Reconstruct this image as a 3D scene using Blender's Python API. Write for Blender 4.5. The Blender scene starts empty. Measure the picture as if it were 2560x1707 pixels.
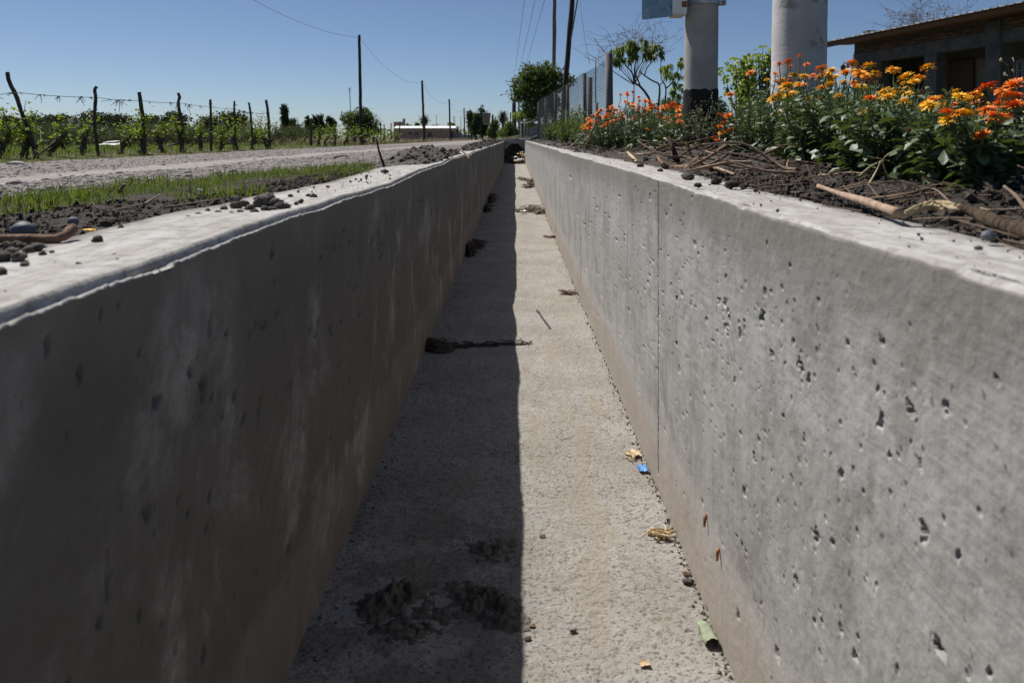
import bpy, math, random
import numpy as np
from mathutils import Vector, Matrix

# ------------------------------------------------------------------ camera, sky, sun, exposure
scene = bpy.context.scene
COL = scene.collection
EYE = 0.144            # camera height above the rim of the right channel wall (z = 0)
FPX, VX, VY = 2000.0, 1287.0, 345.0     # focal length and vanishing point, in photo pixels (2560 wide)

cam_data = bpy.data.cameras.new('camera')
cam_data.sensor_width = 36.0
cam_data.lens = 36.0 * FPX / 2560
cam_data.shift_x = -(VX - 1280) / 2560
cam_data.shift_y = -(853.5 - VY) / 2560
cam_data.clip_start = 0.05
cam_data.clip_end = 9000
cam_data.dof.use_dof = True
cam_data.dof.focus_distance = 4.2
cam_data.dof.aperture_fstop = 7.1
cam = bpy.data.objects.new('camera', cam_data)
cam.location = (0, 0, EYE)
cam.rotation_euler = (math.radians(90), 0, 0)
COL.objects.link(cam)
scene.camera = cam

SUN_EL, SUN_FWD = math.radians(54.5), math.radians(44)      # elevation, and how far forward of due left
sdir = Vector((-math.cos(SUN_EL) * math.cos(SUN_FWD), math.cos(SUN_EL) * math.sin(SUN_FWD), math.sin(SUN_EL)))
world = bpy.data.worlds.new('World')
scene.world = world
world.use_nodes = True
wn = world.node_tree
sky = wn.nodes.new('ShaderNodeTexSky')
sky.sky_type = 'NISHITA'
sky.sun_disc = False
sky.sun_elevation = SUN_EL
sky.sun_rotation = math.radians(-46)
sky.altitude = 300
sky.air_density = 0.65
sky.dust_density = 0.45
sky.ozone_density = 4.0
wn.nodes['Background'].inputs['Strength'].default_value = 0.066
wn.links.new(sky.outputs[0], wn.nodes['Background'].inputs[0])

sun_data = bpy.data.lights.new('sun', 'SUN')
sun_data.energy = 5.0
sun_data.angle = math.radians(0.53)
sun_data.color = (1.0, 0.955, 0.89)
sun = bpy.data.objects.new('sun', sun_data)
sun.rotation_euler = sdir.to_track_quat('Z', 'Y').to_euler()
sun.location = (-20, 10, 40)
COL.objects.link(sun)

scene.view_settings.view_transform = 'Standard'
scene.view_settings.look = 'None'
scene.view_settings.exposure = 0.22
scene.view_settings.gamma = 1.0
scene.view_settings.use_curve_mapping = False
try:
    scene.cycles.max_bounces = 8
    scene.cycles.transparent_max_bounces = 12
    scene.cycles.use_denoising = True
except Exception:
    pass

# ------------------------------------------------------------------ helpers
R0 = np.random.default_rng(11)
random.seed(5)

def at(px, py, d):
    """world point seen at photo pixel (px, py) at distance d along the channel"""
    return np.array([(px - VX) / FPX * d, d, EYE + (VY - py) / FPX * d])

def _hash(ix, iy, seed):
    h = (ix.astype(np.int64) * 374761393 + iy.astype(np.int64) * 668265263 + seed * 974711) & 0x7fffffff
    h = ((h ^ (h >> 13)) * 1274126177) & 0x7fffffff
    h = (h ^ (h >> 16)) & 0xffff
    return h / 32767.5 - 1.0

def vn(x, y, seed=0):
    x = np.asarray(x, float); y = np.asarray(y, float)
    x, y = np.broadcast_arrays(x, y)
    ix = np.floor(x).astype(np.int64); iy = np.floor(y).astype(np.int64)
    fx = x - ix; fy = y - iy
    fx = fx * fx * (3 - 2 * fx); fy = fy * fy * (3 - 2 * fy)
    a = _hash(ix, iy, seed); b = _hash(ix + 1, iy, seed); c = _hash(ix, iy + 1, seed); d = _hash(ix + 1, iy + 1, seed)
    return (a * (1 - fx) + b * fx) * (1 - fy) + (c * (1 - fx) + d * fx) * fy

def fbm(x, y, seed=0, octv=4):
    t = 0; a = 1.0; s = 0
    for k in range(octv):
        t = t + a * vn(np.asarray(x) * 2 ** k, np.asarray(y) * 2 ** k, seed + 17 * k); s += a; a *= .5
    return t / s

def sstep(a, b, x):
    t = np.clip((np.asarray(x, float) - a) / (b - a), 0, 1)
    return t * t * (3 - 2 * t)

class MB:
    """collects triangles / quads, then links them as one mesh object"""
    def __init__(s):
        s.v = []; s.f3 = []; s.f4 = []; s.t = []; s.m3 = []; s.m4 = []; s.n = 0
    def add(s, v, f, tint=0.5, mat=0):
        v = np.asarray(v, float).reshape(-1, 3); f = np.asarray(f, np.int64)
        if len(f) == 0: return s
        s.v.append(v); s.t.append(np.broadcast_to(np.asarray(tint, float), (len(v),)))
        if f.shape[1] == 3: s.f3.append(f + s.n); s.m3.append(np.full(len(f), mat))
        else: s.f4.append(f + s.n); s.m4.append(np.full(len(f), mat))
        s.n += len(v)
        return s
    def mesh(s, name, mats, smooth=False):
        me = bpy.data.meshes.new(name)
        if not s.v: return me
        v = np.concatenate(s.v); t = np.concatenate(s.t)
        f3 = np.concatenate(s.f3) if s.f3 else np.zeros((0, 3), np.int64)
        f4 = np.concatenate(s.f4) if s.f4 else np.zeros((0, 4), np.int64)
        m = np.concatenate(([np.concatenate(s.m3)] if s.m3 else []) + ([np.concatenate(s.m4)] if s.m4 else []))
        me.vertices.add(len(v)); me.vertices.foreach_set('co', v.astype(np.float32).ravel())
        nl = f3.size + f4.size
        me.loops.add(nl); me.loops.foreach_set('vertex_index', np.concatenate([f3.ravel(), f4.ravel()]).astype(np.int32))
        me.polygons.add(len(f3) + len(f4))
        st = np.concatenate([np.arange(len(f3)) * 3, f3.size + np.arange(len(f4)) * 4]).astype(np.int32)
        me.polygons.foreach_set('loop_start', st)
        me.polygons.foreach_set('material_index', m.astype(np.int32))
        me.polygons.foreach_set('use_smooth', np.full(len(st), bool(smooth)))
        a = me.attributes.new('tint', 'FLOAT', 'POINT'); a.data.foreach_set('value', t.astype(np.float32))
        me.update(calc_edges=True)
        for mt in (mats if isinstance(mats, (list, tuple)) else [mats]): me.materials.append(mt)
        return me
    def build(s, name, mats, parent=None, smooth=False, loc=None):
        return link(name, s.mesh(name, mats, smooth), parent, loc)

def link(name, me, parent=None, loc=None):
    o = bpy.data.objects.new(name, me)
    COL.objects.link(o)
    if parent is not None: o.parent = parent
    if loc is not None: o.location = loc
    return o

def tag(o, label=None, cat=None, group=None, kind=None):
    if label: o['label'] = label
    if cat: o['category'] = cat
    if group: o['group'] = group
    if kind: o['kind'] = kind
    return o

def thing(name, label, cat, loc=(0, 0, 0), group=None, rotz=0.0):
    o = bpy.data.objects.new(name, None)
    o.empty_display_size = 0.05
    COL.objects.link(o)
    o.location = tuple(float(c) for c in loc); o.rotation_euler = (0, 0, rotz)
    return tag(o, label, cat, group)

def copy_tree(o, parent=None):
    c = o.copy(); COL.objects.link(c)
    if parent is not None: c.parent = parent
    for ch in list(o.children): copy_tree(ch, c)
    return c

def box(x0, x1, y0, y1, z0, z1):
    v = [(x, y, z) for x in (x0, x1) for y in (y0, y1) for z in (z0, z1)]
    f = [(0, 1, 3, 2), (4, 6, 7, 5), (0, 4, 5, 1), (2, 3, 7, 6), (0, 2, 6, 4), (1, 5, 7, 3)]
    return np.array(v, float), np.array(f)

def bbox(x0, x1, y0, y1, z0, z1, b=0.004):
    """box with chamfered edges"""
    c = np.array([(x0 + x1) / 2, (y0 + y1) / 2, (z0 + z1) / 2]); h = np.array([(x1 - x0) / 2, (y1 - y0) / 2, (z1 - z0) / 2])
    V = []; F3 = []; F4 = []; idx = {}
    for sx in (-1, 1):
        for sy in (-1, 1):
            for sz in (-1, 1):
                for ax in range(3):
                    p = np.array([sx, sy, sz]) * (h - b); p[ax] = (sx, sy, sz)[ax] * h[ax]
                    idx[(sx, sy, sz, ax)] = len(V); V.append(c + p)
    S = (-1, 1)
    for sx in S:
        F4.append([idx[(sx, a, b_, 0)] for a, b_ in ((-1, -1), (1, -1), (1, 1), (-1, 1))][::sx])
        F4.append([idx[(a, sx, b_, 1)] for a, b_ in ((-1, -1), (-1, 1), (1, 1), (1, -1))][::sx])
        F4.append([idx[(a, b_, sx, 2)] for a, b_ in ((-1, -1), (1, -1), (1, 1), (-1, 1))][::sx])
    for s1 in S:
        for s2 in S:
            k = s1 * s2
            F4.append([idx[(s1, s2, -1, 0)], idx[(s1, s2, -1, 1)], idx[(s1, s2, 1, 1)], idx[(s1, s2, 1, 0)]][::k])
            F4.append([idx[(s1, -1, s2, 2)], idx[(s1, -1, s2, 0)], idx[(s1, 1, s2, 0)], idx[(s1, 1, s2, 2)]][::k])
            F4.append([idx[(-1, s1, s2, 1)], idx[(-1, s1, s2, 2)], idx[(1, s1, s2, 2)], idx[(1, s1, s2, 1)]][::k])
            for s3 in S:
                F3.append([idx[(s1, s2, s3, 0)], idx[(s1, s2, s3, 1)], idx[(s1, s2, s3, 2)]][::s1 * s2 * s3])
    return np.array(V), np.array(F4), np.array(F3)

def addbb(mb, *a, tint=.5, mat=0, b=0.004):
    V, F4, F3 = bbox(*a, b=b)
    n = mb.n
    mb.add(V, F4, tint, mat)
    mb.f3.append(F3 + n); mb.m3.append(np.full(len(F3), mat))
    return mb

def tube(pts, rad, seg=7, jit=0.0, rng=None, caps=True):
    pts = np.asarray(pts, float); n = len(pts)
    rad = np.broadcast_to(np.asarray(rad, float), (n,))
    tg = np.gradient(pts, axis=0); tg /= np.linalg.norm(tg, axis=1)[:, None] + 1e-12
    ref = np.array([0, 0, 1.0]) if abs(tg[0, 2]) < .9 else np.array([0, 1.0, 0])
    V = []
    u = np.cross(ref, tg[0]); u /= np.linalg.norm(u)
    ang = np.arange(seg) / seg * 2 * math.pi
    for i in range(n):
        u = u - tg[i] * np.dot(u, tg[i]); u /= np.linalg.norm(u) + 1e-12
        w = np.cross(tg[i], u)
        r = rad[i] * (1 + (rng.normal(0, jit, seg) if jit and rng is not None else 0))
        V.append(pts[i] + (np.cos(ang)[:, None] * u + np.sin(ang)[:, None] * w) * np.reshape(r, (-1, 1)))
    V = np.concatenate(V)
    F = []
    for i in range(n - 1):
        for k in range(seg):
            k2 = (k + 1) % seg
            F.append((i * seg + k, i * seg + k2, (i + 1) * seg + k2, (i + 1) * seg + k))
    if caps:
        V = np.concatenate([V, pts[:1], pts[-1:]])
        a, b = len(V) - 2, len(V) - 1
        for k in range(seg):
            k2 = (k + 1) % seg
            F.append((a, k2, k, k)); F.append((b, (n - 1) * seg + k, (n - 1) * seg + k2, (n - 1) * seg + k2))
    return V, np.array(F)

def addtube(mb, pts, rad, seg=7, jit=0.0, rng=None, tint=.5, mat=0, caps=True):
    V, F = tube(pts, rad, seg, jit, rng, caps)
    tri = F[:, 2] == F[:, 3]
    n = mb.n
    mb.add(V, F[~tri], tint, mat)
    if tri.any():
        mb.f3.append(F[tri][:, :3] + n); mb.m3.append(np.full(int(tri.sum()), mat))
    return mb

def smooth_path(ctrl, n):
    """Catmull-Rom through control points"""
    c = np.asarray(ctrl, float)
    if len(c) == 2: return c[0] + (c[1] - c[0]) * np.linspace(0, 1, n)[:, None]
    P = np.concatenate([[2 * c[0] - c[1]], c, [2 * c[-1] - c[-2]]])
    t = np.linspace(0, len(c) - 1 - 1e-6, n); i = t.astype(int); f = (t - i)[:, None]
    p0, p1, p2, p3 = P[i], P[i + 1], P[i + 2], P[i + 3]
    return .5 * (2 * p1 + (p2 - p0) * f + (2 * p0 - 5 * p1 + 4 * p2 - p3) * f ** 2 + (3 * p1 - p0 - 3 * p2 + p3) * f ** 3)

def sag(a, b, drop, n=20):
    t = np.linspace(0, 1, n)[:, None]
    p = np.asarray(a, float) * (1 - t) + np.asarray(b, float) * t
    p[:, 2] -= drop * 4 * (t * (1 - t))[:, 0]
    return p

def basis(dirs, ups):
    X = dirs / (np.linalg.norm(dirs, axis=1)[:, None] + 1e-9)
    Y = np.cross(ups, X); Y /= np.linalg.norm(Y, axis=1)[:, None] + 1e-9
    Z = np.cross(X, Y)
    return np.stack([X, Y, Z], axis=2)

def rand_rot(n, rng):
    q = rng.normal(size=(n, 4)); q /= np.linalg.norm(q, axis=1)[:, None]
    w, x, y, z = q.T
    return np.stack([np.stack([1 - 2 * (y * y + z * z), 2 * (x * y - z * w), 2 * (x * z + y * w)], 1),
                     np.stack([2 * (x * y + z * w), 1 - 2 * (x * x + z * z), 2 * (y * z - x * w)], 1),
                     np.stack([2 * (x * z - y * w), 2 * (y * z + x * w), 1 - 2 * (x * x + y * y)], 1)], 1)

def inst(mb, tv, tf, Rm, S, T, tint=.5, mat=0):
    """many copies of a small template joined into one mesh"""
    N = len(T)
    if N == 0: return mb
    S = np.asarray(S, float)
    S = np.broadcast_to(S.reshape(-1, 1) if S.ndim == 1 else S, (N, 3)) if S.ndim else np.full((N, 3), float(S))
    V = np.einsum('nij,nkj->nki', Rm, tv[None] * S[:, None, :]) + np.asarray(T)[:, None, :]
    F = tf[None] + (np.arange(N) * len(tv))[:, None, None]
    tint = np.broadcast_to(np.asarray(tint, float), (N,))
    return mb.add(V.reshape(-1, 3), F.reshape(-1, tf.shape[1]), np.repeat(tint, len(tv)), mat)

def leaf_t(st, wd, curve=.15, fold=.25):
    """leaf of length 1 along +X; st = stations, wd = half widths; closed tip"""
    V = []; F = []
    for t, w in zip(st, wd):
        z = -curve * t * t
        V += [(t, -w, z + fold * w), (t, 0, z), (t, w, z + fold * w)]
    n = len(st)
    for i in range(n - 1):
        a, b = i * 3, i * 3 + 3
        F += [(a, b, b + 1), (a, b + 1, a + 1), (a + 1, b + 1, b + 2), (a + 1, b + 2, a + 2)]
    return np.array(V, float), np.array(F)

LEAF_OBL = leaf_t([0, .35, .78, 1], [.04, .12, .23, .05], .35, .3)     # marigold leaf
LEAF_OVAL = leaf_t([0, .5, 1], [.03, .29, .02], .2, .2)
LEAF_FAR = (np.array([(0, 0, 0), (.5, -.3, .06), (1, 0, -.1), (.5, .3, .06)], float), np.array([(0, 1, 2), (0, 2, 3)]))
LEAF_OBL8 = leaf_t([0, .68, 1], [.05, .23, .04], .35, .3)
LEAF_NARROW = leaf_t([0, .4, 1], [.03, .10, .005], .25, .3)
LEAF_HEART = leaf_t([0, .35, 1], [.18, .42, .01], .22, .15)
def _vine_leaf():
    a = np.radians([180, 130, 95, 70, 45, 22, 0, -22, -45, -70, -95, -130]); r = np.array([.12, .42, .5, .34, .55, .38, .62, .38, .55, .34, .5, .42])
    V = [(.4, 0, 0)] + [(.4 + np.cos(x) * q, np.sin(x) * q, -.12 + .1 * np.sin(3 * x)) for x, q in zip(a, r)]
    return np.array(V), np.array([(0, k, k % 12 + 1) for k in range(1, 13)])
LEAF_VINE = _vine_leaf()
BLADE = (np.array([(0, -.03, 0), (0, .03, 0), (.12, -.026, .45), (.12, .026, .45), (.4, -.015, .8), (.4, .015, .8), (.75, 0, .95)], float),
         np.array([(0, 2, 1), (1, 2, 3), (2, 4, 3), (3, 4, 5), (4, 6, 5)]))

def ico(sub=0):
    t = (1 + 5 ** .5) / 2
    v = [(-1, t, 0), (1, t, 0), (-1, -t, 0), (1, -t, 0), (0, -1, t), (0, 1, t), (0, -1, -t), (0, 1, -t), (t, 0, -1), (t, 0, 1), (-t, 0, -1), (-t, 0, 1)]
    f = [(0, 11, 5), (0, 5, 1), (0, 1, 7), (0, 7, 10), (0, 10, 11), (1, 5, 9), (5, 11, 4), (11, 10, 2), (10, 7, 6), (7, 1, 8),
         (3, 9, 4), (3, 4, 2), (3, 2, 6), (3, 6, 8), (3, 8, 9), (4, 9, 5), (2, 4, 11), (6, 2, 10), (8, 6, 7), (9, 8, 1)]
    v = [np.array(p, float) / np.linalg.norm(p) for p in v]
    for _ in range(sub):
        c = {}; nf = []
        def mid(a, b):
            k = (min(a, b), max(a, b))
            if k not in c:
                p = v[a] + v[b]; v.append(p / np.linalg.norm(p)); c[k] = len(v) - 1
            return c[k]
        for a, b, d in f:
            x, y, z = mid(a, b), mid(b, d), mid(d, a)
            nf += [(a, x, z), (b, y, x), (d, z, y), (x, y, z)]
        f = nf
    return np.array(v), np.array(f)
OCT = (np.array([(1, 0, 0), (-1, 0, 0), (0, 1, 0), (0, -1, 0), (0, 0, 1), (0, 0, -1)], float), np.array([(0, 2, 4), (2, 1, 4), (1, 3, 4), (3, 0, 4), (2, 0, 5), (1, 2, 5), (3, 1, 5), (0, 3, 5)]))
ICO0, ICO1, ICO2, ICO3 = ico(0), ico(1), ico(2), ico(3)

def lump(rng, base=ICO1, amp=.25, fr=1.7, flat=1.0):
    v, f = base
    s = int(rng.integers(1, 9999))
    n = vn(v[:, 0] * fr + 5, v[:, 1] * fr + v[:, 2] * fr * 1.3 + 9, s) + .5 * vn(v[:, 2] * fr * 2.3, v[:, 0] * fr * 2.1 - v[:, 1] * 2, s + 3)
    w = v * (1 + amp * n)[:, None]
    return w * np.array([1, 1, flat]), f

# ------------------------------------------------------------------ materials
def _nt(name):
    m = bpy.data.materials.new(name); m.use_nodes = True
    nt = m.node_tree; nt.nodes.clear()
    out = nt.nodes.new('ShaderNodeOutputMaterial')
    return m, nt, out

class NT:
    """short node-graph notation"""
    def __init__(s, nt): s.nt = nt
    def n(s, t, **kw):
        x = s.nt.nodes.new('ShaderNode' + t)
        for k, v in kw.items(): setattr(x, k, v)
        return x
    def l(s, a, b): s.nt.links.new(a, b)
    def pos(s, scale=(1, 1, 1), rot=(0, 0, 0), src='Object'):
        tc = s.n('TexCoord'); mp = s.n('Mapping')
        mp.inputs['Scale'].default_value = scale; mp.inputs['Rotation'].default_value = rot
        s.l(tc.outputs[src], mp.inputs[0]); return mp.outputs[0]
    def noise(s, vec, scale=5, detail=4, rough=.55, dist=0.0):
        x = s.n('TexNoise'); x.inputs['Scale'].default_value = scale; x.inputs['Detail'].default_value = detail
        x.inputs['Roughness'].default_value = rough; x.inputs['Distortion'].default_value = dist
        s.l(vec, x.inputs['Vector']); return x.outputs['Fac']
    def ramp(s, fac, a, b, lo=0.0, hi=1.0):
        x = s.n('MapRange'); x.interpolation_type = 'SMOOTHSTEP'
        x.inputs[1].default_value = a; x.inputs[2].default_value = b; x.inputs[3].default_value = lo; x.inputs[4].default_value = hi
        s.l(fac, x.inputs[0]); return x.outputs[0]
    def math(s, op, a, b=None):
        x = s.n('Math', operation=op)
        for i, q in enumerate((a, b)):
            if q is None: continue
            if isinstance(q, (int, float)): x.inputs[i].default_value = q
            else: s.l(q, x.inputs[i])
        return x.outputs[0]
    def mix(s, fac, a, b, mode='MIX'):
        x = s.n('Mix', data_type='RGBA', blend_type=mode)
        for i, q in ((0, fac), (6, a), (7, b)):
            if isinstance(q, (int, float)): x.inputs[i].default_value = q
            elif isinstance(q, tuple): x.inputs[i].default_value = (*q, 1)
            else: s.l(q, x.inputs[i])
        return x.outputs[2]
    def bump(s, h, strength=.5, dist=.01, nrm=None):
        x = s.n('Bump'); x.inputs['Strength'].default_value = strength; x.inputs['Distance'].default_value = dist
        s.l(h, x.inputs['Height'])
        if nrm is not None: s.l(nrm, x.inputs['Normal'])
        return x.outputs[0]

def M(name, c1, c2, scale=6, rough=.85, bump=0.0, bscale=60, attr=0.0, trans=0.0, stretch=(1, 1, 1), metal=0.0, c3=None, spec=.3):
    """two-tone procedural material: noise and the per-piece 'tint' attribute pick between the tones"""
    m, nt, out = _nt(name); g = NT(nt)
    p = g.pos(stretch)
    f = g.ramp(g.noise(p, scale, 5), .3, .7)
    if attr:
        a = g.n('Attribute', attribute_name='tint').outputs['Fac']
        f = g.math('ADD', g.math('MULTIPLY', f, 1 - attr), g.math('MULTIPLY', a, attr))
    c = g.mix(f, c1, c2)
    if c3 is not None: c = g.mix(g.ramp(g.noise(p, scale * 2.7, 3), .58, .7), c, c3)
    b = g.n('BsdfPrincipled')
    b.inputs['Roughness'].default_value = rough; b.inputs['Metallic'].default_value = metal
    b.inputs['Specular IOR Level'].default_value = spec
    g.l(c, b.inputs['Base Color'])
    if bump: g.l(g.bump(g.noise(p, bscale, 4), bump, .01), b.inputs['Normal'])
    if trans:
        t = g.n('BsdfTranslucent'); g.l(g.mix(.55, c, (.32, .42, .03), 'MIX') if trans > .01 else c, t.inputs['Color'])
        s = g.n('MixShader'); s.inputs[0].default_value = trans
        g.l(b.outputs[0], s.inputs[1]); g.l(t.outputs[0], s.inputs[2]); g.l(s.outputs[0], out.inputs[0])
    else: g.l(b.outputs[0], out.inputs[0])
    return m

def concrete_face(name, warm=1.0, diag=True, shade_blotch=0.0):
    m, nt, out = _nt(name); g = NT(nt)
    p = g.pos(); z = g.n('SeparateXYZ'); g.l(p, z.inputs[0]); zz = z.outputs[2]
    big = g.noise(p, 2.2, 6, .6); med = g.noise(p, 11, 6, .62); fine = g.noise(p, 160, 5, .6)
    streak = g.noise(g.pos((1, 6, .7)), 2.6, 7, .68, .7)
    c = g.mix(g.ramp(big, .32, .68), (.255, .248, .235), (.36, .352, .338))
    c = g.mix(g.ramp(streak, .42, .72, 0, .45 if not shade_blotch else .12), c, (.42, .415, .40))
    c = g.mix(g.ramp(streak, .5, .25, 0, .5), c, (.175, .165, .15))
    c = g.mix(g.ramp(med, .5, .3, 0, .45), c, (.185, .175, .158))
    if diag:
        d = g.noise(g.pos((1, 1.6, 26), (math.radians(-24), 0, 0)), 5, 5, .65)
        dk = g.ramp(g.noise(p, 2.8, 4, .6), .42, .6)
        c = g.mix(g.math('MULTIPLY', g.ramp(d, .46, .62, 0, .5), dk), c, (.44, .435, .425))
        c = g.mix(g.math('MULTIPLY', g.ramp(d, .46, .32, 0, .4), dk), c, (.19, .185, .172))
    c = g.mix(g.ramp(fine, .35, .65, 0, .22), c, (.45, .44, .42))
    blot = g.noise(g.pos((1, 1, 1)), 5.5, 7, .68, .5); spk = g.noise(p, 48, 4, .6)
    c = g.mix(g.ramp(blot, .54, .66, 0, .5), c, (.44, .435, .42)); c = g.mix(g.ramp(blot, .47, .36, 0, .5), c, (.2, .19, .17))
    c = g.mix(g.ramp(spk, .36, .30, 0, .75), c, (.085, .08, .07))
    if shade_blotch:  # dark blotches, spread wide to put the wall's shade into its colour
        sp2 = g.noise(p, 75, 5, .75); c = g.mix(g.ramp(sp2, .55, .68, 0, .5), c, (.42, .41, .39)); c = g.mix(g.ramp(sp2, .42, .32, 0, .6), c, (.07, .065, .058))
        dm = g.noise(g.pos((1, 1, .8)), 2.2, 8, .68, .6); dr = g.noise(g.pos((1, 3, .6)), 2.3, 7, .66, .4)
        c = g.mix(g.ramp(dm, .32, .52, 0, shade_blotch), c, (.092, .085, .074)); c = g.mix(g.ramp(dr, .56, .72, 0, shade_blotch * .4), c, (.085, .078, .066))
        bl2 = g.noise(g.pos((1, 1.2, 1)), 3.1, 8, .72, .8); c = g.mix(g.ramp(bl2, .42, .58, 0, shade_blotch * .75), c, (.105, .097, .085))
    zn = g.math('ADD', zz, g.math('MULTIPLY', g.math('SUBTRACT', g.noise(g.pos((1, 1, .7)), 4.2, 4, .6), .5), .2))
    c = g.mix(g.ramp(zn, -.22, -.03, 0, .7), c, (.175, .158, .135))                    # weathered band under the rim
    c = g.mix(g.ramp(zn, -.8, -.86, 0, .5 if not shade_blotch else .12), c, (.42, .41, .395))                    # pale lime line
    c = g.mix(g.ramp(zn, -.80, -1.0, 0, .5 * warm), c, (.275, .205, .155))        # silt stain left by the water
    h = g.math('ADD', g.math('MULTIPLY', fine, .35), g.math('MULTIPLY', med, .65))
    b = g.n('BsdfPrincipled'); b.inputs['Roughness'].default_value = .9; b.inputs['Specular IOR Level'].default_value = .2
    g.l(c, b.inputs['Base Color']); g.l(g.bump(h, .55, .006), b.inputs['Normal']); g.l(b.outputs[0], out.inputs[0])
    return m

def concrete_cap(name, soil_x, sgn):
    m, nt, out = _nt(name); g = NT(nt)
    p = g.pos(); s = g.n('SeparateXYZ'); g.l(p, s.inputs[0])
    long_ = g.noise(g.pos((5, .7, 1)), 5, 6, .7, .6); med = g.noise(p, 28, 6, .7); fine = g.noise(p, 240, 4)
    c = g.mix(g.ramp(long_, .36, .64), (.32, .30, .275), (.455, .445, .43))
    c = g.mix(g.ramp(med, .52, .36, 0, .65), c, (.22, .205, .185))
    c = g.mix(g.ramp(med, .6, .72, 0, .6), c, (.53, .525, .51))
    c = g.mix(g.ramp(fine, .42, .3, 0, .35), c, (.16, .148, .133))
    xe = g.math('ADD', g.math('MULTIPLY', s.outputs[0], sgn), g.math('MULTIPLY', g.math('SUBTRACT', g.noise(p, 9, 5, .7), .5), .13))
    c = g.mix(g.ramp(xe, soil_x - .03, soil_x + .035, 0, .8), c, (.13, .115, .1))      # earth spilled on the outer edge
    b = g.n('BsdfPrincipled'); b.inputs['Roughness'].default_value = .92; b.inputs['Specular IOR Level'].default_value = .2
    h = g.math('ADD', g.math('MULTIPLY', fine, .4), med)
    g.l(c, b.inputs['Base Color']); g.l(g.bump(h, .6, .006), b.inputs['Normal']); g.l(b.outputs[0], out.inputs[0])
    return m

def concrete_floor(name):
    m, nt, out = _nt(name); g = NT(nt)
    p = g.pos()
    big = g.noise(p, 3.0, 6, .6); med = g.noise(g.pos((1, 1.2, 1)), 38, 6, .68); fine = g.noise(p, 210, 5, .7); gr = g.noise(g.pos((1, 1, 1)), 95, 3, .5)
    c = g.mix(g.ramp(big, .35, .65), (.275, .252, .222), (.35, .332, .304))
    c = g.mix(g.ramp(med, .46, .33, 0, .75), c, (.15, .13, .108))
    c = g.mix(g.ramp(med, .55, .7, 0, .6), c, (.42, .40, .365))
    c = g.mix(g.ramp(gr, .45, .35, 0, .85), c, (.10, .088, .078))
    c = g.mix(g.ramp(fine, .4, .6, 0, .25), c, (.40, .375, .345))
    tan = g.noise(g.pos((1.2, .5, 1)), 5.5, 5, .6)
    c = g.mix(g.ramp(tan, .6, .72, 0, .5), c, (.225, .165, .105))
    s = g.n('SeparateXYZ'); g.l(p, s.inputs[0])
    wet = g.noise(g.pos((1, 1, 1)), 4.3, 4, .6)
    vo = g.n('TexVoronoi', feature='DISTANCE_TO_EDGE'); vo.inputs['Scale'].default_value = 1.15
    ds = g.n('VectorMath', operation='ADD'); nz = g.n('TexNoise'); nz.inputs['Scale'].default_value = 7; g.l(p, nz.inputs['Vector']); sc_ = g.n('VectorMath', operation='SCALE'); sc_.inputs['Scale'].default_value = .22
    g.l(nz.outputs['Color'], sc_.inputs[0]); g.l(p, ds.inputs[0]); g.l(sc_.outputs[0], ds.inputs[1]); g.l(ds.outputs[0], vo.inputs['Vector'])
    crk = g.math('MULTIPLY', g.ramp(vo.outputs['Distance'], .0035, .0012), g.ramp(g.noise(p, 1.7, 3), .45, .55))
    c = g.mix(g.math('MULTIPLY', crk, .5), c, (.05, .043, .036))                     # hairline cracks
    jt = g.math('PINGPONG', s.outputs[1], 1.55); jl = g.ramp(g.math('ADD', jt, g.math('MULTIPLY', g.math('SUBTRACT', g.noise(p, 14, 3), .5), .01)), .006, .002, 0, .2)
    c = g.mix(jl, c, (.08, .068, .056))                                              # pour joints
    silt = g.noise(g.pos((2.2, .35, 1)), 2.6, 6, .62, .5); c = g.mix(g.ramp(silt, .52, .62, 0, .45), c, (.30, .25, .19))
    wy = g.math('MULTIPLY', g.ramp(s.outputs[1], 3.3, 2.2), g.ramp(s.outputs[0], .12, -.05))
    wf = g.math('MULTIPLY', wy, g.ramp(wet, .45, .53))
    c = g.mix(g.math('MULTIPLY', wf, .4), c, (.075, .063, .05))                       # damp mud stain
    b = g.n('BsdfPrincipled'); b.inputs['Roughness'].default_value = .93; b.inputs['Specular IOR Level'].default_value = .2
    h = g.math('ADD', g.math('MULTIPLY', fine, .3), g.math('ADD', g.math('MULTIPLY', gr, .5), med))
    g.l(c, b.inputs['Base Color']); g.l(g.bump(h, .9, .012), b.inputs['Normal']); g.l(b.outputs[0], out.inputs[0])
    return m

MT = {}
MT['wall_r'] = concrete_face('concrete_form_face_sunny')
MT['wall_l'] = concrete_face('concrete_form_face_shade_blotched', .35, False, .86)  # darker copy of the wall face, with shade painted in among its blotches
MT['cap_r'] = concrete_cap('concrete_rim_right', .685, 1)
MT['cap_l'] = concrete_cap('concrete_rim_left', .755, -1)
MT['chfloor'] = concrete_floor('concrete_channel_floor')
MT['slab'] = M('concrete_slab', (.22, .215, .205), (.33, .32, .31), 5, .9, .4, 80)
MT['soil'] = M('dark_soil', (.035, .029, .024), (.085, .072, .06), 22, .95, .8, 150, attr=.45)
MT['mud'] = M('dried_mud', (.075, .063, .051), (.165, .142, .118), 30, .95, .8, 120, attr=.4)
MT['clay'] = M('grey_clay_clod', (.055, .049, .042), (.135, .12, .105), 40, .95, .6, 200, attr=.5)
MT['stone'] = M('grey_river_stone', (.10, .105, .115), (.22, .215, .21), 14, .7, .25, 120, attr=.7)
MT['bluestone'] = M('blue_grey_pebble', (.075, .085, .105), (.13, .14, .165), 25, .6, .2, 160, attr=.3)
MT['gravel'] = M('road_gravel', (.16, .148, .14), (.39, .36, .335), 16, .88, .3, 140, attr=.85, c3=(.27, .205, .175))
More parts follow.
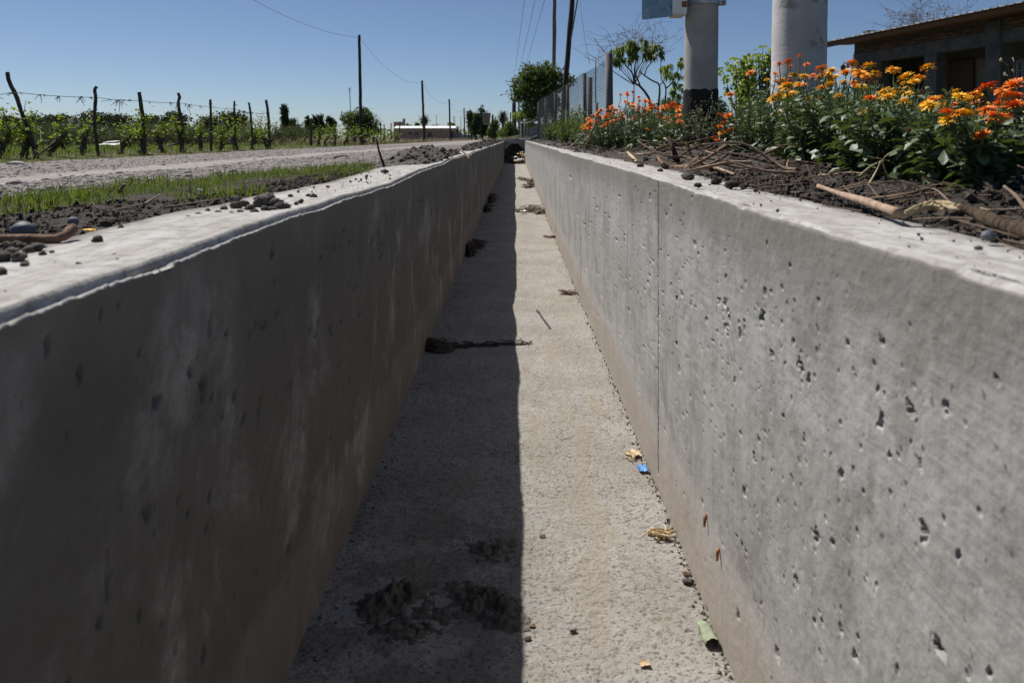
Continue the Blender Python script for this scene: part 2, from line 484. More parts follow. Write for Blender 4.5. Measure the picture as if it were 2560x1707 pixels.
MT['wood_old'] = M('weathered_post_wood', (.035, .028, .023), (.11, .09, .075), 8, .92, .8, 60, stretch=(6, 6, .6))
MT['wood_pole'] = M('creosoted_pole_wood', (.022, .018, .017), (.06, .05, .045), 5, .9, .7, 40, stretch=(5, 5, .4))
MT['wood_grey'] = M('grey_pole_wood', (.09, .08, .072), (.20, .18, .165), 5, .9, .6, 40, stretch=(5, 5, .4))
MT['bark'] = M('tree_bark', (.04, .032, .026), (.12, .1, .085), 9, .95, .9, 40, stretch=(3, 3, .8))
MT['stick'] = M('dry_brown_stick', (.10, .055, .035), (.31, .19, .115), 30, .85, .5, 140, attr=.4)
MT['palestick'] = M('peeled_pale_stick', (.25, .165, .115), (.46, .34, .255), 25, .8, .35, 140, attr=.3)
MT['twig'] = M('dry_twig', (.075, .052, .037), (.27, .195, .14), 30, .9, .3, 120, attr=.75)
MT['darkbark'] = M('dark_rough_bark', (.025, .018, .013), (.12, .08, .05), 26, .95, 1.0, 90, stretch=(1, 3, 1))
MT['straw'] = M('dry_straw', (.30, .22, .13), (.58, .48, .32), 18, .85, .2, 100, attr=.7)
MT['grass'] = M('verge_grass', (.026, .046, .014), (.095, .132, .036), 4, .7, attr=.75, trans=.3)
MT['weed'] = M('field_weeds', (.03, .052, .012), (.115, .135, .04), 3, .75, attr=.75, trans=.25)
MT['vine'] = M('vine_leaves', (.10, .15, .012), (.32, .38, .04), 6, .6, attr=.8, trans=.42)
MT['mari_leaf'] = M('marigold_leaves', (.032, .06, .026), (.115, .155, .078), 12, .5, .15, 80, attr=.75, trans=.12, spec=.5)
MT['mari_stem'] = M('marigold_stems', (.09, .14, .05), (.20, .25, .11), 20, .6, attr=.6, trans=.08)
MT['bud'] = M('marigold_buds', (.16, .22, .10), (.34, .38, .22), 60, .6, .4, 300, attr=.5)
MT['pet_y'] = M('yellow_petals', (.86, .42, .008), (.95, .62, .02), 40, .55, attr=.7, trans=.005)
MT['pet_a'] = M('amber_petals', (.80, .27, .006), (.92, .42, .01), 40, .55, attr=.7, trans=.005)
MT['pet_o'] = M('orange_petals', (.80, .13, .004), (.90, .27, .008), 40, .55, attr=.7, trans=.005)
MT['pet_dry'] = M('withered_petals', (.42, .20, .08), (.62, .42, .22), 40, .8, attr=.7)
MT['eye'] = M('flower_centre', (.16, .05, .01), (.42, .18, .02), 90, .8, .6, 300)
MT['tree_dark'] = M('dark_tree_leaves', (.022, .045, .012), (.085, .13, .03), 2.5, .6, attr=.8, trans=.2)
MT['tree_mid'] = M('green_tree_leaves', (.035, .06, .018), (.11, .16, .045), 2.5, .6, attr=.8, trans=.2)
MT['conifer'] = M('cypress_foliage', (.016, .032, .016), (.05, .078, .035), 2.5, .75, attr=.8, trans=.1)
MT['olive'] = M('olive_shrub_leaves', (.035, .045, .028), (.10, .115, .072), 2.5, .7, attr=.8, trans=.12)
MT['orchard'] = M('orchard_leaves', (.012, .02, .010), (.042, .054, .024), 2.0, .8, attr=.8, trans=.05)
MT['sapling'] = M('sapling_leaves', (.12, .18, .03), (.30, .38, .07), 6, .5, attr=.8, trans=.38)
MT['castor'] = M('umbrella_leaves', (.04, .075, .02), (.13, .19, .05), 6, .5, attr=.8, trans=.28)
MT['ground'] = None
MT['metal_w'] = M('weathered_zinc', (.42, .44, .46), (.62, .64, .66), 9, .45, .1, 60, metal=.5)
MT['galv'] = M('galvanised_wire', (.12, .115, .11), (.24, .235, .225), 30, .5, metal=.6, attr=.4)
MT['wire'] = M('black_cable', (.02, .02, .022), (.05, .05, .055), 30, .6)
MT['rust'] = M('rusty_iron', (.16, .05, .02), (.36, .14, .05), 50, .9, .6, 200)
MT['white_sheet'] = M('white_plastic_sheet', (.62, .63, .64), (.82, .83, .83), 5, .5, .15, 30)
MT['blueplastic'] = M('blue_plastic', (.05, .17, .42), (.12, .30, .60), 40, .4, .2, 80)
MT['greenpaper'] = M('faded_green_tin', (.20, .235, .15), (.33, .37, .255), 60, .6, .3, 120, c3=(.18, .22, .12))
MT['husk'] = M('dry_husk', (.42, .29, .15), (.66, .52, .33), 40, .85, .3, 120, attr=.5)
MT['pole_white'] = M('whitewashed_concrete_pole', (.44, .43, .425), (.56, .55, .545), 3.5, .88, .25, 70, c3=(.33, .31, .295))
MT['pole_grey'] = M('grey_concrete_pole', (.29, .275, .265), (.39, .375, .365), 4, .9, .3, 60, c3=(.38, .36, .34))
MT['tar'] = M('black_tar_paint', (.006, .006, .007), (.016, .015, .016), 10, .7, .3, 60)
MT['steel'] = M('galvanised_strap', (.32, .34, .36), (.48, .5, .52), 20, .45, .1, 80, metal=.7)
MT['box_white'] = M('painted_white_cabinet', (.68, .71, .72), (.8, .82, .82), 8, .5, .05, 60)
MT['box_blue'] = M('dull_blue_grey_sheet', (.12, .24, .34), (.30, .42, .50), 7, .4, .1, 40, c3=(.1, .17, .22), spec=.5)
MT['brick'] = M('old_brick', (.075, .045, .034), (.17, .105, .075), 9, .95, .6, 90, attr=.6)
MT['mortar'] = M('mortar', (.07, .064, .058), (.12, .11, .1), 20, .95, .6, 120)
MT['render'] = M('grey_cement_render', (.065, .066, .07), (.115, .115, .117), 5, .95, .3, 60)
MT['plank'] = M('brown_varnished_board', (.09, .04, .02), (.17, .08, .036), 6, .7, .3, 60, stretch=(.6, 6, 6), attr=.4)
MT['zinc'] = M('corrugated_zinc', (.38, .39, .40), (.56, .57, .58), 4, .5, .1, 40, metal=.3)
MT['darkglass'] = M('dark_window_glass', (.015, .017, .02), (.03, .032, .035), 3, .15, spec=.6)
MT['iron'] = M('black_iron', (.015, .015, .016), (.04, .04, .04), 20, .6, .1, 60)
MT['door'] = M('dark_stained_door', (.06, .035, .025), (.12, .07, .045), 6, .6, .2, 60, stretch=(5, 5, .6))
MT['cream'] = M('cream_paint', (.16, .14, .12), (.22, .2, .17), 4, .9, .1, 40)
MT['pinkwall'] = M('dull_pink_render', (.36, .235, .185), (.46, .31, .25), 1.2, .95, .2, 20)
MT['whiteedge'] = M('white_metal_roof_edge', (.66, .67, .68), (.8, .8, .8), 2, .5)
MT['greywall'] = M('grey_block_wall', (.20, .20, .21), (.32, .32, .33), 2, .95, .3, 20)
MT['palm'] = M('dry_palm', (.05, .05, .025), (.14, .13, .07), 2, .8, attr=.7)
MT['tyre'] = M('dusty_rubber', (.03, .03, .03), (.09, .085, .08), 10, .9, .2, 60)
MT['red'] = M('faded_red_scrap', (.35, .04, .04), (.5, .08, .07), 30, .7)

# ------------------------------------------------------------------ terrain
RIM_L, FLOOR_Z = -.033, -1.088
XR, XRO, XL, XLO = .50, .706, -.522, -.79         # inner / outer faces of the two channel walls
CH_END = 39.5

def road_near(y): return -2.95 + 1.45 * sstep(3.6, 10.5, y) + .10 * vn(np.asarray(y) * .9, 3.3, 5)
def road_far(y): return -6.75 + .15 * vn(np.asarray(y) * .35, 1.1, 6)

def zg(x, y):
    x = np.asarray(x, float); y = np.asarray(y, float)
    rn, rf = road_near(y), road_far(y)
    t = np.clip((XLO - x) / np.maximum(XLO - rn, .1), 0, 1)
    zl = -.062 - .14 * sstep(0, 1, t)
    zl = np.where(x < rn, -.212, zl)
    zl = np.where(x < rf, -.212 + .04 * sstep(0, .8, rf - x) - .12 * sstep(1.5, 9, rf - x), zl)
    zr = -.018 + .055 * sstep(.69, 1.25, x) + .03 * vn(x * .7, y * .5, 8) * sstep(.8, 1.6, x) - .1 * sstep(4, 14, x)
    z = np.where(x < 0, zl, zr)
    inner = (x > XLO + .01) & (x < XRO - .01)
    z = np.where(inner & (x < 0), -.09, z); z = np.where(inner & (x >= 0), -.05, z)
    near = sstep(30, 8, y)
    on = np.where(x < 0, (x > rn) & (x < XLO), x > XRO)
    z = z + near * on * (.012 * fbm(x * 7, y * 7, 21, 4) + .010 * np.abs(fbm(x * 22, y * 22, 25, 3)))
    z = np.where(y > CH_END + 6, z * 1.0 - .02, z)
    return z

def lines(*segs):
    return np.unique(np.round(np.concatenate([np.arange(a, b, s) for a, b, s in segs]), 5))
gx = np.unique(np.concatenate([-np.geomspace(60, 3500, 22), lines((-60, -9, 2), (-9, -3, .25), (-3, -.72, .045)), [-.72, -.3, .2, .64],
                               lines((.64, 2.2, .04), (2.2, 4, .08), (4, 9, .3), (9, 60, 2)), np.geomspace(60, 3500, 22)]))
gy = np.unique(np.concatenate([[-400, -150, -60, -20, -6, -3, -1], lines((.4, 5, .045), (5, 12, .1), (12, 42, .4), (42, 80, 1.5)), [CH_END], np.geomspace(80, 6000, 40)]))
GX, GY = np.meshgrid(gx, gy)
GZ = zg(GX, GY)
nx, ny = len(gx), len(gy)
ii = np.arange(nx * ny).reshape(ny, nx)
q = np.stack([ii[:-1, :-1], ii[:-1, 1:], ii[1:, 1:], ii[1:, :-1]], -1)
cx = (GX[:-1, :-1] + GX[1:, 1:]) / 2; cy = (GY[:-1, :-1] + GY[1:, 1:]) / 2
keep = ~((cx > -.72) & (cx < .64) & (cy > -6) & (cy < CH_END))

def ground_mat():
    m, nt, out = _nt('bare_earth_and_dry_field'); g = NT(nt)
    p = g.pos(); s = g.n('SeparateXYZ'); g.l(p, s.inputs[0])
    n1 = g.noise(p, 9, 6, .65); n2 = g.noise(p, .35, 5, .6); fine = g.noise(p, 90, 5, .7)
    soil = g.mix(g.ramp(n1, .35, .7), (.032, .027, .023), (.085, .073, .062))
    soil = g.mix(g.ramp(fine, .55, .72, 0, .5), soil, (.17, .15, .125))
    field = g.mix(g.ramp(n2, .35, .65), (.085, .10, .035), (.15, .125, .07))
    field = g.mix(g.ramp(n1, .4, .7, 0, .6), field, (.05, .07, .022))
    far_ = g.math('MAXIMUM', g.math('MAXIMUM', g.ramp(s.outputs[0], -6.3, -7.2), g.ramp(s.outputs[0], 5, 8)), g.ramp(s.outputs[1], 26, 40))
    c = g.mix(far_, soil, field)
    b = g.n('BsdfPrincipled'); b.inputs['Roughness'].default_value = .96; b.inputs['Specular IOR Level'].default_value = .15
    g.l(c, b.inputs['Base Color']); g.l(g.bump(g.math('ADD', n1, fine), .8, .015), b.inputs['Normal']); g.l(b.outputs[0], out.inputs[0])
    return m
MT['ground'] = ground_mat()
mb = MB(); mb.add(np.stack([GX, GY, GZ], -1), q[keep])
tag(mb.build('ground', MT['ground'], smooth=True), kind='structure')

# gravel road with its pressed wheel track
TRACK = [(-3.75, .42)]
def track_mask(x, y):
    m = 0
    for tx, w in TRACK:
        m = np.maximum(m, sstep(w, w * .35, np.abs(x - tx - .25 * vn(np.asarray(y) * .12, tx, 31) + .18 * vn(np.asarray(x) * 2, np.asarray(y) * .8, 33))))
    return m
ry = np.unique(np.concatenate([[-60, -20, -8], np.geomspace(2.2, 60, 220), np.geomspace(60, 900, 30)]))
u = np.linspace(0, 1, 70)
rx = road_near(ry)[:, None] * (1 - u) + road_far(ry)[:, None] * u
rY = np.broadcast_to(ry[:, None], rx.shape)
rm = track_mask(rx, rY)
rz = -.19 + .008 * fbm(rx * 3, rY * 3, 41, 3) - .012 * rm + .035 * np.sin(np.pi * u)[None, :] ** 2 * .4
rz[:, 0] = -.225; rz[:, -1] = -.225
def road_mat():
    m, nt, out = _nt('pressed_gravel_road'); g = NT(nt)
    p = g.pos(); a = g.n('Attribute', attribute_name='tint').outputs['Fac']
    vo = g.n('TexVoronoi'); vo.inputs['Scale'].default_value = 85; g.l(p, vo.inputs['Vector'])
    sep = g.n('SeparateColor'); g.l(vo.outputs['Color'], sep.inputs[0])
    peb = g.mix(g.ramp(sep.outputs[0], .1, .95), (.14, .13, .125), (.36, .335, .318))
    peb = g.mix(g.ramp(sep.outputs[1], .82, .92, 0, .8), peb, (.27, .19, .16))
    peb = g.mix(g.ramp(vo.outputs['Distance'], .4, .8, 0, .4), peb, (.15, .13, .12))
    n = g.noise(p, 3, 5, .6); fine = g.noise(p, 150, 4, .6)
    sand = g.mix(g.ramp(n, .35, .7), (.30, .272, .25), (.385, .355, .33))
    sand = g.mix(g.ramp(fine, .5, .35, 0, .4), sand, (.22, .19, .165))
    f = g.math('ADD', a, g.math('MULTIPLY', g.math('SUBTRACT', n, .5), .8))
    c = g.mix(g.ramp(f, .25, .6), peb, sand)
    b = g.n('BsdfPrincipled'); b.inputs['Roughness'].default_value = .95; b.inputs['Specular IOR Level'].default_value = .15
    h = g.math('SUBTRACT', g.math('MULTIPLY', fine, .4), vo.outputs['Distance'])
    g.l(c, b.inputs['Base Color']); g.l(g.bump(h, .8, .012), b.inputs['Normal']); g.l(b.outputs[0], out.inputs[0])
    return m
nr, nc = rx.shape
ii = np.arange(nr * nc).reshape(nr, nc)
q = np.stack([ii[:-1, :-1], ii[1:, :-1], ii[1:, 1:], ii[:-1, 1:]], -1).reshape(-1, 4)
mb = MB(); mb.add(np.stack([rx, rY, rz], -1), q, rm.ravel())
road = tag(mb.build('road', road_mat(), smooth=True), kind='structure')

# loose gravel on the road
rng = np.random.default_rng(3)
mb = MB()
for var in range(6):
    N = 5600
    Y = 2.6 * np.exp(rng.random(N) * math.log(14)); a = rng.random(N)
    a = np.where(rng.random(N) < .3, a ** 2 * .35, a)
    X = road_near(Y) * (1 - a) + road_far(Y) * a
    ok = rng.random(N) > track_mask(X, Y) * .93
    X, Y = X[ok], Y[ok]; n = len(X)
    tv, tf = lump(rng, OCT if var else ICO0, .35, 1.5, .6)
    s = np.clip(rng.lognormal(math.log(.0065 if var else .0105), .45, n), .004, .03)
    ang = rng.random(n) * 6.28; c, sn = np.cos(ang), np.sin(ang); o0 = np.zeros(n)
    Rm = np.stack([np.stack([c, -sn, o0], 1), np.stack([sn, c, o0], 1), np.stack([o0, o0, o0 + 1], 1)], 1)
    uu = np.clip((X - road_near(Y)) / (road_far(Y) - road_near(Y)), 0, 1)
    Z = -.19 + .008 * fbm(X * 3, Y * 3, 41, 3) - .012 * track_mask(X, Y) + .014 * np.sin(np.pi * uu) ** 2 + s * .12
    inst(mb, tv, tf, Rm, np.stack([s * rng.uniform(.8, 1.5, n), s, s * rng.uniform(.7, 1.1, n)], 1), np.stack([X, Y, Z], 1), rng.random(n))
tag(mb.build('gravel', MT['gravel'], smooth=True), 'loose grey and pinkish pebbles strewn over the unpaved road', 'gravel', kind='stuff')

# ------------------------------------------------------------------ the concrete channel
def wall_columns(k=1.0, extra=()):
    y = [-5.0, -2.5, -1.2, -.5]
    t = -.1
    while t < .7: y.append(t); t += .03
    t = .7
    while t < CH_END:
        y.append(t); t += min(max(.0023 * k, t * t / 1000 * 2.1 * k), .5)
    y.append(CH_END)
    return np.unique(np.concatenate([y, np.asarray(extra, float)]))

def make_pits(D, Y, Z, pits):
    rq = np.random.default_rng(5)
    for y0, z0, ry, rz, dp in pits:
        rm_ = max(ry, rz) * 1.7; a, b = np.searchsorted(Y, [y0 - rm_, y0 + rm_]); c, d = np.searchsorted(Z, [z0 - rm_, z0 + rm_])
        if b - a < 1 or d - c < 1: continue
        an = rq.normal(0, .6); ca, sa = math.cos(an), math.sin(an)
        y_ = (Y[a:b] - y0)[None, :]; z_ = (Z[c:d] - z0)[:, None]
        yy = (ca * y_ + sa * z_) / ry; zz = (-sa * y_ + ca * z_) / rz
        r = np.sqrt(yy ** 2 + zz ** 2)
        r = r * (1 + .5 * vn(yy * 1.5 + y0 * 91, zz * 1.5 + z0 * 77, 3) + .3 * vn(yy * 4 + y0 * 31, zz * 4 + z0 * 17, 4))
        D[c:d, a:b] = np.maximum(D[c:d, a:b], dp * (1 - sstep(.85, 1.03, r)) * (1 + .3 * vn(yy * 3, zz * 3 + y0 * 50, 8)))

def pit_list(rng, n_bg, clusters, ymin, ymax):
    P = []
    for _ in range(n_bg):
        y = ymin * (ymax / ymin) ** (rng.random() ** .8); z = FLOOR_Z + 1.05 * rng.beta(2.2, 1.8)
        s = min(rng.lognormal(math.log(.0016), .6), .0052) * (1 + .12 * y)
        P.append((y, z, s * rng.uniform(.6, 1.6), s * rng.uniform(.8, 1.7), s * rng.uniform(1.8, 3.4)))
    for y0, z0, sy, sz, n, sc in clusters:
        for _ in range(n):
            s = min(rng.lognormal(math.log(.0018), .55) * sc, .0068)
            P.append((y0 + rng.normal(0, sy), z0 + rng.normal(0, sz), s * rng.uniform(.6, 1.5), s * rng.uniform(.8, 1.9), s * rng.uniform(1.8, 3.4)))
    return P

def grid_quads(nr, nc, flip=False):
    ii = np.arange(nr * nc).reshape(nr, nc)
    q = np.stack([ii[:-1, :-1], ii[:-1, 1:], ii[1:, 1:], ii[1:, :-1]], -1).reshape(-1, 4)
    return q[:, ::-1] if flip else q

def build_right_wall():
    rng = np.random.default_rng(77)
    joints = [2.79, 6.1, 9.8]
    Y = wall_columns(1.0, np.concatenate([[j + e for e in (-.006, -.0035, 0, .0035, .006)] for j in joints]))
    Zf = np.linspace(FLOOR_Z - .02, -.009, 350)
    D = np.zeros((len(Zf), len(Y)))
    cl = [(1.91, -.30, .035, .10, 130, 1.1), (1.91, -.18, .02, .05, 25, 1.0), (2.45, -.25, .18, .16, 150, .9), (2.2, -.12, .25, .05, 60, .8), (1.55, -.22, .16, .10, 70, 1.15),
          (1.25, -.30, .12, .1, 36, 1.2), (2.9, -.45, .3, .2, 160, .9), (1.5, -.42, .18, .14, 90, 1.0), (1.35, -.62, .2, .1, 60, 1.0), (1.05, -.2, .1, .08, 20, 1.3),
          (3.6, -.35, .4, .2, 160, 1.2), (4.8, -.4, .5, .25, 140, 1.6), (.98, -.55, .09, .12, 22, 1.3), (1.75, -.7, .18, .1, 60, .9)]
    cl = [(a_, b_, c_, d_, int(n_ * .5), e_ * .92) for a_, b_, c_, d_, n_, e_ in cl]
    pits = pit_list(rng, 800, cl, .8, 9)
    pits += [(1.235, -.375, .011, .007, .009), (1.02, -.20, .008, .010, .011), (1.18, -.62, .009, .006, .008), (1.02, -.66, .006, .013, .008),
             (1.33, -.52, .010, .007, .009), (1.10, -.245, .008, .010, .011), (.985, -.34, .009, .010, .011), (1.40, -.255, .009, .011, .010), (1.62, -.215, .012, .016, .013), (.95, -.46, .008, .012, .01)]
    make_pits(D, Y, Zf, pits)
    for j in joints:
        g_ = sstep(.008, .0, np.abs(Y - j)) * .007
        D += g_[None, :] * (Zf[:, None] > FLOOR_Z + .06)
    D += .0011 * fbm(Y[None, :] * 60, Zf[:, None] * 60, 5, 3) + .0025 * fbm(Y[None, :] * 3, Zf[:, None] * 5, 9, 3)
    dx = .012 * vn(Y * .9, .5, 12) + .008 * vn(Y * 2.6, 1.5, 14)
    dz = .009 * vn(Y * 1.3, 2.5, 15) + .004 * vn(Y * 5, 2.5, 16)
    wz = sstep(-.4, 0, Zf)[:, None]
    X = XR + D + dx[None, :] * (.4 + .6 * wz)
    Z = Zf[:, None] + dz[None, :] * wz
    V = [np.stack([X, np.broadcast_to(Y, X.shape), Z], -1)]
    # rounded, chipped arris and the rim
    chip = .0045 * fbm(Y * 34, Y * 0 + 3, 61, 4) + .010 * sstep(.35, .75, vn(Y * 9, 7.7, 62))
    for k, t in enumerate((.3, .6, 1.0)):
        ex = .009 * (1 - math.cos(t * math.pi / 2)) + chip * .9 * math.sin(t * math.pi * .5)
        ez = -.009 * (1 - math.sin(t * math.pi / 2)) - np.maximum(chip, 0) * (1 - t) * .8
        V.append(np.stack([XR + dx + ex, Y, dz + ez], -1)[None])
    Xc = np.linspace(XR + .014, XRO, 32)
    cz = .0009 * fbm(Xc[:, None] * 90, Y[None, :] * 80, 71, 4) + .0016 * vn(Xc[:, None] * 6, Y[None, :] * 1.5, 72) - .003 * sstep(.60, XRO, Xc)[:, None] + dz[None, :]
    cz = cz - sstep(XR + .05, XR + .012, Xc)[:, None] * .002
    V.append(np.stack([Xc[:, None] + dx[None, :] * .9, np.broadcast_to(Y, cz.shape), cz], -1))
    V.append(np.stack([np.full_like(Y, XRO + .003) + dx * .9, Y, np.full_like(Y, -.06)], -1)[None])
    V.append(np.stack([np.full_like(Y, XRO + .003) + dx * .9, Y, np.full_like(Y, -.5)], -1)[None])
    V = np.concatenate(V, 0)
    nr, nc = V.shape[:2]
    q = grid_quads(nr, nc, True)
    mb = MB(); mb.add(V, q)
    me = mb.mesh('channel_wall', [MT['wall_r'], MT['cap_r']], True)
    mi = np.zeros(len(q), np.int32); mi.reshape(nr - 1, nc - 1)[len(Zf) + 0:, :] = 1
    me.polygons.foreach_set('material_index', mi)
    tag(link('channel_wall', me), 'sunlit pitted concrete channel wall below the marigold bed', 'concrete wall', 'walls of the irrigation channel')

def build_left_wall():
    rng = np.random.default_rng(78)
    joints = [3.3, 6.9]
    Y = wall_columns(1.55, np.concatenate([[j + e for e in (-.006, -.0035, 0, .0035, .006)] for j in joints]))
    Zf = np.linspace(FLOOR_Z - .02, RIM_L - .017, 180)
    D = np.zeros((len(Zf), len(Y)))
    cl = [(1.5, -.45, .3, .25, 60, 1.3), (2.4, -.5, .5, .25, 150, 1.3), (3.5, -.4, .6, .25, 120, 1.5), (1.1, -.5, .15, .2, 20, 1.6), (2.0, -.85, .4, .1, 90, 1.0), (5, -.4, 1, .25, 130, 1.8)]
    pits = pit_list(rng, 520, cl, .8, 9)
    pits += [(1.32, -.27, .022, .011, .012), (1.02, -.42, .006, .03, .012), (1.13, -.385, .014, .012, .011), (1.62, -.40, .009, .018, .012), (1.52, -.39, .016, .008, .01), (1.85, -.44, .008, .02, .012), (2.1, -.35, .01, .02, .013), (1.05, -.72, .014, .008, .01)]
    make_pits(D, Y, Zf, pits)
    for j in joints: D += (sstep(.005, 0, np.abs(Y - j)) * .004)[None, :]
    D += .0016 * fbm(Y[None, :] * 50, Zf[:, None] * 50, 105, 3) + .003 * fbm(Y[None, :] * 3, Zf[:, None] * 5, 109, 3)
    dx = .020 * vn(Y * .75, .5, 112) + .012 * vn(Y * 1.9, 1.5, 114) + .003 * vn(Y * 7, 1.5, 118)
    dz = .013 * vn(Y * .85, 2.5, 115) + .006 * vn(Y * 3.3, 2.5, 116)
    wz = sstep(-.5, RIM_L, Zf)[:, None]
    rough = .0024 * fbm(Y * 38, Y * 0 + 3, 161, 4) + .002 * vn(Y * 110, 9.1, 163) - .003 * sstep(.55, .8, vn(Y * 6, 3.3, 169))
    X = XL - D + dx[None, :] * (.35 + .65 * wz)
    Z = Zf[:, None] + dz[None, :] * wz
    V = [np.stack([X, np.broadcast_to(Y, X.shape), Z], -1)]
    zl = RIM_L - .014 + dz
    X0 = XL + dx
    # ragged lip of grout that squeezed out under the form, then the step up to the rim
    V.append(np.stack([X0 + .002 + rough * .6, Y, zl + rough], -1)[None])
    V.append(np.stack([X0 - .003 + rough, Y, zl + .003 + rough * 1.2], -1)[None])
    V.append(np.stack([X0 - .009 + rough * 1.2, Y, zl + .0005 + rough * .8], -1)[None])
    st = .0035 * vn(Y * 9, 4.4, 166) + .002 * vn(Y * 40, 4.4, 167)
    V.append(np.stack([X0 - .0125 + st, Y, zl - .001], -1)[None])
    V.append(np.stack([X0 - .015 + st, Y, zl + .007], -1)[None])
    V.append(np.stack([X0 - .018 + st, Y, zl + .0135], -1)[None])
    Xc = np.linspace(XL - .022, XLO, 30)
    cz = RIM_L + .0010 * fbm(Xc[:, None] * 80, Y[None, :] * 70, 171, 4) + .0018 * vn(Xc[:, None] * 6, Y[None, :] * 1.5, 172) + dz[None, :]
    V.append(np.stack([Xc[:, None] + (dx + st * sstep(XL - .08, XL - .02, Xc)[:, None]), np.broadcast_to(Y, cz.shape), cz], -1))
    V.append(np.stack([XLO - .003 + dx, Y, np.full_like(Y, -.10)], -1)[None])
    V.append(np.stack([XLO - .003 + dx, Y, np.full_like(Y, -.5)], -1)[None])
    V = np.concatenate(V, 0)
    nr, nc = V.shape[:2]
    q = grid_quads(nr, nc)
    mb = MB(); mb.add(V, q)
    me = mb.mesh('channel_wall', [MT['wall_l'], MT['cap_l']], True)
    mi = np.zeros(len(q), np.int32); mi.reshape(nr - 1, nc - 1)[len(Zf):, :] = 1
    me.polygons.foreach_set('material_index', mi)
    tag(link('channel_wall', me), 'shaded concrete channel wall beside the gravel road', 'concrete wall', 'walls of the irrigation channel')

build_right_wall()
build_left_wall()

def floor_z(x, y):
    return FLOOR_Z + .004 * fbm(np.asarray(x) * 8, np.asarray(y) * 8, 201, 4) + .0016 * vn(np.asarray(x) * 70, np.asarray(y) * 70, 203)
fy = [-5, -2, 0, .8]
t = 1.3
while t < CH_END + 6: fy.append(t); t += min(max(.0048, t * t / 2460 * 3.0), .5)
fy = np.array(fy + [CH_END + 6]); fx = np.linspace(XL - .03, XR + .03, 180)
FX, FY = np.meshgrid(fx, fy)
mb = MB(); mb.add(np.stack([FX, FY, floor_z(FX, FY)], -1), grid_quads(len(fy), len(fx)))
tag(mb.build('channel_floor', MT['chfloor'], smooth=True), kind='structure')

# small slab bridge that closes the channel at its far end
br = thing('slab_bridge', 'small grey concrete slab bridging the far end of the channel', 'bridge', (0, CH_END, 0))
mb = MB(); addbb(mb, -.95, .85, .02, 5.5, -.14, .085, b=.012); mb.build('slab', MT['slab'], br)
for sx in (-1, 1):
    mb = MB(); addbb(mb, *( (-.60, -.515) if sx < 0 else (.49, .575) ), .03, 5.6, -1.2, -.142, b=.008); mb.build('abutment', MT['slab'], br)
    mb = MB(); x0 = -.514 if sx < 0 else .489
    v = np.array([(x0, .06, -.144), (x0, .06, -.48), (x0 - sx * .0 + (-sx) * .34, .06, -.144), (x0, .22, -.144), (x0, .22, -.48), (x0 + (-sx) * .34, .22, -.144)])
    mb.add(v, [(0, 1, 2), (3, 5, 4)]); mb.add(v, [(0, 2, 5, 3), (1, 4, 5, 2), (0, 3, 4, 1)]); mb.build('bracket', MT['slab'], br)
mb = MB(); addbb(mb, -.514, .489, 1.5, 1.7, -1.2, -.144); mb.build('end_wall', MT['slab'], br)

# earth heaped along the rims
def heap(name, label, x0, x1, y0, y1, h, zb, seed, sx=.018, sy=.03, mat='clay', grp='earth heaped along the channel'):
    rng = np.random.default_rng(seed)
    xs = np.arange(x0, x1 + sx, sx); ys = np.arange(y0, y1 + sy, sy)
    A, B = np.meshgrid(xs, ys)
    U = (A - x0) / (x1 - x0); W = (B - y0) / (y1 - y0)
    env = np.sin(np.pi * np.clip(U, 0, 1)) ** .7 * np.clip(np.sin(np.pi * np.clip(W, 0, 1)), 0, 1) ** .45
    env = np.clip(env * (.55 + .75 * (vn(A * 3.1, B * 1.1, seed) * .5 + .5)) - .16, -.12, 1.2)
    z = zb + h * env * (1 + .35 * fbm(A * 16, B * 13, seed + 1, 4)) + .012 * np.abs(fbm(A * 40, B * 34, seed + 2, 3)) * (env > 0)
    c = np.array([(x0 + x1) / 2, y0, zb])
    mb = MB(); mb.add(np.stack([A, B, z], -1) - c, grid_quads(len(ys), len(xs)), .5 + .5 * fbm(A * 20, B * 20, seed + 5, 2).ravel())
    o = tag(mb.build(name, MT[mat], loc=tuple(c)), label, 'earth heap', grp)
    n = int(70 * (y1 - y0)); mb = MB()
    for k in range(4):
        m = n // 4
        tv, tf = lump(rng, ICO0, .3, 2.0)
        X = rng.uniform(x0 + .02, x1 - .02, m); Yp = y0 + (y1 - y0) * rng.random(m)
        i = np.clip(((X - x0) / sx).astype(int), 0, len(xs) - 1); j = np.clip(((Yp - y0) / sy).astype(int), 0, len(ys) - 1)
        e = env[j, i]; ok = e > .02
        X, Yp, zz = X[ok], Yp[ok], z[j, i][ok]
        s = np.clip(rng.lognormal(math.log(.0085), .55, len(X)), .003, .03)
        inst(mb, tv, tf, rand_rot(len(X), rng), s, np.stack([X, Yp, zz + s * .35], 1) - c, rng.random(len(X)))
    tag(mb.build('clods', MT[mat], o), kind='stuff')
    return o
heap('earth_heap', 'dark crumbly earth heap on the left rim beside the upright twig', -1.0, -.55, 5.2, 9.0, .125, RIM_L - .014, 301)
heap('earth_heap', 'low dark earth heap farther along the left rim, past the bare rim patch', -.95, -.54, 10.2, 38.5, .14, RIM_L - .015, 311, .022, .07)
heap('earth_heap', 'broken dark earth ridge lapping over the far right rim', .585, 1.05, 7.2, 38.5, .085, -.008, 321, .02, .05)
heap('earth_heap', 'dark earth bank with roots between the right rim and the orange marigolds', .68, 1.5, 3.1, 7.4, .075, -.0, 331, .018, .025, 'soil')

# ------------------------------------------------------------------ soil crumbs, stones, sticks beside the left wall
def yaw_rot(ang):
    c, s, o = np.cos(ang), np.sin(ang), np.zeros_like(ang)
    return np.stack([np.stack([c, -s, o], 1), np.stack([s, c, o], 1), np.stack([o, o, o + 1], 1)], 1)

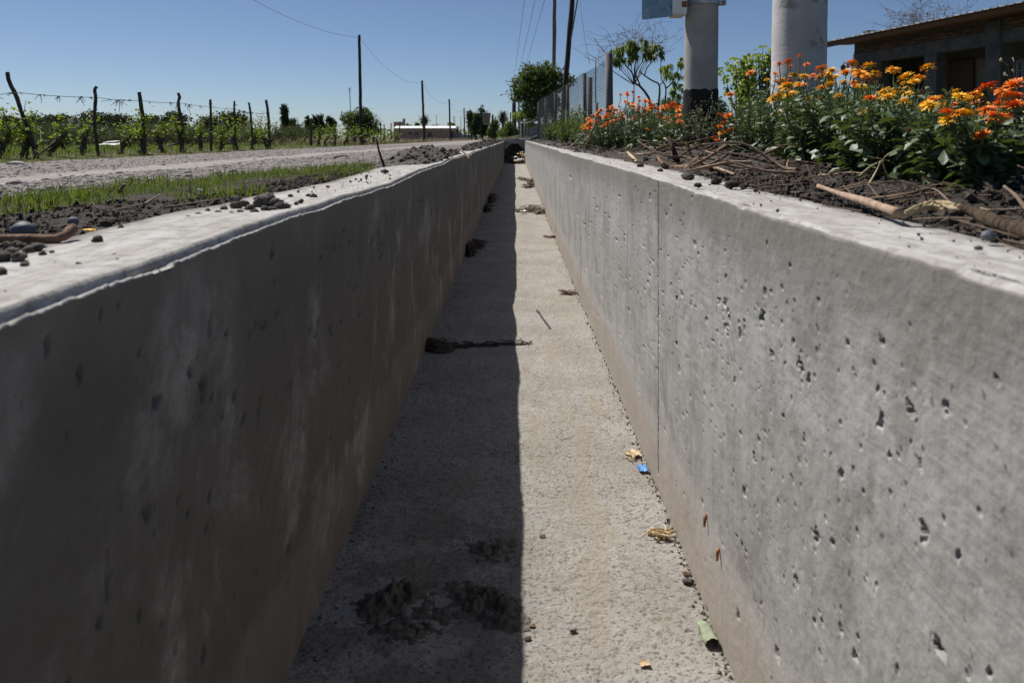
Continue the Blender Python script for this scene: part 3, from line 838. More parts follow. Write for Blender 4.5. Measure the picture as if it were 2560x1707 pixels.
def crumbs(name, label, region, N, seed, mat, smin=.002, smax=.02, med=.005):
    """region(rng, n) -> X, Y, Z"""
    rng = np.random.default_rng(seed); mb = MB()
    for k in range(4):
        X, Y, Z = region(rng, N // 4)
        tv, tf = lump(rng, OCT, .35, 1.9)
        s = np.clip(rng.lognormal(math.log(med), .6, len(X)), smin, smax)
        inst(mb, tv, tf, rand_rot(len(X), rng), s, np.stack([X, Y, Z + s * .3], 1), rng.random(len(X)))
    return tag(mb.build(name, MT[mat]), label, 'soil', kind='stuff')

def reg_left(rng, n):
    Y = .8 + 8 * rng.random(n) ** 1.6; w = np.where(Y < 2.8, 1.25, .35)
    X = XLO + .015 - w * rng.random(n) ** 1.2
    return X, Y, zg(X, Y)
crumbs('soil_crumbs', 'crumbs of dark soil between the left rim and the grass', reg_left, 10000, 401, 'soil', .0015, .014, .0040)
def reg_right(rng, n):
    Y = .9 + 9 * rng.random(n) ** 1.5
    X = XRO - .012 + 1.0 * rng.random(n) ** 1.3
    return X, Y, zg(X, Y) + .004
crumbs('soil_crumbs', 'crumbs of dark soil between the right rim and the marigolds', reg_right, 12000, 402, 'soil', .0015, .018, .0042)
def reg_capl(rng, n):
    Y = .9 + 7 * rng.random(n) ** 1.5; X = XLO + .25 * rng.random(n) ** 2.0
    return X, Y, np.full(n, RIM_L - .001)
crumbs('soil_grit', 'fine soil grit scattered on top of the left rim', reg_capl, 650, 403, 'clay', .0008, .006, .0018)
def reg_capr(rng, n):
    Y = .9 + 7 * rng.random(n) ** 1.5; X = XRO - .2 * rng.random(n) ** 2.2
    return X, Y, np.full(n, -.001)
crumbs('soil_grit', 'fine soil grit scattered on top of the right rim', reg_capr, 350, 404, 'clay', .0008, .006, .0018)
def reg_fl(rng, n):
    Y = 1.6 + 12 * rng.random(n) ** 1.6; sd = rng.random(n) < .75
    X = np.where(sd, XR - .002 - .03 * rng.random(n) ** 2.5 + .009 * vn(Y * .9, .5, 12) * .4, XL + .02 + .05 * rng.random(n) ** 2)
    return X, Y, floor_z(X, Y)
crumbs('floor_grit', 'grit and silt crumbs along the foot of the channel walls', reg_fl, 2600, 405, 'mud', .001, .007, .0021)

rng = np.random.default_rng(15)
def stone(name, label, cat, px, py, d, size, mat, flat=.65, group=None, amp=.12, base=ICO2, rot=None, zoff=0.0):
    p = at(px, py, d)
    tv, tf = lump(rng, base if amp < .2 else ICO2, amp, 1.1 if amp < .2 else 2.2)
    if amp >= .2: tv = tv * (1 + .22 * fbm(tv[:, :1] * 3.1 + px, tv[:, 1:2] * 3.1 + tv[:, 2:] * 2.7, 5, 3)) * np.array([rng.uniform(.8, 1.25), 1, rng.uniform(.7, 1.0)])
    tv = tv * np.array(size) * np.array([1, 1, flat])
    o = tag(MB().add(tv, tf, rng.random()).build(name, MT[mat], smooth=True, loc=(p[0], p[1], p[2] + size[2] * flat * .8 + zoff)), label, cat, group)
    o.rotation_euler = (0, 0, rng.random() * 6.28 if rot is None else rot)
    return o
def rim_d(py, side): return (EYE - (RIM_L if side < 0 else 0)) * FPX / (py - VY)

stone('stone', 'smooth blue-grey stone behind the bent brown stick at the left edge', 'stone', 58, 592, 1.5, (.021, .018, .020), 'bluestone', .8, rot=.2)
stone('stone', 'small pale stone beyond the tip of the bent brown stick', 'stone', 183, 563, 1.62, (.011, .010, .011), 'stone', .85)
stone('stone', 'lone dark round clod stone on the left rim beside the bent stick', 'stone', 243, 609, rim_d(609, -1), (.0105, .009, .010), 'clay', .8, amp=.18)
stone('stone', 'small dark stone at the outer edge of the left rim past the bent stick', 'stone', 302, 576, rim_d(576, -1), (.0062, .006, .0062), 'clay', .9, amp=.18)
stone('pebble', 'dark blue-grey pebble on the right rim near the bark', 'pebble', 2473, 600, rim_d(600, 1), (.0125, .0095, .0105), 'bluestone', .75, rot=.3)
stone('pebble', 'tiny dark pebble on the right rim nearest the camera', 'pebble', 2447, 625, rim_d(625, 1), (.0052, .0045, .004), 'clay', .8, amp=.25)
stone('stone', 'dark angular clod standing alone on the right rim before the earth bank', 'clod', 1720, 452, rim_d(452, 1), (.021, .019, .021), 'clay', .8, amp=.2)

CLODS = [(520, 532, 10), (560, 527, 13), (590, 522, 18), (600, 535, 12), (625, 528, 17), (650, 517, 24), (668, 512, 26), (690, 514, 20), (700, 524, 17), (716, 521, 14), (636, 535, 14), (665, 530, 15), (610, 515, 15), (588, 508, 18), (578, 537, 9), (545, 535, 9), (470, 546, 8), (494, 540, 10), (680, 528, 13)]
for px, py, w in CLODS:
    d = rim_d(py + 2, -1); s = w / 2 / FPX * d * 1.5
    stone('soil_clod', 'dark soil clod in the loose row of clods across the left rim', 'clod', px, py + 2, d, (s, s, s), 'clay', .9, 'clods heaped across the left rim', .28, ICO1)
for px, py, w, lab in [(741, 512, 9, 'small clod just past the row of clods on the left rim'), (752, 508, 12, 'pair-forming clod beyond the row on the left rim'), (771, 493, 12, 'far clod of the two nearest the inner edge of the left rim'), (783, 495, 13, 'innermost clod on the left rim past the clod row'),
                       (726, 494, 11, 'round clod near the middle of the left rim past the clod row'), (962, 434, 14, 'peaked dark clod alone on the left rim below the upright twig'), (916, 444, 8, 'tiny clod on the left rim left of the peaked clod'), (890, 450, 5, 'smallest crumb on the left rim left of the peaked clod'),
                       (820, 470, 8, 'flat crumb heap on the left rim between clod row and peaked clod'), (440, 588, 5, 'tiny crumb alone in the middle of the left rim'), (477, 576, 10, 'flat crumb on the left rim nearer than the clod row')]:
    d = rim_d(py, -1); s = w / 2 / FPX * d * 1.1
    stone('soil_clod', lab, 'clod', px, py, d, (s, s, s), 'clay', .85, None, .28, ICO1)
for px, py, w in [(8, 655, 32), (30, 640, 26), (48, 655, 30), (70, 632, 22), (92, 628, 26), (62, 668, 18), (20, 622, 20), (105, 640, 14), (0, 690, 26), (130, 634, 10), (40, 618, 18)]:
    d = rim_d(py, -1); s = w / 2 / FPX * d * 1.2
    stone('soil_clod', 'dark soil clod in the crumbling pile under the bent stick at left edge', 'clod', px, py, d, (s, s, s), 'clay', .85, 'clods under the bent stick', .28, ICO1)
for i, (px, py, w) in enumerate([(1600, 420, 14), (1650, 432, 11), (1745, 470, 16), (1790, 461, 18), (1830, 470, 24), (1860, 473, 16), (1890, 480, 10)]):
    d = rim_d(py, 1); s = w / 2 / FPX * d * 1.2
    stone('soil_clod', 'dark soil clod at the outer edge of the right rim', 'clod', px, py, d, (s, s, s), 'soil', .85, 'clods on the right rim', .28, ICO1)
# stones standing out on the road
for i in range(46):
    Y = 3.2 + 6.5 * rng.random() ** 1.5; X = float(road_near(Y)) - (.15 + .9 * rng.random() ** 1.5)
    s = rng.uniform(.018, .036)
    tv, tf = lump(rng, ICO1, .2, 1.4)
    o = tag(MB().add(tv * np.array([s * 1.3, s, s * .6]), tf, rng.random()).build('road_stone', MT['gravel'], smooth=True, loc=(X, Y, -.178)), 'larger grey stone among the gravel along the near edge of the road', 'stone', 'larger stones at the road edge')
    o.rotation_euler = (0, 0, rng.random() * 6.28)
for px, py, w, lab in [(40, 410, 46, 'broad pinkish half-buried stone at the far road edge, leftmost'), (408, 384, 12, 'pale stone at the far road edge below the third vine post'), (205, 463, 18, 'brown flat stone in the near gravel left of the wheel track')]:
    d = .33 * FPX / (py - VY); p = at(px, py, d); s = w / 2 / FPX * d
    tv, tf = lump(rng, ICO2, .15, 1.2)
    tag(MB().add(tv * np.array([s, s * .8, s * .3]), tf, .9).build('road_stone', MT['gravel'], smooth=True, loc=tuple(p)), lab, 'stone')

def stick(name, label, cat, ctrl, r0, r1, mat, n=14, seg=8, jit=.08, group=None, branches=()):
    c = np.array(ctrl, float); o0 = c[0].copy()
    if max(r0, r1) > .0045 and n < 40: n, seg, jit = 44, 11, min(max(jit, .05), .12)
    P = smooth_path(c - o0, n)
    kk = np.arange(n * seg + 2); tn_ = np.clip(.5 + .55 * vn((kk % seg) * 1.7, (kk // seg) * .09, int(rng.integers(999))) + .25 * vn((kk % seg) * .5, (kk // seg) * .5, int(rng.integers(999))), 0, 1)
    mb = MB(); addtube(mb, P, np.linspace(r0, r1, n) * (1 + .14 * vn(np.arange(n) * .11, 2.0, int(rng.integers(999))) + .02 * rng.normal(size=n)), seg, jit * .8, rng, tint=tn_)
    for bc, b0, b1 in branches:
        addtube(mb, smooth_path(np.array(bc, float) - o0, 8), np.linspace(b0, b1, 8), 5, jit, rng, tint=rng.random())
    return tag(mb.build(name, MT[mat], smooth=True, loc=tuple(o0)), label, cat, group)

stick('stick', 'bent brown stick with upturned end lying over the left rim', 'stick', [at(-40, 598, 1.335), at(60, 596, 1.34), at(130, 597, 1.335), at(158, 591, 1.34), at(176, 578, 1.36), at(183, 569, 1.37)], .0068, .0088, 'stick', 20, 10, .06)
d0 = rim_d(417, -1)
stick('twig', 'thin dark twig stuck upright in the grass beside the left rim', 'twig', [at(961, 418, d0), at(952, 392, d0), at(946, 372, d0), at(942, 345, d0)], .009, .004, 'wood_pole', 10, 6)
for a, b, r, lab in [((268, 531, 1.75), (383, 508, 2.1), .0022, 'long pale twig lying on dark soil left of the clod row'), ((410, 520, 1.95), (560, 496, 2.5), .0030, 'straight pale stalk between soil and grass left of the clod row'),
                     ((690, 466, 3.1), (752, 428, 3.2), .0026, 'slender twig leaning up out of the grass past the clod row'), ((360, 512, 1.95), (400, 486, 2.1), .004, 'short dark root stub at the grass edge by the long twig'),
                     ((300, 478, 2.5), (312, 462, 2.5), .007, 'dark stump of root in the grass by the road'), ((835, 395, 5.2), (870, 391, 5.3), .006, 'grey twig at the road edge before the upright twig'),
                     ((86, 376, 12.2), (125, 400, 12.2), .011, 'pale cane leaning in the weeds right of the leftmost post'), ((268, 376, 12.6), (282, 392, 12.6), .012, 'pale cane leaning in the weeds right of the second post'), ((687, 357, 15.5), (702, 367, 15.5), .012, 'bleached cane leaning over the far road edge right of the vine posts')]:
    stick('twig', lab, 'twig', [at(*a), (at(*a) + at(*b)) / 2 + rng.normal(0, .006, 3), at(*b)], r, r * .6, 'twig' if r < .01 else 'straw', 8, 5)
stick('twig', 'pale curved rootlet hanging over the inner edge of the left rim', 'twig', [at(1150, 372, 6.3), at(1163, 385, 5.9), at(1172, 395, 5.7), at(1173, 408, 5.7)], .008, .005, 'twig', 10, 5)
# straw and rootlets that litter the soil
def litter(name, label, reg, N, seed, mat, l0=.02, l1=.09, r=.0011):
    rg = np.random.default_rng(seed); X, Y, Z = reg(rg, N); mb = MB()
    for i in range(N):
        L = rg.uniform(l0, l1); a = rg.random() * 6.28; b = rg.normal(0, .4)
        p = np.array([X[i], Y[i], Z[i] + .006]); dv = np.array([math.cos(a), math.sin(a), rg.normal(.08, .16)]) * L
        side = np.array([-math.sin(a), math.cos(a), .15]) * L * b * .4
        addtube(mb, smooth_path([p, p + dv * .5 + side, p + dv], 5), np.linspace(1, .5, 5) * r * rg.uniform(.6, 1.9), 4, tint=rg.random(), caps=False)
    return tag(mb.build(name, MT[mat]), label, 'plant litter', kind='stuff')
litter('straw_litter', 'dry straws and rootlets strewn on soil by the left rim', reg_left, 420, 451, 'twig')
litter('straw_litter', 'dry straws, rootlets and bark shreds strewn on soil by the right rim', reg_right, 1000, 452, 'twig', .02, .13, .0013)

# ------------------------------------------------------------------ right rim: branches and twigs
def g_(px, py, z=.03):
    d = (EYE - z) * FPX / (py - VY); return at(px, py, d)
stick('branch', 'thick pale peeled stick lying along the outer edge of the right rim', 'stick', [g_(2046, 466, .018), g_(2110, 488, .018), g_(2170, 506, .018), g_(2246, 532, .018)], .0052, .0088, 'palestick', 16, 12, .05)
stick('branch', 'broken dark bark-covered branch at the right edge of the photograph', 'branch', [g_(2398, 520, .026), g_(2440, 532, .022), g_(2490, 556, .017), g_(2545, 572, .015), g_(2640, 600, .014)], .009, .0135, 'darkbark', 18, 10, .2)
_c = smooth_path([g_(2258, 540, .012), g_(2300, 522, .024), g_(2340, 512, .03), g_(2395, 522, .03)], 16); mb = MB()
for k in range(30):
    a0, a1 = sorted(rng.integers(0, 16, 2)); a1 = min(a0 + 5, 15) if a1 - a0 < 5 else a1
    if a1 - a0 < 3: continue
    P = _c[a0:a1 + 1] - _c[0] + rng.normal(0, .004, 3) + rng.normal(0, .0008, (a1 - a0 + 1, 3)) + np.linspace(0, 1, a1 - a0 + 1)[:, None] * rng.normal(0, .004, 3); addtube(mb, P, rng.uniform(.0008, .0024), 5, .15, rng, tint=rng.random())
tag(mb.build('bark_strip', MT['straw'], loc=tuple(_c[0])), 'shaggy pale bark strip leading up to the dark broken branch', 'bark')
stick('twig', 'long arched grey twig rising between the pale stick and the dark branch', 'twig', [g_(2170, 497, .012), g_(2260, 487, .03), at(2330, 472, 1.62), at(2375, 505, 1.50)], .0028, .0022, 'twig', 18, 6)
stick('twig', 'straight twig standing out of the foliage at the right edge', 'twig', [g_(2570, 530, .02), at(2540, 490, 1.5), at(2510, 466, 1.55)], .0042, .0028, 'twig', 10, 6)
stick('twig', 'pale stem lying behind the dark branch at the right edge', 'twig', [at(2450, 522, 1.5), at(2490, 526, 1.48), at(2600, 520, 1.5)], .0026, .0022, 'palestick', 8, 6)
for k, (a, m_, b, r0, r1, mt, lab) in enumerate([
    ((1694, 408, .02), (1684, 375, 3.9), (1672, 344, 3.95), .016, .010, 'darkbark', 'taller gnarled dark stub rising from the earth bank'),
    ((1732, 420, .02), (1726, 395, 3.4), (1716, 357, 3.45), .012, .008, 'darkbark', 'shorter gnarled dark stub right of the taller one'),
    ((1690, 418, .02), (1740, 410, 3.1), (1815, 365, 3.3), .008, .006, 'stick', 'long curved root arching right behind the dark stubs'),
    ((1545, 384, .02), (1620, 388, 5.4), (1690, 400, 4.6), .010, .006, 'twig', 'long grey root lying across the earth bank left of the stubs'),
    ((1565, 380, .02), (1580, 392, 4.9), (1592, 405, 4.5), .011, .008, 'straw', 'short pale split stick at the left end of the earth bank'),
    ((1720, 424, .02), (1770, 414, 3.2), (1830, 380, 3.3), .007, .005, 'twig', 'forked grey root over the earth bank right of the stubs'),
    ((1780, 416, .02), (1805, 425, 2.9), (1836, 436, 2.75), .006, .004, 'palestick', 'pale twig ending at the clods on the right rim'),
    ((1640, 385, .02), (1650, 402, 3.9), (1668, 418, 3.7), .008, .006, 'stick', 'reddish brown root stump left of the taller dark stub'),
    ((2026, 432, .02), (2090, 444, 2.55), (2170, 452, 2.3), .0045, .003, 'twig', 'brown stem lying under the marigold leaves above the pale stick'),
    ((2060, 470, .012), (2035, 450, 2.2), (2018, 415, 2.3), .0055, .0035, 'darkbark', 'dark twig hooked upright at the thin end of the pale stick'),
    ((2150, 440, 2.25), (2175, 418, 2.2), (2206, 402, 2.2), .0035, .0025, 'straw', 'dry straw stalk leaning on the marigold leaves'),
    ((2170, 465, 2.0), (2190, 430, 2.05), (2202, 405, 2.05), .0028, .002, 'straw', 'dry upright straw beside the leaning straw stalk'),
    ((2098, 455, .012), (2122, 478, 2.0), (2138, 500, 1.9), .0022, .0015, 'twig', 'thin dark twig crossing the pale stick'),
    ((2170, 460, 2.0), (2195, 490, 1.85), (2220, 512, 1.8), .0022, .0014, 'twig', 'hair-thin twig hanging to the thick end of the pale stick'),
    ((1420, 372, .02), (1444, 352, 8.2), (1462, 330, 8.2), .012, .007, 'twig', 'leaning bare twig at the left end of the orange marigolds'),
    ((1462, 372, .02), (1476, 340, 7.6), (1490, 300, 7.6), .014, .008, 'stick', 'bare brown stalk standing before the orange marigolds')]):
    f = lambda q: g_(q[0], q[1], q[2]) if q[2] < .5 else at(*q)
    stick('twig' if r0 < .009 else 'root_stub', lab, 'twig' if r0 < .009 else 'root', [f(a), f(m_), f(b)], r0, r1, mt, 12, 7, .12)
for i in range(95):
    Y = 1.3 + 6 * rng.random() ** 1.3; X = XRO + .02 + .45 * rng.random(); z = float(zg(X, Y)) + .008
    a = rng.random() * 6.28; L = rng.uniform(.07, .26)
    dv = np.array([math.cos(a) * L, math.sin(a) * L, rng.normal(.02, .03)])
    p = np.array([X, Y, z]); e = p + dv; e[0] = max(e[0], XRO - .03); e[2] = max(e[2], float(zg(e[0], e[1])) + .008, .004)
    stick('twig', 'dry twig among the litter of twigs between right rim and marigolds', 'twig', [p, (p + e) / 2 + np.array([0, 0, .006]) + rng.normal(0, .012, 3) * [1, 1, .3], e], rng.uniform(.0012, .0040), .0010, rng.choice(['twig', 'twig', 'stick', 'straw', 'darkbark']), 8, 5, .1, 'twigs littering the soil by the right rim')
for i in range(42):
    Y = 2.6 + 4.6 * rng.random() ** 1.2; X = XRO + .03 + .12 * (Y - 2.4) * rng.random() + .2 * rng.random(); z = float(zg(X, Y)) + .05 * rng.random() + .02
    a = rng.normal(0, .9) + (math.pi if rng.random() < .5 else 0); L = rng.uniform(.15, .5); dv = np.array([math.cos(a) * L, math.sin(a) * L, rng.normal(.03, .07)])
    p = np.array([X, Y, z]); e = p + dv; e[0] = max(e[0], XRO - .06); e[2] = max(e[2], float(zg(e[0], e[1])) + .02, .006)
    stick('root', 'brown root in the tangle of dug-up roots on the earth bank', 'root', [p, p + dv * .35 + rng.normal(0, .035, 3) * [1, 1, .5], p + dv * .7 + rng.normal(0, .035, 3) * [1, 1, .5], e], rng.uniform(.0035, .0085), rng.uniform(.002, .004), rng.choice(['twig', 'stick', 'twig', 'darkbark', 'palestick']), 14, 7, .1, 'dug-up roots on the earth bank')
for i in range(16):
    Y = 1.3 + 3 * rng.random(); X = XLO - .03 - .8 * rng.random(); z = float(zg(X, Y)) + .006
    a = rng.random() * 6.28; L = rng.uniform(.05, .18); p = np.array([X, Y, z]); e = p + np.array([math.cos(a), math.sin(a), .05]) * L; e[0] = min(e[0], XLO)
    stick('twig', 'dry twig among the litter of twigs on the soil by the left rim', 'twig', [p, (p + e) / 2 + rng.normal(0, .008, 3), e], .002, .001, rng.choice(['twig', 'stick', 'darkbark']), 6, 5, .1, 'twigs littering the soil by the left rim')

# ------------------------------------------------------------------ litter on the channel floor
def fl(px, py): 
    d = (EYE - FLOOR_Z) * FPX / (py - VY); p = at(px, py, d); p[2] = FLOOR_Z + .002; return p
def crumple(name, label, cat, p, sx, sy, h, mat, seed, n=9, curl=.0, rot=0.):
    rg = np.random.default_rng(seed)
    a, b = np.meshgrid(np.linspace(-1, 1, n), np.linspace(-1, 1, n))
    z = h * (.6 + .7 * fbm(a * 1.6, b * 1.6, seed, 3)); z = np.maximum(z, .0012)
    X = a * sx * (1 + .2 * vn(b * 2, a, seed + 1)); Yv = b * sy * (1 + .2 * vn(a * 2, b, seed + 2))
    mb = MB(); q = grid_quads(n, n)
    V = np.stack([X, Yv, z], -1).reshape(-1, 3)
    mb.add(V, q, .5); mb.add(V - np.array([0, 0, .0012]), q[:, ::-1], .5)
    o = tag(mb.build(name, MT[mat], smooth=True, loc=tuple(p)), label, cat); o.rotation_euler = (0, 0, rot); return o
p = fl(1610, 1178); p[0] = min(p[0], .472)
crumple('plastic_scrap', 'crumpled blue plastic scrap at the foot of the right wall', 'plastic scrap', p, .016, .024, .020, 'blueplastic', 5)
# faded green tin tube, squashed, torn open at its near end
mb = MB(); t_ = np.linspace(0, 1, 12); rg = np.random.default_rng(9)
pts = np.stack([.006 * np.sin(t_ * 2), t_ * .088 - .044, .014 + 0 * t_], 1)
V, F = tube(pts, np.interp(t_, [0, .15, .8, 1], [.016, .0185, .015, .009]), 14, .09, rg, caps=False)
V[:, 2] = np.maximum((V[:, 2] - .014) * .6 + .0105 + .0025 * np.sin(V[:, 1] * 90), .001)
mb.add(V, F); mb.add(V * .96 + [0, 0, .0006], F[:, ::-1])
p = fl(1768, 1592); p[0] = min(p[0], .47); o = tag(mb.build('crushed_tin', MT['greenpaper'], smooth=True, loc=tuple(p)), 'squashed pale green tube lying open-ended by the right wall', 'scrap'); o.rotation_euler = (0, 0, math.radians(10))
def bundle(label, p, n, L, seed, mat='straw', r=.0022, cat='dry twigs', name='twig_bundle', aim=0.0, fan=.9):
    rg = np.random.default_rng(seed); mb = MB()
    for i in range(n):
        a = aim + rg.normal(0, fan); s = rg.normal(0, L * .18, 2); l = L * rg.uniform(.5, 1.05)
        c = np.array([s[0], s[1], .004 + .014 * rg.random()]); dv = np.array([math.cos(a), math.sin(a), rg.normal(0, .12)]) * l / 2
        P = smooth_path([c - dv, c + rg.normal(0, .004, 3), c + dv], 6); P[:, 2] = np.maximum(P[:, 2], .002)
        addtube(mb, P, r * rg.uniform(.6, 1.5), 5, .1, rg, tint=rg.random())
    return tag(mb.build(name, MT[mat], smooth=True, loc=tuple(p)), label, cat)
p = fl(1655, 1340); p[0] = min(p[0], .45)
bundle('splayed bundle of dry brown twigs by the foot of the right wall', p, 22, .075, 21, 'husk', .0026, aim=2.6, fan=.5)
p = fl(1595, 1140); p[0] = min(p[0], .46)
crumple('dry_husk', 'torn dry husk at the foot of the right wall beyond the blue scrap', 'husk', p, .022, .030, .016, 'husk', 31, rot=.4)
bundle('few dry stems beside the torn husk beyond the blue scrap', fl(1580, 1150), 7, .06, 22, 'straw', .0018, aim=2.4, fan=.5)
bundle('flat knot of dry weed midway along the channel by the right wall', fl(1420, 735), 26, .13, 23, 'twig', .0035, aim=.2, fan=.7)
bundle('thin streak of weed stems on the lit floor near the right wall', fl(1380, 594), 14, .16, 24, 'twig', .004, aim=.1, fan=.4)
def drift(label, cells, seed, mat='mud', strand='twig', n=60, r=.005, name='weed_drift', L=.2):
    """low drift of mud and dead weed: (x, y, sx, sy, h) lumps plus strands"""
    rg = np.random.default_rng(seed); o0 = np.array([cells[0][0], cells[0][1], FLOOR_Z])
    root = thing(name, label, 'weed drift', o0)
    mb = MB()
    for x, y, sx, sy, h in cells:
        tv, tf = lump(rg, ICO3, .3, 2.0); tv = tv * (1 + .16 * fbm(tv[:, :1] * 5 + 3, tv[:, 1:2] * 5 + tv[:, 2:] * 4, seed + 9, 3)) * np.array([sx, sy, h]); tv[:, 2] = np.maximum(tv[:, 2], -.006)
        tv = tv + .10 * h * fbm(tv[:, :1] * 120, tv[:, 1:2] * 120 + tv[:, 2:] * 90, seed, 3)
        mb.add(tv + np.array([x, y, FLOOR_Z + .003]) - o0, tf, rg.random())
    tag(mb.build('mud', MT[mat], root, True), kind='stuff')
    mb = MB()
    for i in range(n):
        x, y, sx, sy, h = cells[rg.integers(len(cells))]
        p = np.array([x + rg.normal(0, sx * .55), y + rg.normal(0, sy * .55), FLOOR_Z + h * rg.uniform(.2, 1.0)]) - o0
        a = rg.random() * 6.28; l = rg.uniform(.3, 1) * L; dv = np.array([math.cos(a) * l, math.sin(a) * l * .8, rg.normal(0, .25) * l])
        P = smooth_path([p - dv / 2, p + rg.normal(0, .01, 3) + [0, 0, .01], p + dv / 2], 6); P[:, 2] = np.maximum(P[:, 2], .003)
        P[:, 0] = np.clip(P[:, 0] + o0[0], XL + .012, XR - .012) - o0[0]
        addtube(mb, P, np.linspace(1, .4, 6) * r * rg.uniform(.4, 1.2), 4, tint=rg.random(), caps=False)
    tag(mb.build('stems', MT[strand], root), kind='stuff')
    return root
drift('shaggy weed drift across the sunlit floor with white litter caught in it', [(.40, 13.2, .10, .30, .05), (.27, 13.5, .12, .25, .04), (.10, 13.4, .10, .2, .03), (.33, 13.8, .14, .3, .055)], 501, 'mud', 'twig', 130, .007)
crumple('litter_scrap', 'white litter scrap caught in the weed drift', 'litter', np.array([.13, 12.95, FLOOR_Z + .02]), .05, .06, .05, 'white_sheet', 51)
drift('brown lump of dead weed at the far right of the channel floor', [(.42, 21.3, .10, .5, .13), (.34, 20.0, .12, .4, .05), (.25, 23.5, .14, .4, .05)], 502, 'mud', 'twig', 80, .010, L=.3)
drift('dark tuft of mud and weed against the left wall in shade', [(-.47, 4.70, .05, .09, .045), (-.42, 4.66, .07, .08, .022), (-.33, 4.72, .09, .04, .008), (-.2, 4.74, .12, .025, .0045), (-.02, 4.78, .12, .02, .0035)], 503, 'soil', 'darkbark', 90, .003, L=.13)
drift('ragged dark weed clump against the left wall far along the channel', [(-.46, 8.6, .06, .25, .10), (-.42, 9.1, .07, .2, .06)], 504, 'soil', 'darkbark', 60, .005, L=.2)
drift('farthest dark weed clump against the left wall', [(-.46, 13.6, .06, .4, .10), (-.44, 15.6, .06, .5, .12)], 505, 'soil', 'darkbark', 50, .007, L=.3)
def mud_patch(label, cells, x0, x1, y0, y1, seed, st=.0045):
    xs = np.arange(x0, x1, st); ys = np.arange(y0, y1, st); A, B = np.meshgrid(xs, ys); H = np.zeros_like(A) - .004
    wx = A + .018 * fbm(A * 16, B * 16, seed, 4); wy = B + .018 * fbm(A * 16 + 7, B * 16 + 3, seed + 1, 4)
    for x, y, sx, sy, h in cells: H = H + h * np.exp(-((wx - x) / sx) ** 2 - ((wy - y) / sy) ** 2) * np.clip(.75 + 1.5 * fbm(A * 55, B * 55, seed + 2, 4), 0, 2)
    H = H + .0022 * fbm(A * 90, B * 90, seed + 3, 3)
    q = grid_quads(len(ys), len(xs)); ok = (H.ravel()[q] > -.003).any(1)
    o0 = np.array([(x0 + x1) / 2, (y0 + y1) / 2, FLOOR_Z]); Z = floor_z(A, B) + H
    mb = MB(); mb.add(np.stack([A, B, Z], -1).reshape(-1, 3) - o0, q[ok], np.clip(.5 + .5 * fbm(A * 30, B * 30, seed + 5, 3), 0, 1).ravel())
    return tag(mb.build('mud_patch', MT['mud'], smooth=True, loc=tuple(o0)), label, 'mud', 'mud on the channel floor')
mud_patch('crumbling dark mud in the shade at the bottom of the photograph', [(-.30, 2.16, .05, .05, .028), (-.36, 2.11, .045, .045, .03), (-.33, 2.03, .06, .05, .014), (-.06, 2.11, .055, .05, .03), (-.12, 2.14, .05, .04, .02), (-.21, 2.06, .08, .05, .010), (-.02, 2.03, .045, .04, .016), (-.25, 1.98, .06, .04, .008), (-.16, 2.2, .07, .05, .006)], -.5, .1, 1.86, 2.32, 711)
mud_patch('thin dark mud cake straddling the shadow edge on the channel floor', [(-.06, 2.37, .06, .05, .012), (-.11, 2.41, .05, .04, .010), (-.02, 2.44, .05, .03, .006)], -.25, .1, 2.24, 2.54, 721)
for px, py, w, lab in [(1433, 1582, 15, 'dark angular pebble on the sunlit channel floor'), (1732, 1458, 22, 'dark stone chip wedged at the foot of the right wall'), (1720, 1437, 12, 'small dark chip above the wedged stone chip'), (1331, 1568, 12, 'brown crumb just right of the shadow edge at the bottom'), (1357, 1345, 12, 'brown bark chip right of the shadow edge'), (1320, 1600, 14, 'dark splinter at the shadow edge near the bottom')]:
    p = fl(px, py); d = p[1]; s = w / 2 / FPX * d; p[0] = min(p[0], .48)
    tv, tf = lump(rng, ICO1, .35, 1.6)
    tag(MB().add(tv * np.array([s * 1.2, s, s * .7]), tf, .2).build('floor_chip', MT['clay' if w > 13 else 'stick'], loc=(p[0], p[1], p[2] + s * .4)), lab, 'chip')
p = fl(1613, 1664); crumple('dry_leaf', 'curled pale dry leaf on the lit floor at the bottom', 'leaf', p, .012, .009, .008, 'husk', 61)
for py_, pz_, lab in [(2.08, -.845, 'upper rusty tie-wire stub in the right wall'), (1.95, -.865, 'lower rusty tie-wire stub in the right wall')]:
    mb = MB(); addtube(mb, [(XR + .012, py_ + .008, pz_ + .018), (XR - .006, py_, pz_), (XR - .009, py_ - .006, pz_ - .018)], [.004, .0045, .003], 6, .1, rng)
    tag(mb.build('rusty_stub', MT['rust']), lab, 'rusty wire')
mb = MB(); rg = np.random.default_rng(66)
for i in range(70):
    y = rg.choice([7.6, 8.4, 9.3, 34, 37]) + rg.normal(0, .5); x = .08 + rg.normal(0, .05) + (.0 if y < 20 else .02)
    tv, tf = lump(rg, ICO0, .3, 1.5, .4); mb.add(tv * rg.uniform(.003, .007 if y < 20 else .02) + np.array([x, y, FLOOR_Z + .006]), tf, .5)
tag(mb.build('red_flakes', MT['red']), 'tiny red flakes sprinkled on the sunlit channel floor', 'litter', kind='stuff')
for x, y, sx, sy, h, mt, lab in [(.26, CH_END - 1.5, .16, .3, .30, 'white_sheet', 'crumpled white rubbish under the mouth of the slab bridge'), (.06, CH_END - 1.2, .12, .25, .18, 'husk', 'brown rubbish heap in the mouth of the slab bridge'), (.41, CH_END - .8, .08, .4, .5, 'husk', 'torn pale sacking against the right wall at the bridge')]:
    crumple('rubbish', lab, 'rubbish', np.array([x, y, FLOOR_Z + .01]), sx, sy, h, mt, int(y * 10 + x * 100), 12)

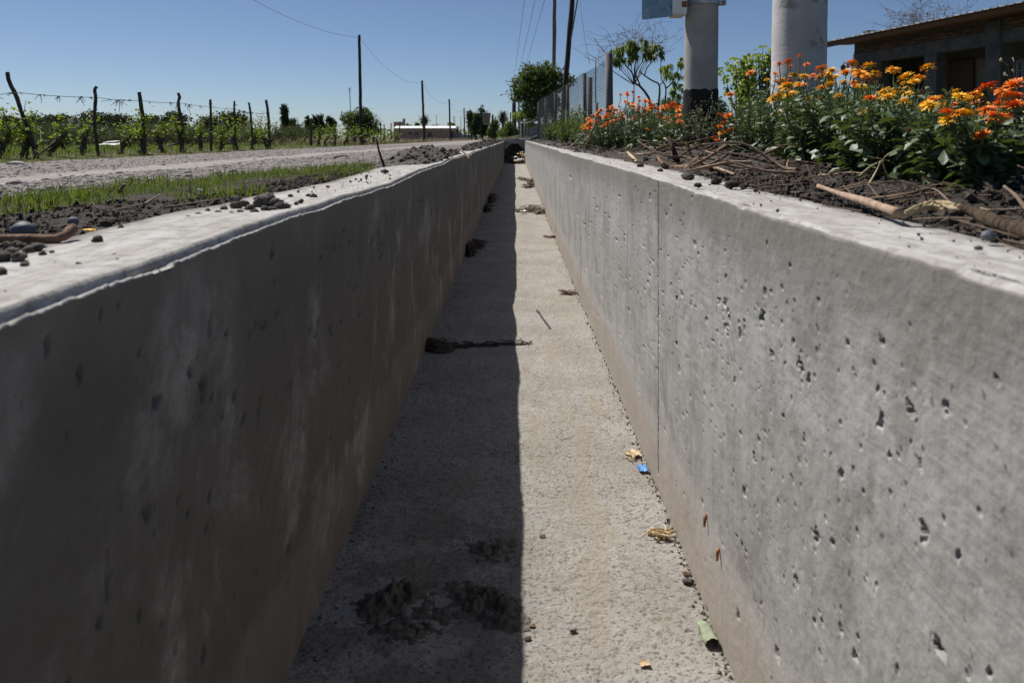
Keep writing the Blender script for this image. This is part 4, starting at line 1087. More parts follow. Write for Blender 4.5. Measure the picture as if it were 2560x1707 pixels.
drift('heap of mud and rubbish choking the opening under the slab bridge', [(.15, CH_END + .1, .3, .5, .42), (-.2, CH_END + .4, .3, .4, .3), (.35, CH_END - .5, .15, .4, .5), (-.4, CH_END + .2, .12, .3, .2), (.1, CH_END - .9, .3, .4, .15)], 508, 'mud', 'husk', 90, .012, L=.3)
for x, y, z, s_ in [(.05, CH_END - .5, .26, .10), (.22, CH_END - .6, .40, .12), (-.08, CH_END - .3, .22, .09), (.33, CH_END - .9, .52, .09)]:
    crumple('rubbish', 'pale litter scrap stuck in the rubbish heap under the slab bridge', 'rubbish', np.array([x, y, FLOOR_Z + z]), s_, s_, s_ * .9, 'husk' if x > .2 else 'white_sheet', int(100 * s_ + 7 * z * 10), 8)['group'] = 'litter under the bridge'
# things lying on the bridge
rg = np.random.default_rng(81)
n, m = 34, 14; a, b = np.meshgrid(np.linspace(0, 1, n), np.linspace(0, 1, m))
X = -.62 + a * .85; Yv = CH_END - .05 + b * 1.8
Z = .099 + .055 * np.abs(np.sin(a * 9)) * (.4 + .6 * sstep(.1, .5, a)) - .11 * sstep(.32, .05, a) + .012 * vn(a * 6, b * 4, 8)
Z = np.maximum(Z, np.where(X < -.56, .0, .092))
mb = MB(); V = np.stack([X, Yv, Z], -1).reshape(-1, 3) - [-.2, CH_END, .06]; q = grid_quads(m, n); mb.add(V, q); mb.add(V - [0, 0, .006], q[:, ::-1])
tag(mb.build('white_sheet', MT['white_sheet'], smooth=True, loc=(-.2, CH_END, .06)), 'bent glossy white sheet lying over the slab bridge', 'sheet')
mb = MB(); addbb(mb, -.02, .75, .1, .25, .09, .125, b=.006); tag(mb.build('blue_board', M('pale_blue_board', (.25, .36, .45), (.36, .46, .53), 8, .6), loc=(0, CH_END, 0)), 'thin pale blue board on the right of the slab bridge', 'board')
for i, (a, b, lab) in enumerate([((-.25, CH_END + .8, .14), (.35, CH_END + 1.6, .30), 'pale plank resting tilted on the bridge'), ((-.7, CH_END + 1, .10), (-.2, CH_END + 1.4, .17), 'brown lath on the bridge left of the white sheet'), ((.1, CH_END + 1.5, .11), (.7, CH_END + 2.2, .18), 'grey lath lying at the back of the bridge')]):
    stick('plank', lab, 'plank', [a, (np.array(a) + b) / 2, b], .028, .022, ['palestick', 'stick', 'twig'][i], 5, 4, .02)

# ------------------------------------------------------------------ grass and field cover on the left
def blades(name, label, X, Y, Z, L, mat, seed, wide=1.0, lean=.5, tmpl=BLADE, cat='grass', tl=0.0, th=1.0):
    rg = np.random.default_rng(seed); n = len(X)
    a = rg.random(n) * 6.28; tilt = rg.normal(0, lean * .5, n)
    c, s = np.cos(a), np.sin(a); ct, st = np.cos(tilt), np.sin(tilt)
    Rz = yaw_rot(a)
    o = np.zeros(n)
    Ry = np.stack([np.stack([ct, o, st], 1), np.stack([o, o + 1, o], 1), np.stack([-st, o, ct], 1)], 1)
    mb = MB(); inst(mb, tmpl[0], tmpl[1], Rz @ Ry, np.stack([L * rg.uniform(.5, 1.3, n), L * wide, L], 1), np.stack([X, Y, Z], 1), rg.uniform(tl, th, n))
    return tag(mb.build(name, MT[mat]), label, cat, kind='stuff')
rg = np.random.default_rng(601)
N = 42000
Y = 1.9 + 8.5 * rg.random(N) ** 1.35; rn = road_near(Y)
u_ = rg.random(N); X = (XLO - .02) * (1 - u_) + (rn - .12) * u_
front = 2.62 + .25 * vn(X * 3, Y * 2, 9) + .35 * np.clip((-.95 - X), 0, 2) * .2 - .9 * sstep(-1.5, -2.0, X)
clump_ = fbm(X * 3.2, Y * 2.2, 77, 3)
okm = (Y > front) & (clump_ > -.08 + .6 * sstep(.9, 1.0, u_) + .25 * sstep(.16, .0, u_) * sstep(5, 3, Y)) & (Y < 9.6 - 2.0 * vn(X * 2, 1.0, 4))
X, Y, cl_ = X[okm], Y[okm], clump_[okm]
L = np.clip(.028 + .07 * sstep(-.2, .6, cl_) * rg.uniform(.6, 1.3, len(X)), .02, .12) * (1 + .5 * sstep(.25, .1, np.hypot(X + 1.95, Y - 5.0)))
blades('verge_grass', 'strip of fresh green grass between road and left rim', X, Y, zg(X, Y), L * .85, 'grass', 602, 1.3, 1.3)
blades('dry_blades', 'dry straw-coloured blades among the fresh verge grass', X[::14], Y[::14], zg(X[::14], Y[::14]), L[::14] * .8, 'straw', 608, 1.0, 1.8)
N = 8000; Y = 7 + 60 * rg.random(N) ** 1.8; X = road_far(Y) - .02 - 1.5 * rg.random(N) ** 1.4
blades('weeds', 'ragged weeds and grass along the far side of the road', X, Y, zg(X, Y), .05 + .12 * rg.random(N) ** 2.5, 'weed', 603, 1.3, .8)
N = 9000; Y = 9 + 34 * rg.random(N) ** 1.4; X = -8.2 - .55 * Y * rg.random(N)
k_ = fbm(X * .5, Y * .35, 88, 3) > -.15; X, Y = X[k_], Y[k_]
blades('field_crop', 'low bright green leafy cover behind the vine row', X, Y, zg(X, Y), .10 + .10 * rg.random(len(X)), 'grass', 604, 2.6, 1.3, LEAF_OVAL if False else BLADE, 'field crop')
N = 3500; Y = 34 + 180 * rg.random(N) ** 1.6; X = -6.9 - 3.5 * rg.random(N) + .02 * (Y - 34)
blades('dry_grass', 'pale dry grass around the far poles beyond the road', X, Y, zg(X, Y), .15 + .25 * rg.random(N), 'straw', 605, 1.4, .8)
N = 5000; Y = 46 + 80 * rg.random(N) ** 1.5; X = -1.5 + 7 * rg.random(N)
blades('weeds', 'weeds on the verge behind the slab bridge', X, Y, zg(X, Y), .10 + .25 * rg.random(N), 'weed', 606, 1.3, .8)
stone('litter_scrap', 'small bluish plastic scrap in the grass by the left rim', 'litter', 498, 482, 2.75, (.011, .009, .010), 'white_sheet', .8, amp=.3, base=ICO1)
stone('yellow_leaf', 'yellow fallen leaf on the dark soil by the left rim', 'leaf', 225, 577, 1.55, (.012, .009, .004), 'pet_y', .5, amp=.25, base=ICO1)

# ------------------------------------------------------------------ vine row: posts, wires, vines
POSTS = [  # (control pixels top to base, radius px, distance, label)
    ([(18, 181), (24, 207), (40, 240), (55, 285), (75, 335), (95, 400)], 5.0, 12.5, 'dark crooked vine post leaning left, tallest and leftmost'),
    ([(242, 217), (237, 226), (239, 245), (237, 285), (238, 325), (247, 392)], 4.1, 14.3, 'second vine post from the left, its tip hooked over'),
    ([(348, 231), (352, 260), (357, 300), (362, 378)], 4.8, 15.9, 'straight sawn vine post, third from the left'),
    ([(445, 233), (449, 244), (446, 258), (451, 290), (456, 310), (456, 374)], 3.6, 17.9, 'wavy vine post, fourth from the left'),
    ([(526, 249), (527, 290), (528, 364)], 3.2, 19.6, 'straight dark vine post, fifth from the left'),
    ([(586, 253), (586, 280), (588, 364)], 2.6, 21.3, 'sixth vine post from the left, thin and upright'),
    ([(622, 257), (627, 290), (632, 364)], 2.6, 22.6, 'seventh vine post from the left, leaning slightly left'),
    ([(665, 250), (669, 275), (672, 310), (674, 364)], 3.4, 24.2, 'eighth vine post from the left, beside the poplar'),
    ([(777, 297), (778, 350)], 3.2, 30, 'short stout vine post right of the poplars'),
    ([(797, 295), (799, 350)], 2.2, 31, 'thin vine post next to the short stout one'),
    ([(834, 300), (838, 350)], 2.0, 33, 'thin far vine post left of the round tree'),
    ([(951, 305), (952, 350)], 1.4, 46, 'far vine post right of the tall dark pole, nearer one'),
    ([(960, 310), (962, 350)], 1.4, 48, 'far vine post right of the tall dark pole, farther one'),
    ([(978, 308), (977, 350)], 1.3, 52, 'far vine post just left of the pink tank block'),
    ([(1000, 304), (997, 350)], 1.3, 56, 'far leaning vine post before the pink tank block')]
post_world = []
for px_, r, d, lab in POSTS:
    P = np.array([at(x, y, d) for x, y in px_])[::-1]
    P[0, 2] = min(P[0, 2], float(zg(P[0, 0], d)) - .05)
    post_world.append(P)
    base = P[0].copy(); n = 22
    pth = smooth_path(P - base, n)
    mb = MB(); R = r / FPX * d * np.linspace(1.1, .95, n) * (1 + .05 * rng.normal(size=n))
    addtube(mb, pth, R, 9, .07, rng)
    root = tag(mb.build('vine_post', MT['wood_old'], smooth=True, loc=tuple(base)), lab, 'post', 'posts of the vine rows')
def wire_on(z_px):
    return z_px
def trellis_wire(label, pix, seed, knots=True, r=.0045):
    rg = np.random.default_rng(seed)
    pts = np.array([at(*q) for q in pix]); o0 = pts[0].copy()
    path = []
    for a, b in zip(pts[:-1], pts[1:]): path.append(sag(a, b, .02, 8)[:-1])
    path = np.concatenate(path + [pts[-1:]]) - o0
    root = thing('trellis_wire', label, 'wire', o0)
    mb = MB(); addtube(mb, path, r, 4); mb.build('strand', MT['iron'], root)
    if knots:
        mb = MB()
        for i in range(46):
            t = rg.random() * (len(path) - 1.01); k = int(t); p = path[k] + (path[k + 1] - path[k]) * (t - k)
            big = rg.random() < .3
            for j in range(int(rg.integers(1, 3 + 4 * big))):
                dv = np.array([rg.normal(0, .05), rg.normal(0, .06), -abs(rg.normal(0, .03 + .05 * big))]) * (1.2 if big else .6)
                addtube(mb, smooth_path([p + rg.normal(0, .01, 3), p + dv * .5 + rg.normal(0, .015, 3), p + dv], 5), [.006, .006, .005, .004, .003], 4, tint=rg.random())
        tag(mb.build('dry_tendrils', MT['bark'], root), kind='stuff')
    return root
trellis_wire('top wire of the near vine row hung with dry tendrils', [(-60, 237, 11.2), (38, 231, 12.5), (240, 244, 14.3), (352, 252, 15.9), (447, 257, 17.9), (527, 267, 19.6), (586, 273, 21.3), (625, 282, 22.6), (668, 283, 24.2)], 701)
trellis_wire('lower wire of the near vine row, bare of tendrils', [(-60, 296, 11.2), (58, 296, 12.5), (130, 308, 13.3), (238, 306, 14.3), (358, 303, 15.9), (453, 302, 17.9), (527, 303, 19.6), (587, 306, 21.3), (630, 310, 22.6), (671, 312, 24.2)], 702, False, .0035)

def vine(px, d, pyb, tops, label, seed, lean=0.0, nleaf=150, spread=1.0):
    """gnarled trunk at (px, pyb), leafy shoots up to the given pixels"""
    rg = np.random.default_rng(seed)
    b = at(px, pyb, d); b[2] = float(zg(b[0], d)) - .02
    root = thing('grapevine', label, 'grapevine', b, 'vines along the far side of the road')
    mb = MB(); h = .42 * rg.uniform(.8, 1.2)
    head = np.array([lean, rg.normal(0, .1), h])
    path = smooth_path([(0, 0, 0), (lean * .2 + rg.normal(0, .04), 0, h * .35), (lean * .7 + rg.normal(0, .05), 0, h * .7), head], 12)
    addtube(mb, path, np.linspace(.06, .035, 12) * (1 + .2 * rg.normal(size=12)), 7, .18, rg)
    for k in range(6):
        e = path[rg.integers(3, 12)] + rg.normal(0, .12, 3) * [1.2, .6, .8]
        addtube(mb, [path[rg.integers(3, 11)], e], [.03, .012], 5, .2, rg)
    mb.build('trunk', MT['bark'], root, True)
    ms = MB(); ml = MB()
    for tx, ty in tops:
        e = at(tx, ty, d) - b + np.array([0, rg.normal(0, .1), 0])
        m_ = (head + e) / 2 + rg.normal(0, .06, 3)
        P = smooth_path([head, m_, e], 12)
        addtube(ms, P, np.linspace(.010, .004, 12), 5, tint=rg.random())
        nl = int(nleaf * .62) // len(tops)
        t = rg.random(nl) ** .85; i = (t * 11).astype(int)
        pos = P[i] + rg.normal(0, .055 * spread, (nl, 3))
        dirs = np.stack([rg.normal(0, 1, nl), rg.normal(0, 1, nl), rg.normal(-.1, .5, nl)], 1); ups = np.stack([rg.normal(0, .5, nl), rg.normal(0, .5, nl), np.ones(nl)], 1)
        inst(ml, *LEAF_VINE, basis(dirs, ups), rg.uniform(.06, .12, nl) * (1 - .35 * t), pos, rg.random(nl))
    ms.build('shoots', MT['mari_stem'], root, True)
    tag(ml.build('foliage', MT['vine'], root), kind='stuff')
VINES = [
    (-10, 12.2, 410, [(0, 265), (-20, 290), (30, 300), (40, 330)], 'leafy grapevine at the far left edge before the leaning post', 711, .25, 190, 1.5),
    (60, 12.6, 402, [(55, 250), (68, 275), (58, 290), (75, 300), (62, 322), (40, 325)], 'grapevine tangled around the leaning leftmost post', 712, .05, 240, 1.4),
    (120, 13.4, 398, [(141, 280), (140, 305), (100, 325), (160, 345)], 'sparse grapevine with one tall shoot right of the leaning post', 713, .35, 90, .9),
    (205, 14.3, 392, [(180, 290), (212, 277), (218, 300), (212, 330), (248, 295)], 'thin grapevine left of the hooked post', 714, .0, 120, 1.0),
    (300, 15.4, 385, [(302, 300), (325, 315), (340, 325)], 'small grapevine before the white sheets in the field', 715, .2, 110, 1.2),
    (352, 15.9, 380, [(356, 275), (345, 285), (330, 305), (368, 290), (360, 315), (355, 330)], 'bushy grapevine around the straight sawn post', 716, .0, 260, 1.4),
    (410, 17.0, 376, [(393, 310), (402, 300), (415, 305)], 'low grapevine between the third and fourth posts', 717, -.2, 90, 1.0),
    (455, 17.9, 374, [(432, 290), (448, 285), (440, 310), (425, 305), (460, 320)], 'grapevine leaning onto the wavy post', 718, -.1, 170, 1.3),
    (500, 19.2, 370, [(503, 290), (508, 315), (495, 330)], 'narrow grapevine left of the fifth post', 719, .0, 90, 1.1),
    (550, 20.2, 368, [(540, 285), (555, 290), (545, 305), (560, 315), (575, 280)], 'broad grapevine right of the fifth post', 720, .1, 220, 1.7),
    (590, 21.3, 367, [(578, 275), (590, 290), (583, 310), (598, 320)], 'grapevine covering the foot of the sixth post', 721, -.1, 200, 1.6),
    (630, 22.6, 366, [(622, 300), (634, 305), (645, 300), (628, 320)], 'grapevine covering the foot of the seventh post', 722, .1, 200, 1.7),
    (668, 24.2, 365, [(660, 280), (652, 295), (668, 300), (675, 300), (645, 310)], 'grapevine climbing the eighth post', 723, -.1, 240, 1.7)]
for a in VINES: vine(*a)
for i, (px, d, top) in enumerate([(795, 31, 318), (815, 31.5, 312), (835, 32.5, 316), (862, 34, 314), (885, 36, 318), (905, 38, 316), (930, 41, 322), (955, 44, 320), (985, 50, 325)]):
    vine(px, d, 352, [(px - 8, top + 4), (px, top), (px + 9, top + 5), (px + 4, top + 12)], 'distant leafy grapevine in the row beyond the tall dark pole', 730 + i, .1, 150, 2.4)

# ------------------------------------------------------------------ trees and shrubs
def crown_pts(rg, ells, n, clump=.22, hollow=.35):
    vol = np.array([e[3] * e[4] * e[5] for e in ells]) ** .8; pick = rg.choice(len(ells), size=n // 14 + 1, p=vol / vol.sum())
    E = np.array(ells)[pick]
    dirn = rg.normal(size=(len(E), 3)); dirn /= np.linalg.norm(dirn, axis=1)[:, None]
    rad = (hollow + (1 - hollow) * rg.random(len(E)) ** .5)[:, None]
    C = E[:, :3] + dirn * rad * E[:, 3:6]
    k = rg.integers(len(C), size=n); sz = E[k][:, 3:6].mean(1)[:, None]
    return C[k] + rg.normal(0, 1, (n, 3)) * clump * sz * np.array([1, 1, .8]), rg.random(len(C))[k]
def tree(name, label, cat, base, trunk, ells, n, leaf, size, mat, seed, group=None, clump=.22, hollow=.35, upb=.4, limbs=True, tr=.1, crown='crown', bark='bark'):
    rg = np.random.default_rng(seed)
    root = thing(name, label, cat, base, group)
    mb = MB()
    T = smooth_path(trunk, 10); addtube(mb, T, np.linspace(tr, tr * .5, 10), 8, .08, rg)
    if limbs:
        for e in ells:
            k = int(rg.integers(5, 10)); a = T[k]; b = np.array(e[:3]) + rg.normal(0, .2, 3) * np.array(e[3:6])
            addtube(mb, smooth_path([a, (a + b) / 2 + rg.normal(0, .06, 3) * np.linalg.norm(b - a), b], 7), np.linspace(tr * .45, tr * .12, 7), 6, .08, rg)
    mb.build('trunk', MT[bark], root, True)
    if base[1] > 40 or 'orchard' in name: leaf = LEAF_FAR
    p, ti = crown_pts(rg, ells, n, clump, hollow)
    dirs = rg.normal(size=(n, 3)); ups = rg.normal(size=(n, 3)) + np.array([0, 0, upb * 3])
    mb = MB(); inst(mb, *leaf, basis(dirs, ups), size * rg.uniform(.6, 1.3, n), p, np.clip(ti * .6 + rg.random(n) * .4, 0, 1))
    tag(mb.build(crown, MT[mat], root), kind='stuff')
    return root
def gz(x, y): return float(zg(x, y))
def base_at(px, d): x = (px - VX) / FPX * d; return (x, d, gz(x, d))

# large dark roadside tree behind the fence
b = base_at(1360, 46); k = 46 / FPX
def E(px, py, rx, rz, d, b, ry=None): 
    p = at(px, py, d) - np.array(b); return (p[0], p[1], p[2], rx * d / FPX, (ry or rx) * d / FPX, rz * d / FPX)
tree('roadside_tree', 'large dense dark green tree behind the wire fence', 'tree', b, [(0, 0, 0), (.1, 0, 1.2), (0, .1, 2.6)],
     [E(1330, 185, 32, 26, 46, b), E(1365, 190, 30, 26, 46, b), E(1310, 222, 32, 30, 46, b), E(1350, 225, 45, 36, 46, b), E(1395, 205, 28, 24, 46, b), E(1425, 200, 16, 14, 46, b), E(1290, 240, 16, 16, 46, b), E(1335, 265, 32, 30, 46, b), E(1370, 265, 30, 34, 46, b), E(1365, 162, 8, 10, 46, b), E(1330, 300, 18, 18, 46, b)],
     11000, LEAF_OVAL, .16, 'tree_dark', 801, tr=.16)
b = base_at(1306, 60)
tree('small_tree', 'small pale green tree with flat low crown beside the dark roadside tree', 'tree', b, [(0, 0, 0), (0, 0, 1.0), (.05, 0, 1.6)], [E(1295, 289, 16, 6, 60, b), E(1312, 287, 16, 7, 60, b), E(1325, 292, 10, 6, 60, b), E(1300, 300, 9, 5, 60, b)], 1800, LEAF_OVAL, .14, 'sapling', 802, tr=.06)
b = base_at(1270, 90)
tree('bush', 'round green bush below the street lamps at the end of the road', 'bush', b, [(0, 0, 0), (0, 0, .6)], [E(1275, 320, 16, 14, 90, b), E(1262, 332, 20, 10, 90, b), E(1285, 330, 16, 12, 90, b)], 2200, LEAF_OVAL, .22, 'tree_mid', 803, tr=.08)
# dark tall trees at the end of the road
for i, (px, d, el, mat, lab) in enumerate([(1178, 120, [(1176, 300, 7, 24), (1182, 310, 10, 24)], 'conifer', 'tall dark tree left of the pair behind the litter basket'), (1190, 118, [(1192, 305, 7, 22), (1188, 322, 9, 16)], 'conifer', 'dark tree between the two tallest behind the litter basket'),
        (1207, 122, [(1204, 282, 7, 20), (1208, 305, 10, 30), (1214, 290, 6, 16), (1208, 325, 14, 18)], 'conifer', 'tallest dark tree rising behind the litter basket'), (1238, 118, [(1237, 320, 10, 20), (1232, 332, 12, 12)], 'tree_mid', 'rounded dark tree just right of the litter basket')]):
    b = base_at(px, d); tree('tall_tree', lab, 'tree', b, [(0, 0, 0), (0, 0, 2), (0, 0, 3.5)], [E(*e, d, b) for e in el], 2600, LEAF_OVAL, .3, mat, 810 + i, 'trees at the end of the road', tr=.15)
# round tree behind the tall pole and other mid-distance trees
b = base_at(900, 72)
tree('round_tree', 'round green tree behind the tall dark pole', 'tree', b, [(0, 0, 0), (0, 0, .9), (.1, 0, 1.6)], [E(885, 305, 26, 20, 72, b), E(908, 292, 24, 20, 72, b), E(925, 310, 22, 20, 72, b), E(900, 325, 32, 18, 72, b), E(868, 295, 16, 14, 72, b), E(912, 278, 10, 8, 72, b), E(938, 325, 12, 12, 72, b)], 6500, LEAF_OVAL, .2, 'tree_mid', 820, tr=.14)
for i, (px, d, el, n, lab) in enumerate([
    (711, 165, [(711, 290, 8, 27), (710, 280, 6.5, 18), (713, 312, 10, 20)], 2600, 'tall slim poplar standing alone right of the vine posts'),
    (732, 170, [(732, 318, 7, 22), (731, 306, 4, 10)], 1300, 'short conical tree right of the lone poplar'),
    (745, 170, [(745, 328, 10, 14)], 900, 'low round tree right of the short conical tree'),
    (769, 150, [(769, 308, 5, 16), (770, 320, 6, 14)], 1200, 'narrow dark cypress left of the pair of cypresses'),
    (788, 150, [(787, 305, 6, 16), (790, 320, 8, 16)], 1500, 'left one of the pair of dark cypresses'),
    (801, 150, [(801, 302, 7, 17), (804, 320, 9, 16)], 1500, 'right one of the pair of dark cypresses'),
    (826, 145, [(823, 304, 6, 14), (832, 306, 6, 12), (828, 320, 12, 14)], 1800, 'broad dark cypress left of the round tree')]):
    b = base_at(px, d); tree('poplar', lab, 'tree', b, [(0, 0, 0), (0, 0, 2), (0, 0, 4)], [E(*e, d, b) for e in el], n, LEAF_OVAL, .42, 'conifer', 830 + i, 'tall trees beyond the vineyard', tr=.16, clump=.2)
for i, (px, d, el, lab) in enumerate([(1090, 210, [(1085, 325, 16, 9), (1105, 328, 14, 8)], 'low wide tree behind the white roof, middle one'), (1132, 200, [(1128, 318, 8, 12), (1136, 326, 9, 9)], 'bushy tree behind the right end of the white roof'), (1040, 220, [(1043, 318, 7, 10), (1036, 328, 10, 8)], 'tree behind the white roof right of the tank'), (1022, 215, [(1020, 322, 9, 9)], 'small tree right beside the pink tank block')]):
    b = base_at(px, d); tree('far_tree', lab, 'tree', b, [(0, 0, 0), (0, 0, 1.5)], [E(*e, d, b) for e in el], 1300, LEAF_OVAL, .5, 'tree_mid', 840 + i, 'trees behind the pink building', tr=.15)
# orchard block: two prototypes, copied
protos = []
for s in range(3):
    protos.append(tree('orchard_tree', 'dark orchard tree in the dense block beyond the vineyard', 'tree', (0, 0, 0), [(0, 0, 0), (0, 0, .8), (.05, 0, 1.6)],
        [(0, 0, 1.7, 1.5, 1.4, .75), (.6, 0, 2.2, .8, .9, .5), (-.7, .2, 2.1, .8, .9, .5), (0, 0, .95, 1.4, 1.2, .7)], 1500, LEAF_OVAL, .26, 'orchard', 850 + s, 'orchard trees in the dense dark block', tr=.12))
k = 0
for row, (Yr, n) in enumerate([(86, 17), (95, 19)]):
    for i in range(n):
        x = -58.5 + 3.15 * i * (1 if row == 0 else 1.0) + rng.normal(0, .25); x = x * (Yr / 86)
        if x > -28.5 * (Yr / 86): continue
        o = protos[k] if k < 3 else copy_tree(protos[k % 3])
        o.location = (x, Yr + rng.normal(0, .8), gz(x, Yr)); o.rotation_euler = (0, 0, rng.random() * 6.28); s = rng.uniform(.95, 1.12); o.scale = (s, s, s * 1.12); k += 1
# grey-green shrubs in the field
sp = []
for s in range(3):
    sp.append(tree('olive_shrub', 'grey-green shrub in the row of shrubs between vineyard and orchard', 'shrub', (0, 0, 0), [(0, 0, 0), (0, 0, .3)], [(0, 0, .5, .9, .7, .5), (.5, 0, .4, .6, .6, .4), (-.55, 0, .42, .6, .6, .4)], 1700, LEAF_NARROW, .16, 'olive', 870 + s, 'grey-green shrubs in the field', tr=.05, crown='foliage'))
for k, (px, d, s) in enumerate([(-20, 34, 1.0), (30, 37, 1.0), (75, 33, .9), (125, 36, 1.1), (170, 34, .9), (205, 40, 1.35), (255, 44, 1.0), (300, 40, .9), (345, 42, 1.1), (395, 44, 1.1), (440, 46, 1.15), (485, 46, 1.0), (530, 48, 1.1), (580, 50, 1.1), (625, 52, 1.1), (680, 54, 1.2), (715, 56, 1.2), (745, 52, 1.1), (775, 50, .8), (350, 36, .7), (470, 38, .8), (540, 40, .7)]):
    o = sp[k] if k < 3 else copy_tree(sp[k % 3])
    x = (px - VX) / FPX * d; o.location = (x, d, gz(x, d) - .05); o.rotation_euler = (0, 0, rng.random() * 6.28); s *= 1.02; o.scale = (s, s, s * rng.uniform(.95, 1.25))
# far low hedge of trees along the horizon
rg = np.random.default_rng(880); n = 9000
X = rg.uniform(-210, 130, n); Yd = 330 + rg.normal(0, 8, n); hh = 2.6 + 2.2 * (vn(X * .09, 1.0, 5) * .5 + .5)
Zt = -.5 + rg.random(n) * hh
mb = MB(); inst(mb, *LEAF_FAR, basis(rg.normal(size=(n, 3)), rg.normal(size=(n, 3)) + [0, 0, 1]), rg.uniform(.7, 1.5, n), np.stack([X, Yd, Zt], 1), rg.random(n))
tag(mb.build('far_treeline', MT['tree_mid']), 'low far line of trees along the horizon', 'trees', kind='stuff')

# ------------------------------------------------------------------ marigolds
def petal_mesh(name, mat, seed, droop=0.0):
    rg = np.random.default_rng(seed); mb = MB()
    pv = np.array([(0, -.035, 0), (0, .035, 0), (.45, -.055, .02), (.45, .055, .02), (.85, -.05, .0), (.85, .05, .0), (1, -.02, -.03), (1, .02, -.03)], float)
    pf = np.array([(0, 2, 3), (0, 3, 1), (2, 4, 5), (2, 5, 3), (4, 6, 7), (4, 7, 5)])
    for ring, (m, r0, L, el) in enumerate([(24, .08, .43, 2), (22, .07, .40, 20), (16, .06, .30, 40), (10, .05, .2, 58)]):
        a = np.arange(m) / m * 2 * math.pi + rg.normal(0, .08, m); e = np.radians(el + rg.normal(0, 8, m) - droop)
        dirs = np.stack([np.cos(a) * np.cos(e), np.sin(a) * np.cos(e), np.sin(e)], 1); ups = np.stack([-np.cos(a) * np.sin(e), -np.sin(a) * np.sin(e), np.cos(e)], 1)
        T = np.stack([np.cos(a) * r0, np.sin(a) * r0, np.full(m, .02 * ring)], 1)
        inst(mb, pv, pf, basis(dirs, ups), np.stack([L * rg.uniform(.88, 1.1, m), np.full(m, .62), np.full(m, .6)], 1), T, rg.random(m))
    return mb.mesh(name, mat)
FLOWER = {c: [petal_mesh('flower_' + n_, MT['pet_' + c], 900 + i * 10 + j, [0, 14, -14][j]) for j in range(3)] for i, (c, n_) in enumerate([('y', 'yellow'), ('a', 'amber'), ('o', 'orange')])}
DRYF = petal_mesh('withered_flower', MT['pet_dry'], 950, -38)
tv, tf = lump(rng, ICO1, .1, 3); EYE_ME = MB().add(tv * [.14, .14, .07] + [0, 0, .06], tf).mesh('flower_centre', MT['eye'])
CALYX_ME = MB().add(*(lambda V, F: (V, F))(*tube([(0, 0, .015), (0, 0, -.04), (0, 0, -.11), (0, 0, -.16)], [.19, .16, .09, .04], 10, caps=False))).mesh('calyx', MT['bud'], True)
tv, tf = lump(rng, ICO1, .12, 3); BUD_ME = MB().add(tv * [.5, .5, .38], tf).mesh('bud', MT['bud'], True)
LEAF_ME = []
for i in range(4):
    st = [0, .2, .45, .7, .88, 1]; w = np.array([.03, .07, .13, .18, .14, .01]) * [1, 1.15, .85, 1.0][i]
    v, f = leaf_t(st, w, [.25, .4, .1, .55][i], .3)
    v[:, 1] += .04 * np.sin(v[:, 0] * 3 + i); v[:, 2] += .02 * np.sin(v[:, 0] * 9 + i)
    LEAF_ME.append(MB().add(v, f, [.3, .7, .5, .95][i]).mesh('leaf', MT['mari_leaf'], True))

def head_obj(root, p, diam, c, rg, dry=False):
    f = link('flower', DRYF if dry else FLOWER[c][int(rg.integers(3))], root)
    up = Vector((rg.normal(-.08, .22), rg.normal(-.05, .22), 1)).normalized()
    f.rotation_mode = 'QUATERNION'; f.rotation_quaternion = up.to_track_quat('Z', 'Y')
    f.location = tuple(p); f.scale = (diam,) * 3
    if not dry: link('flower_centre', EYE_ME, f)
    link('calyx', CALYX_ME, f)
    return f

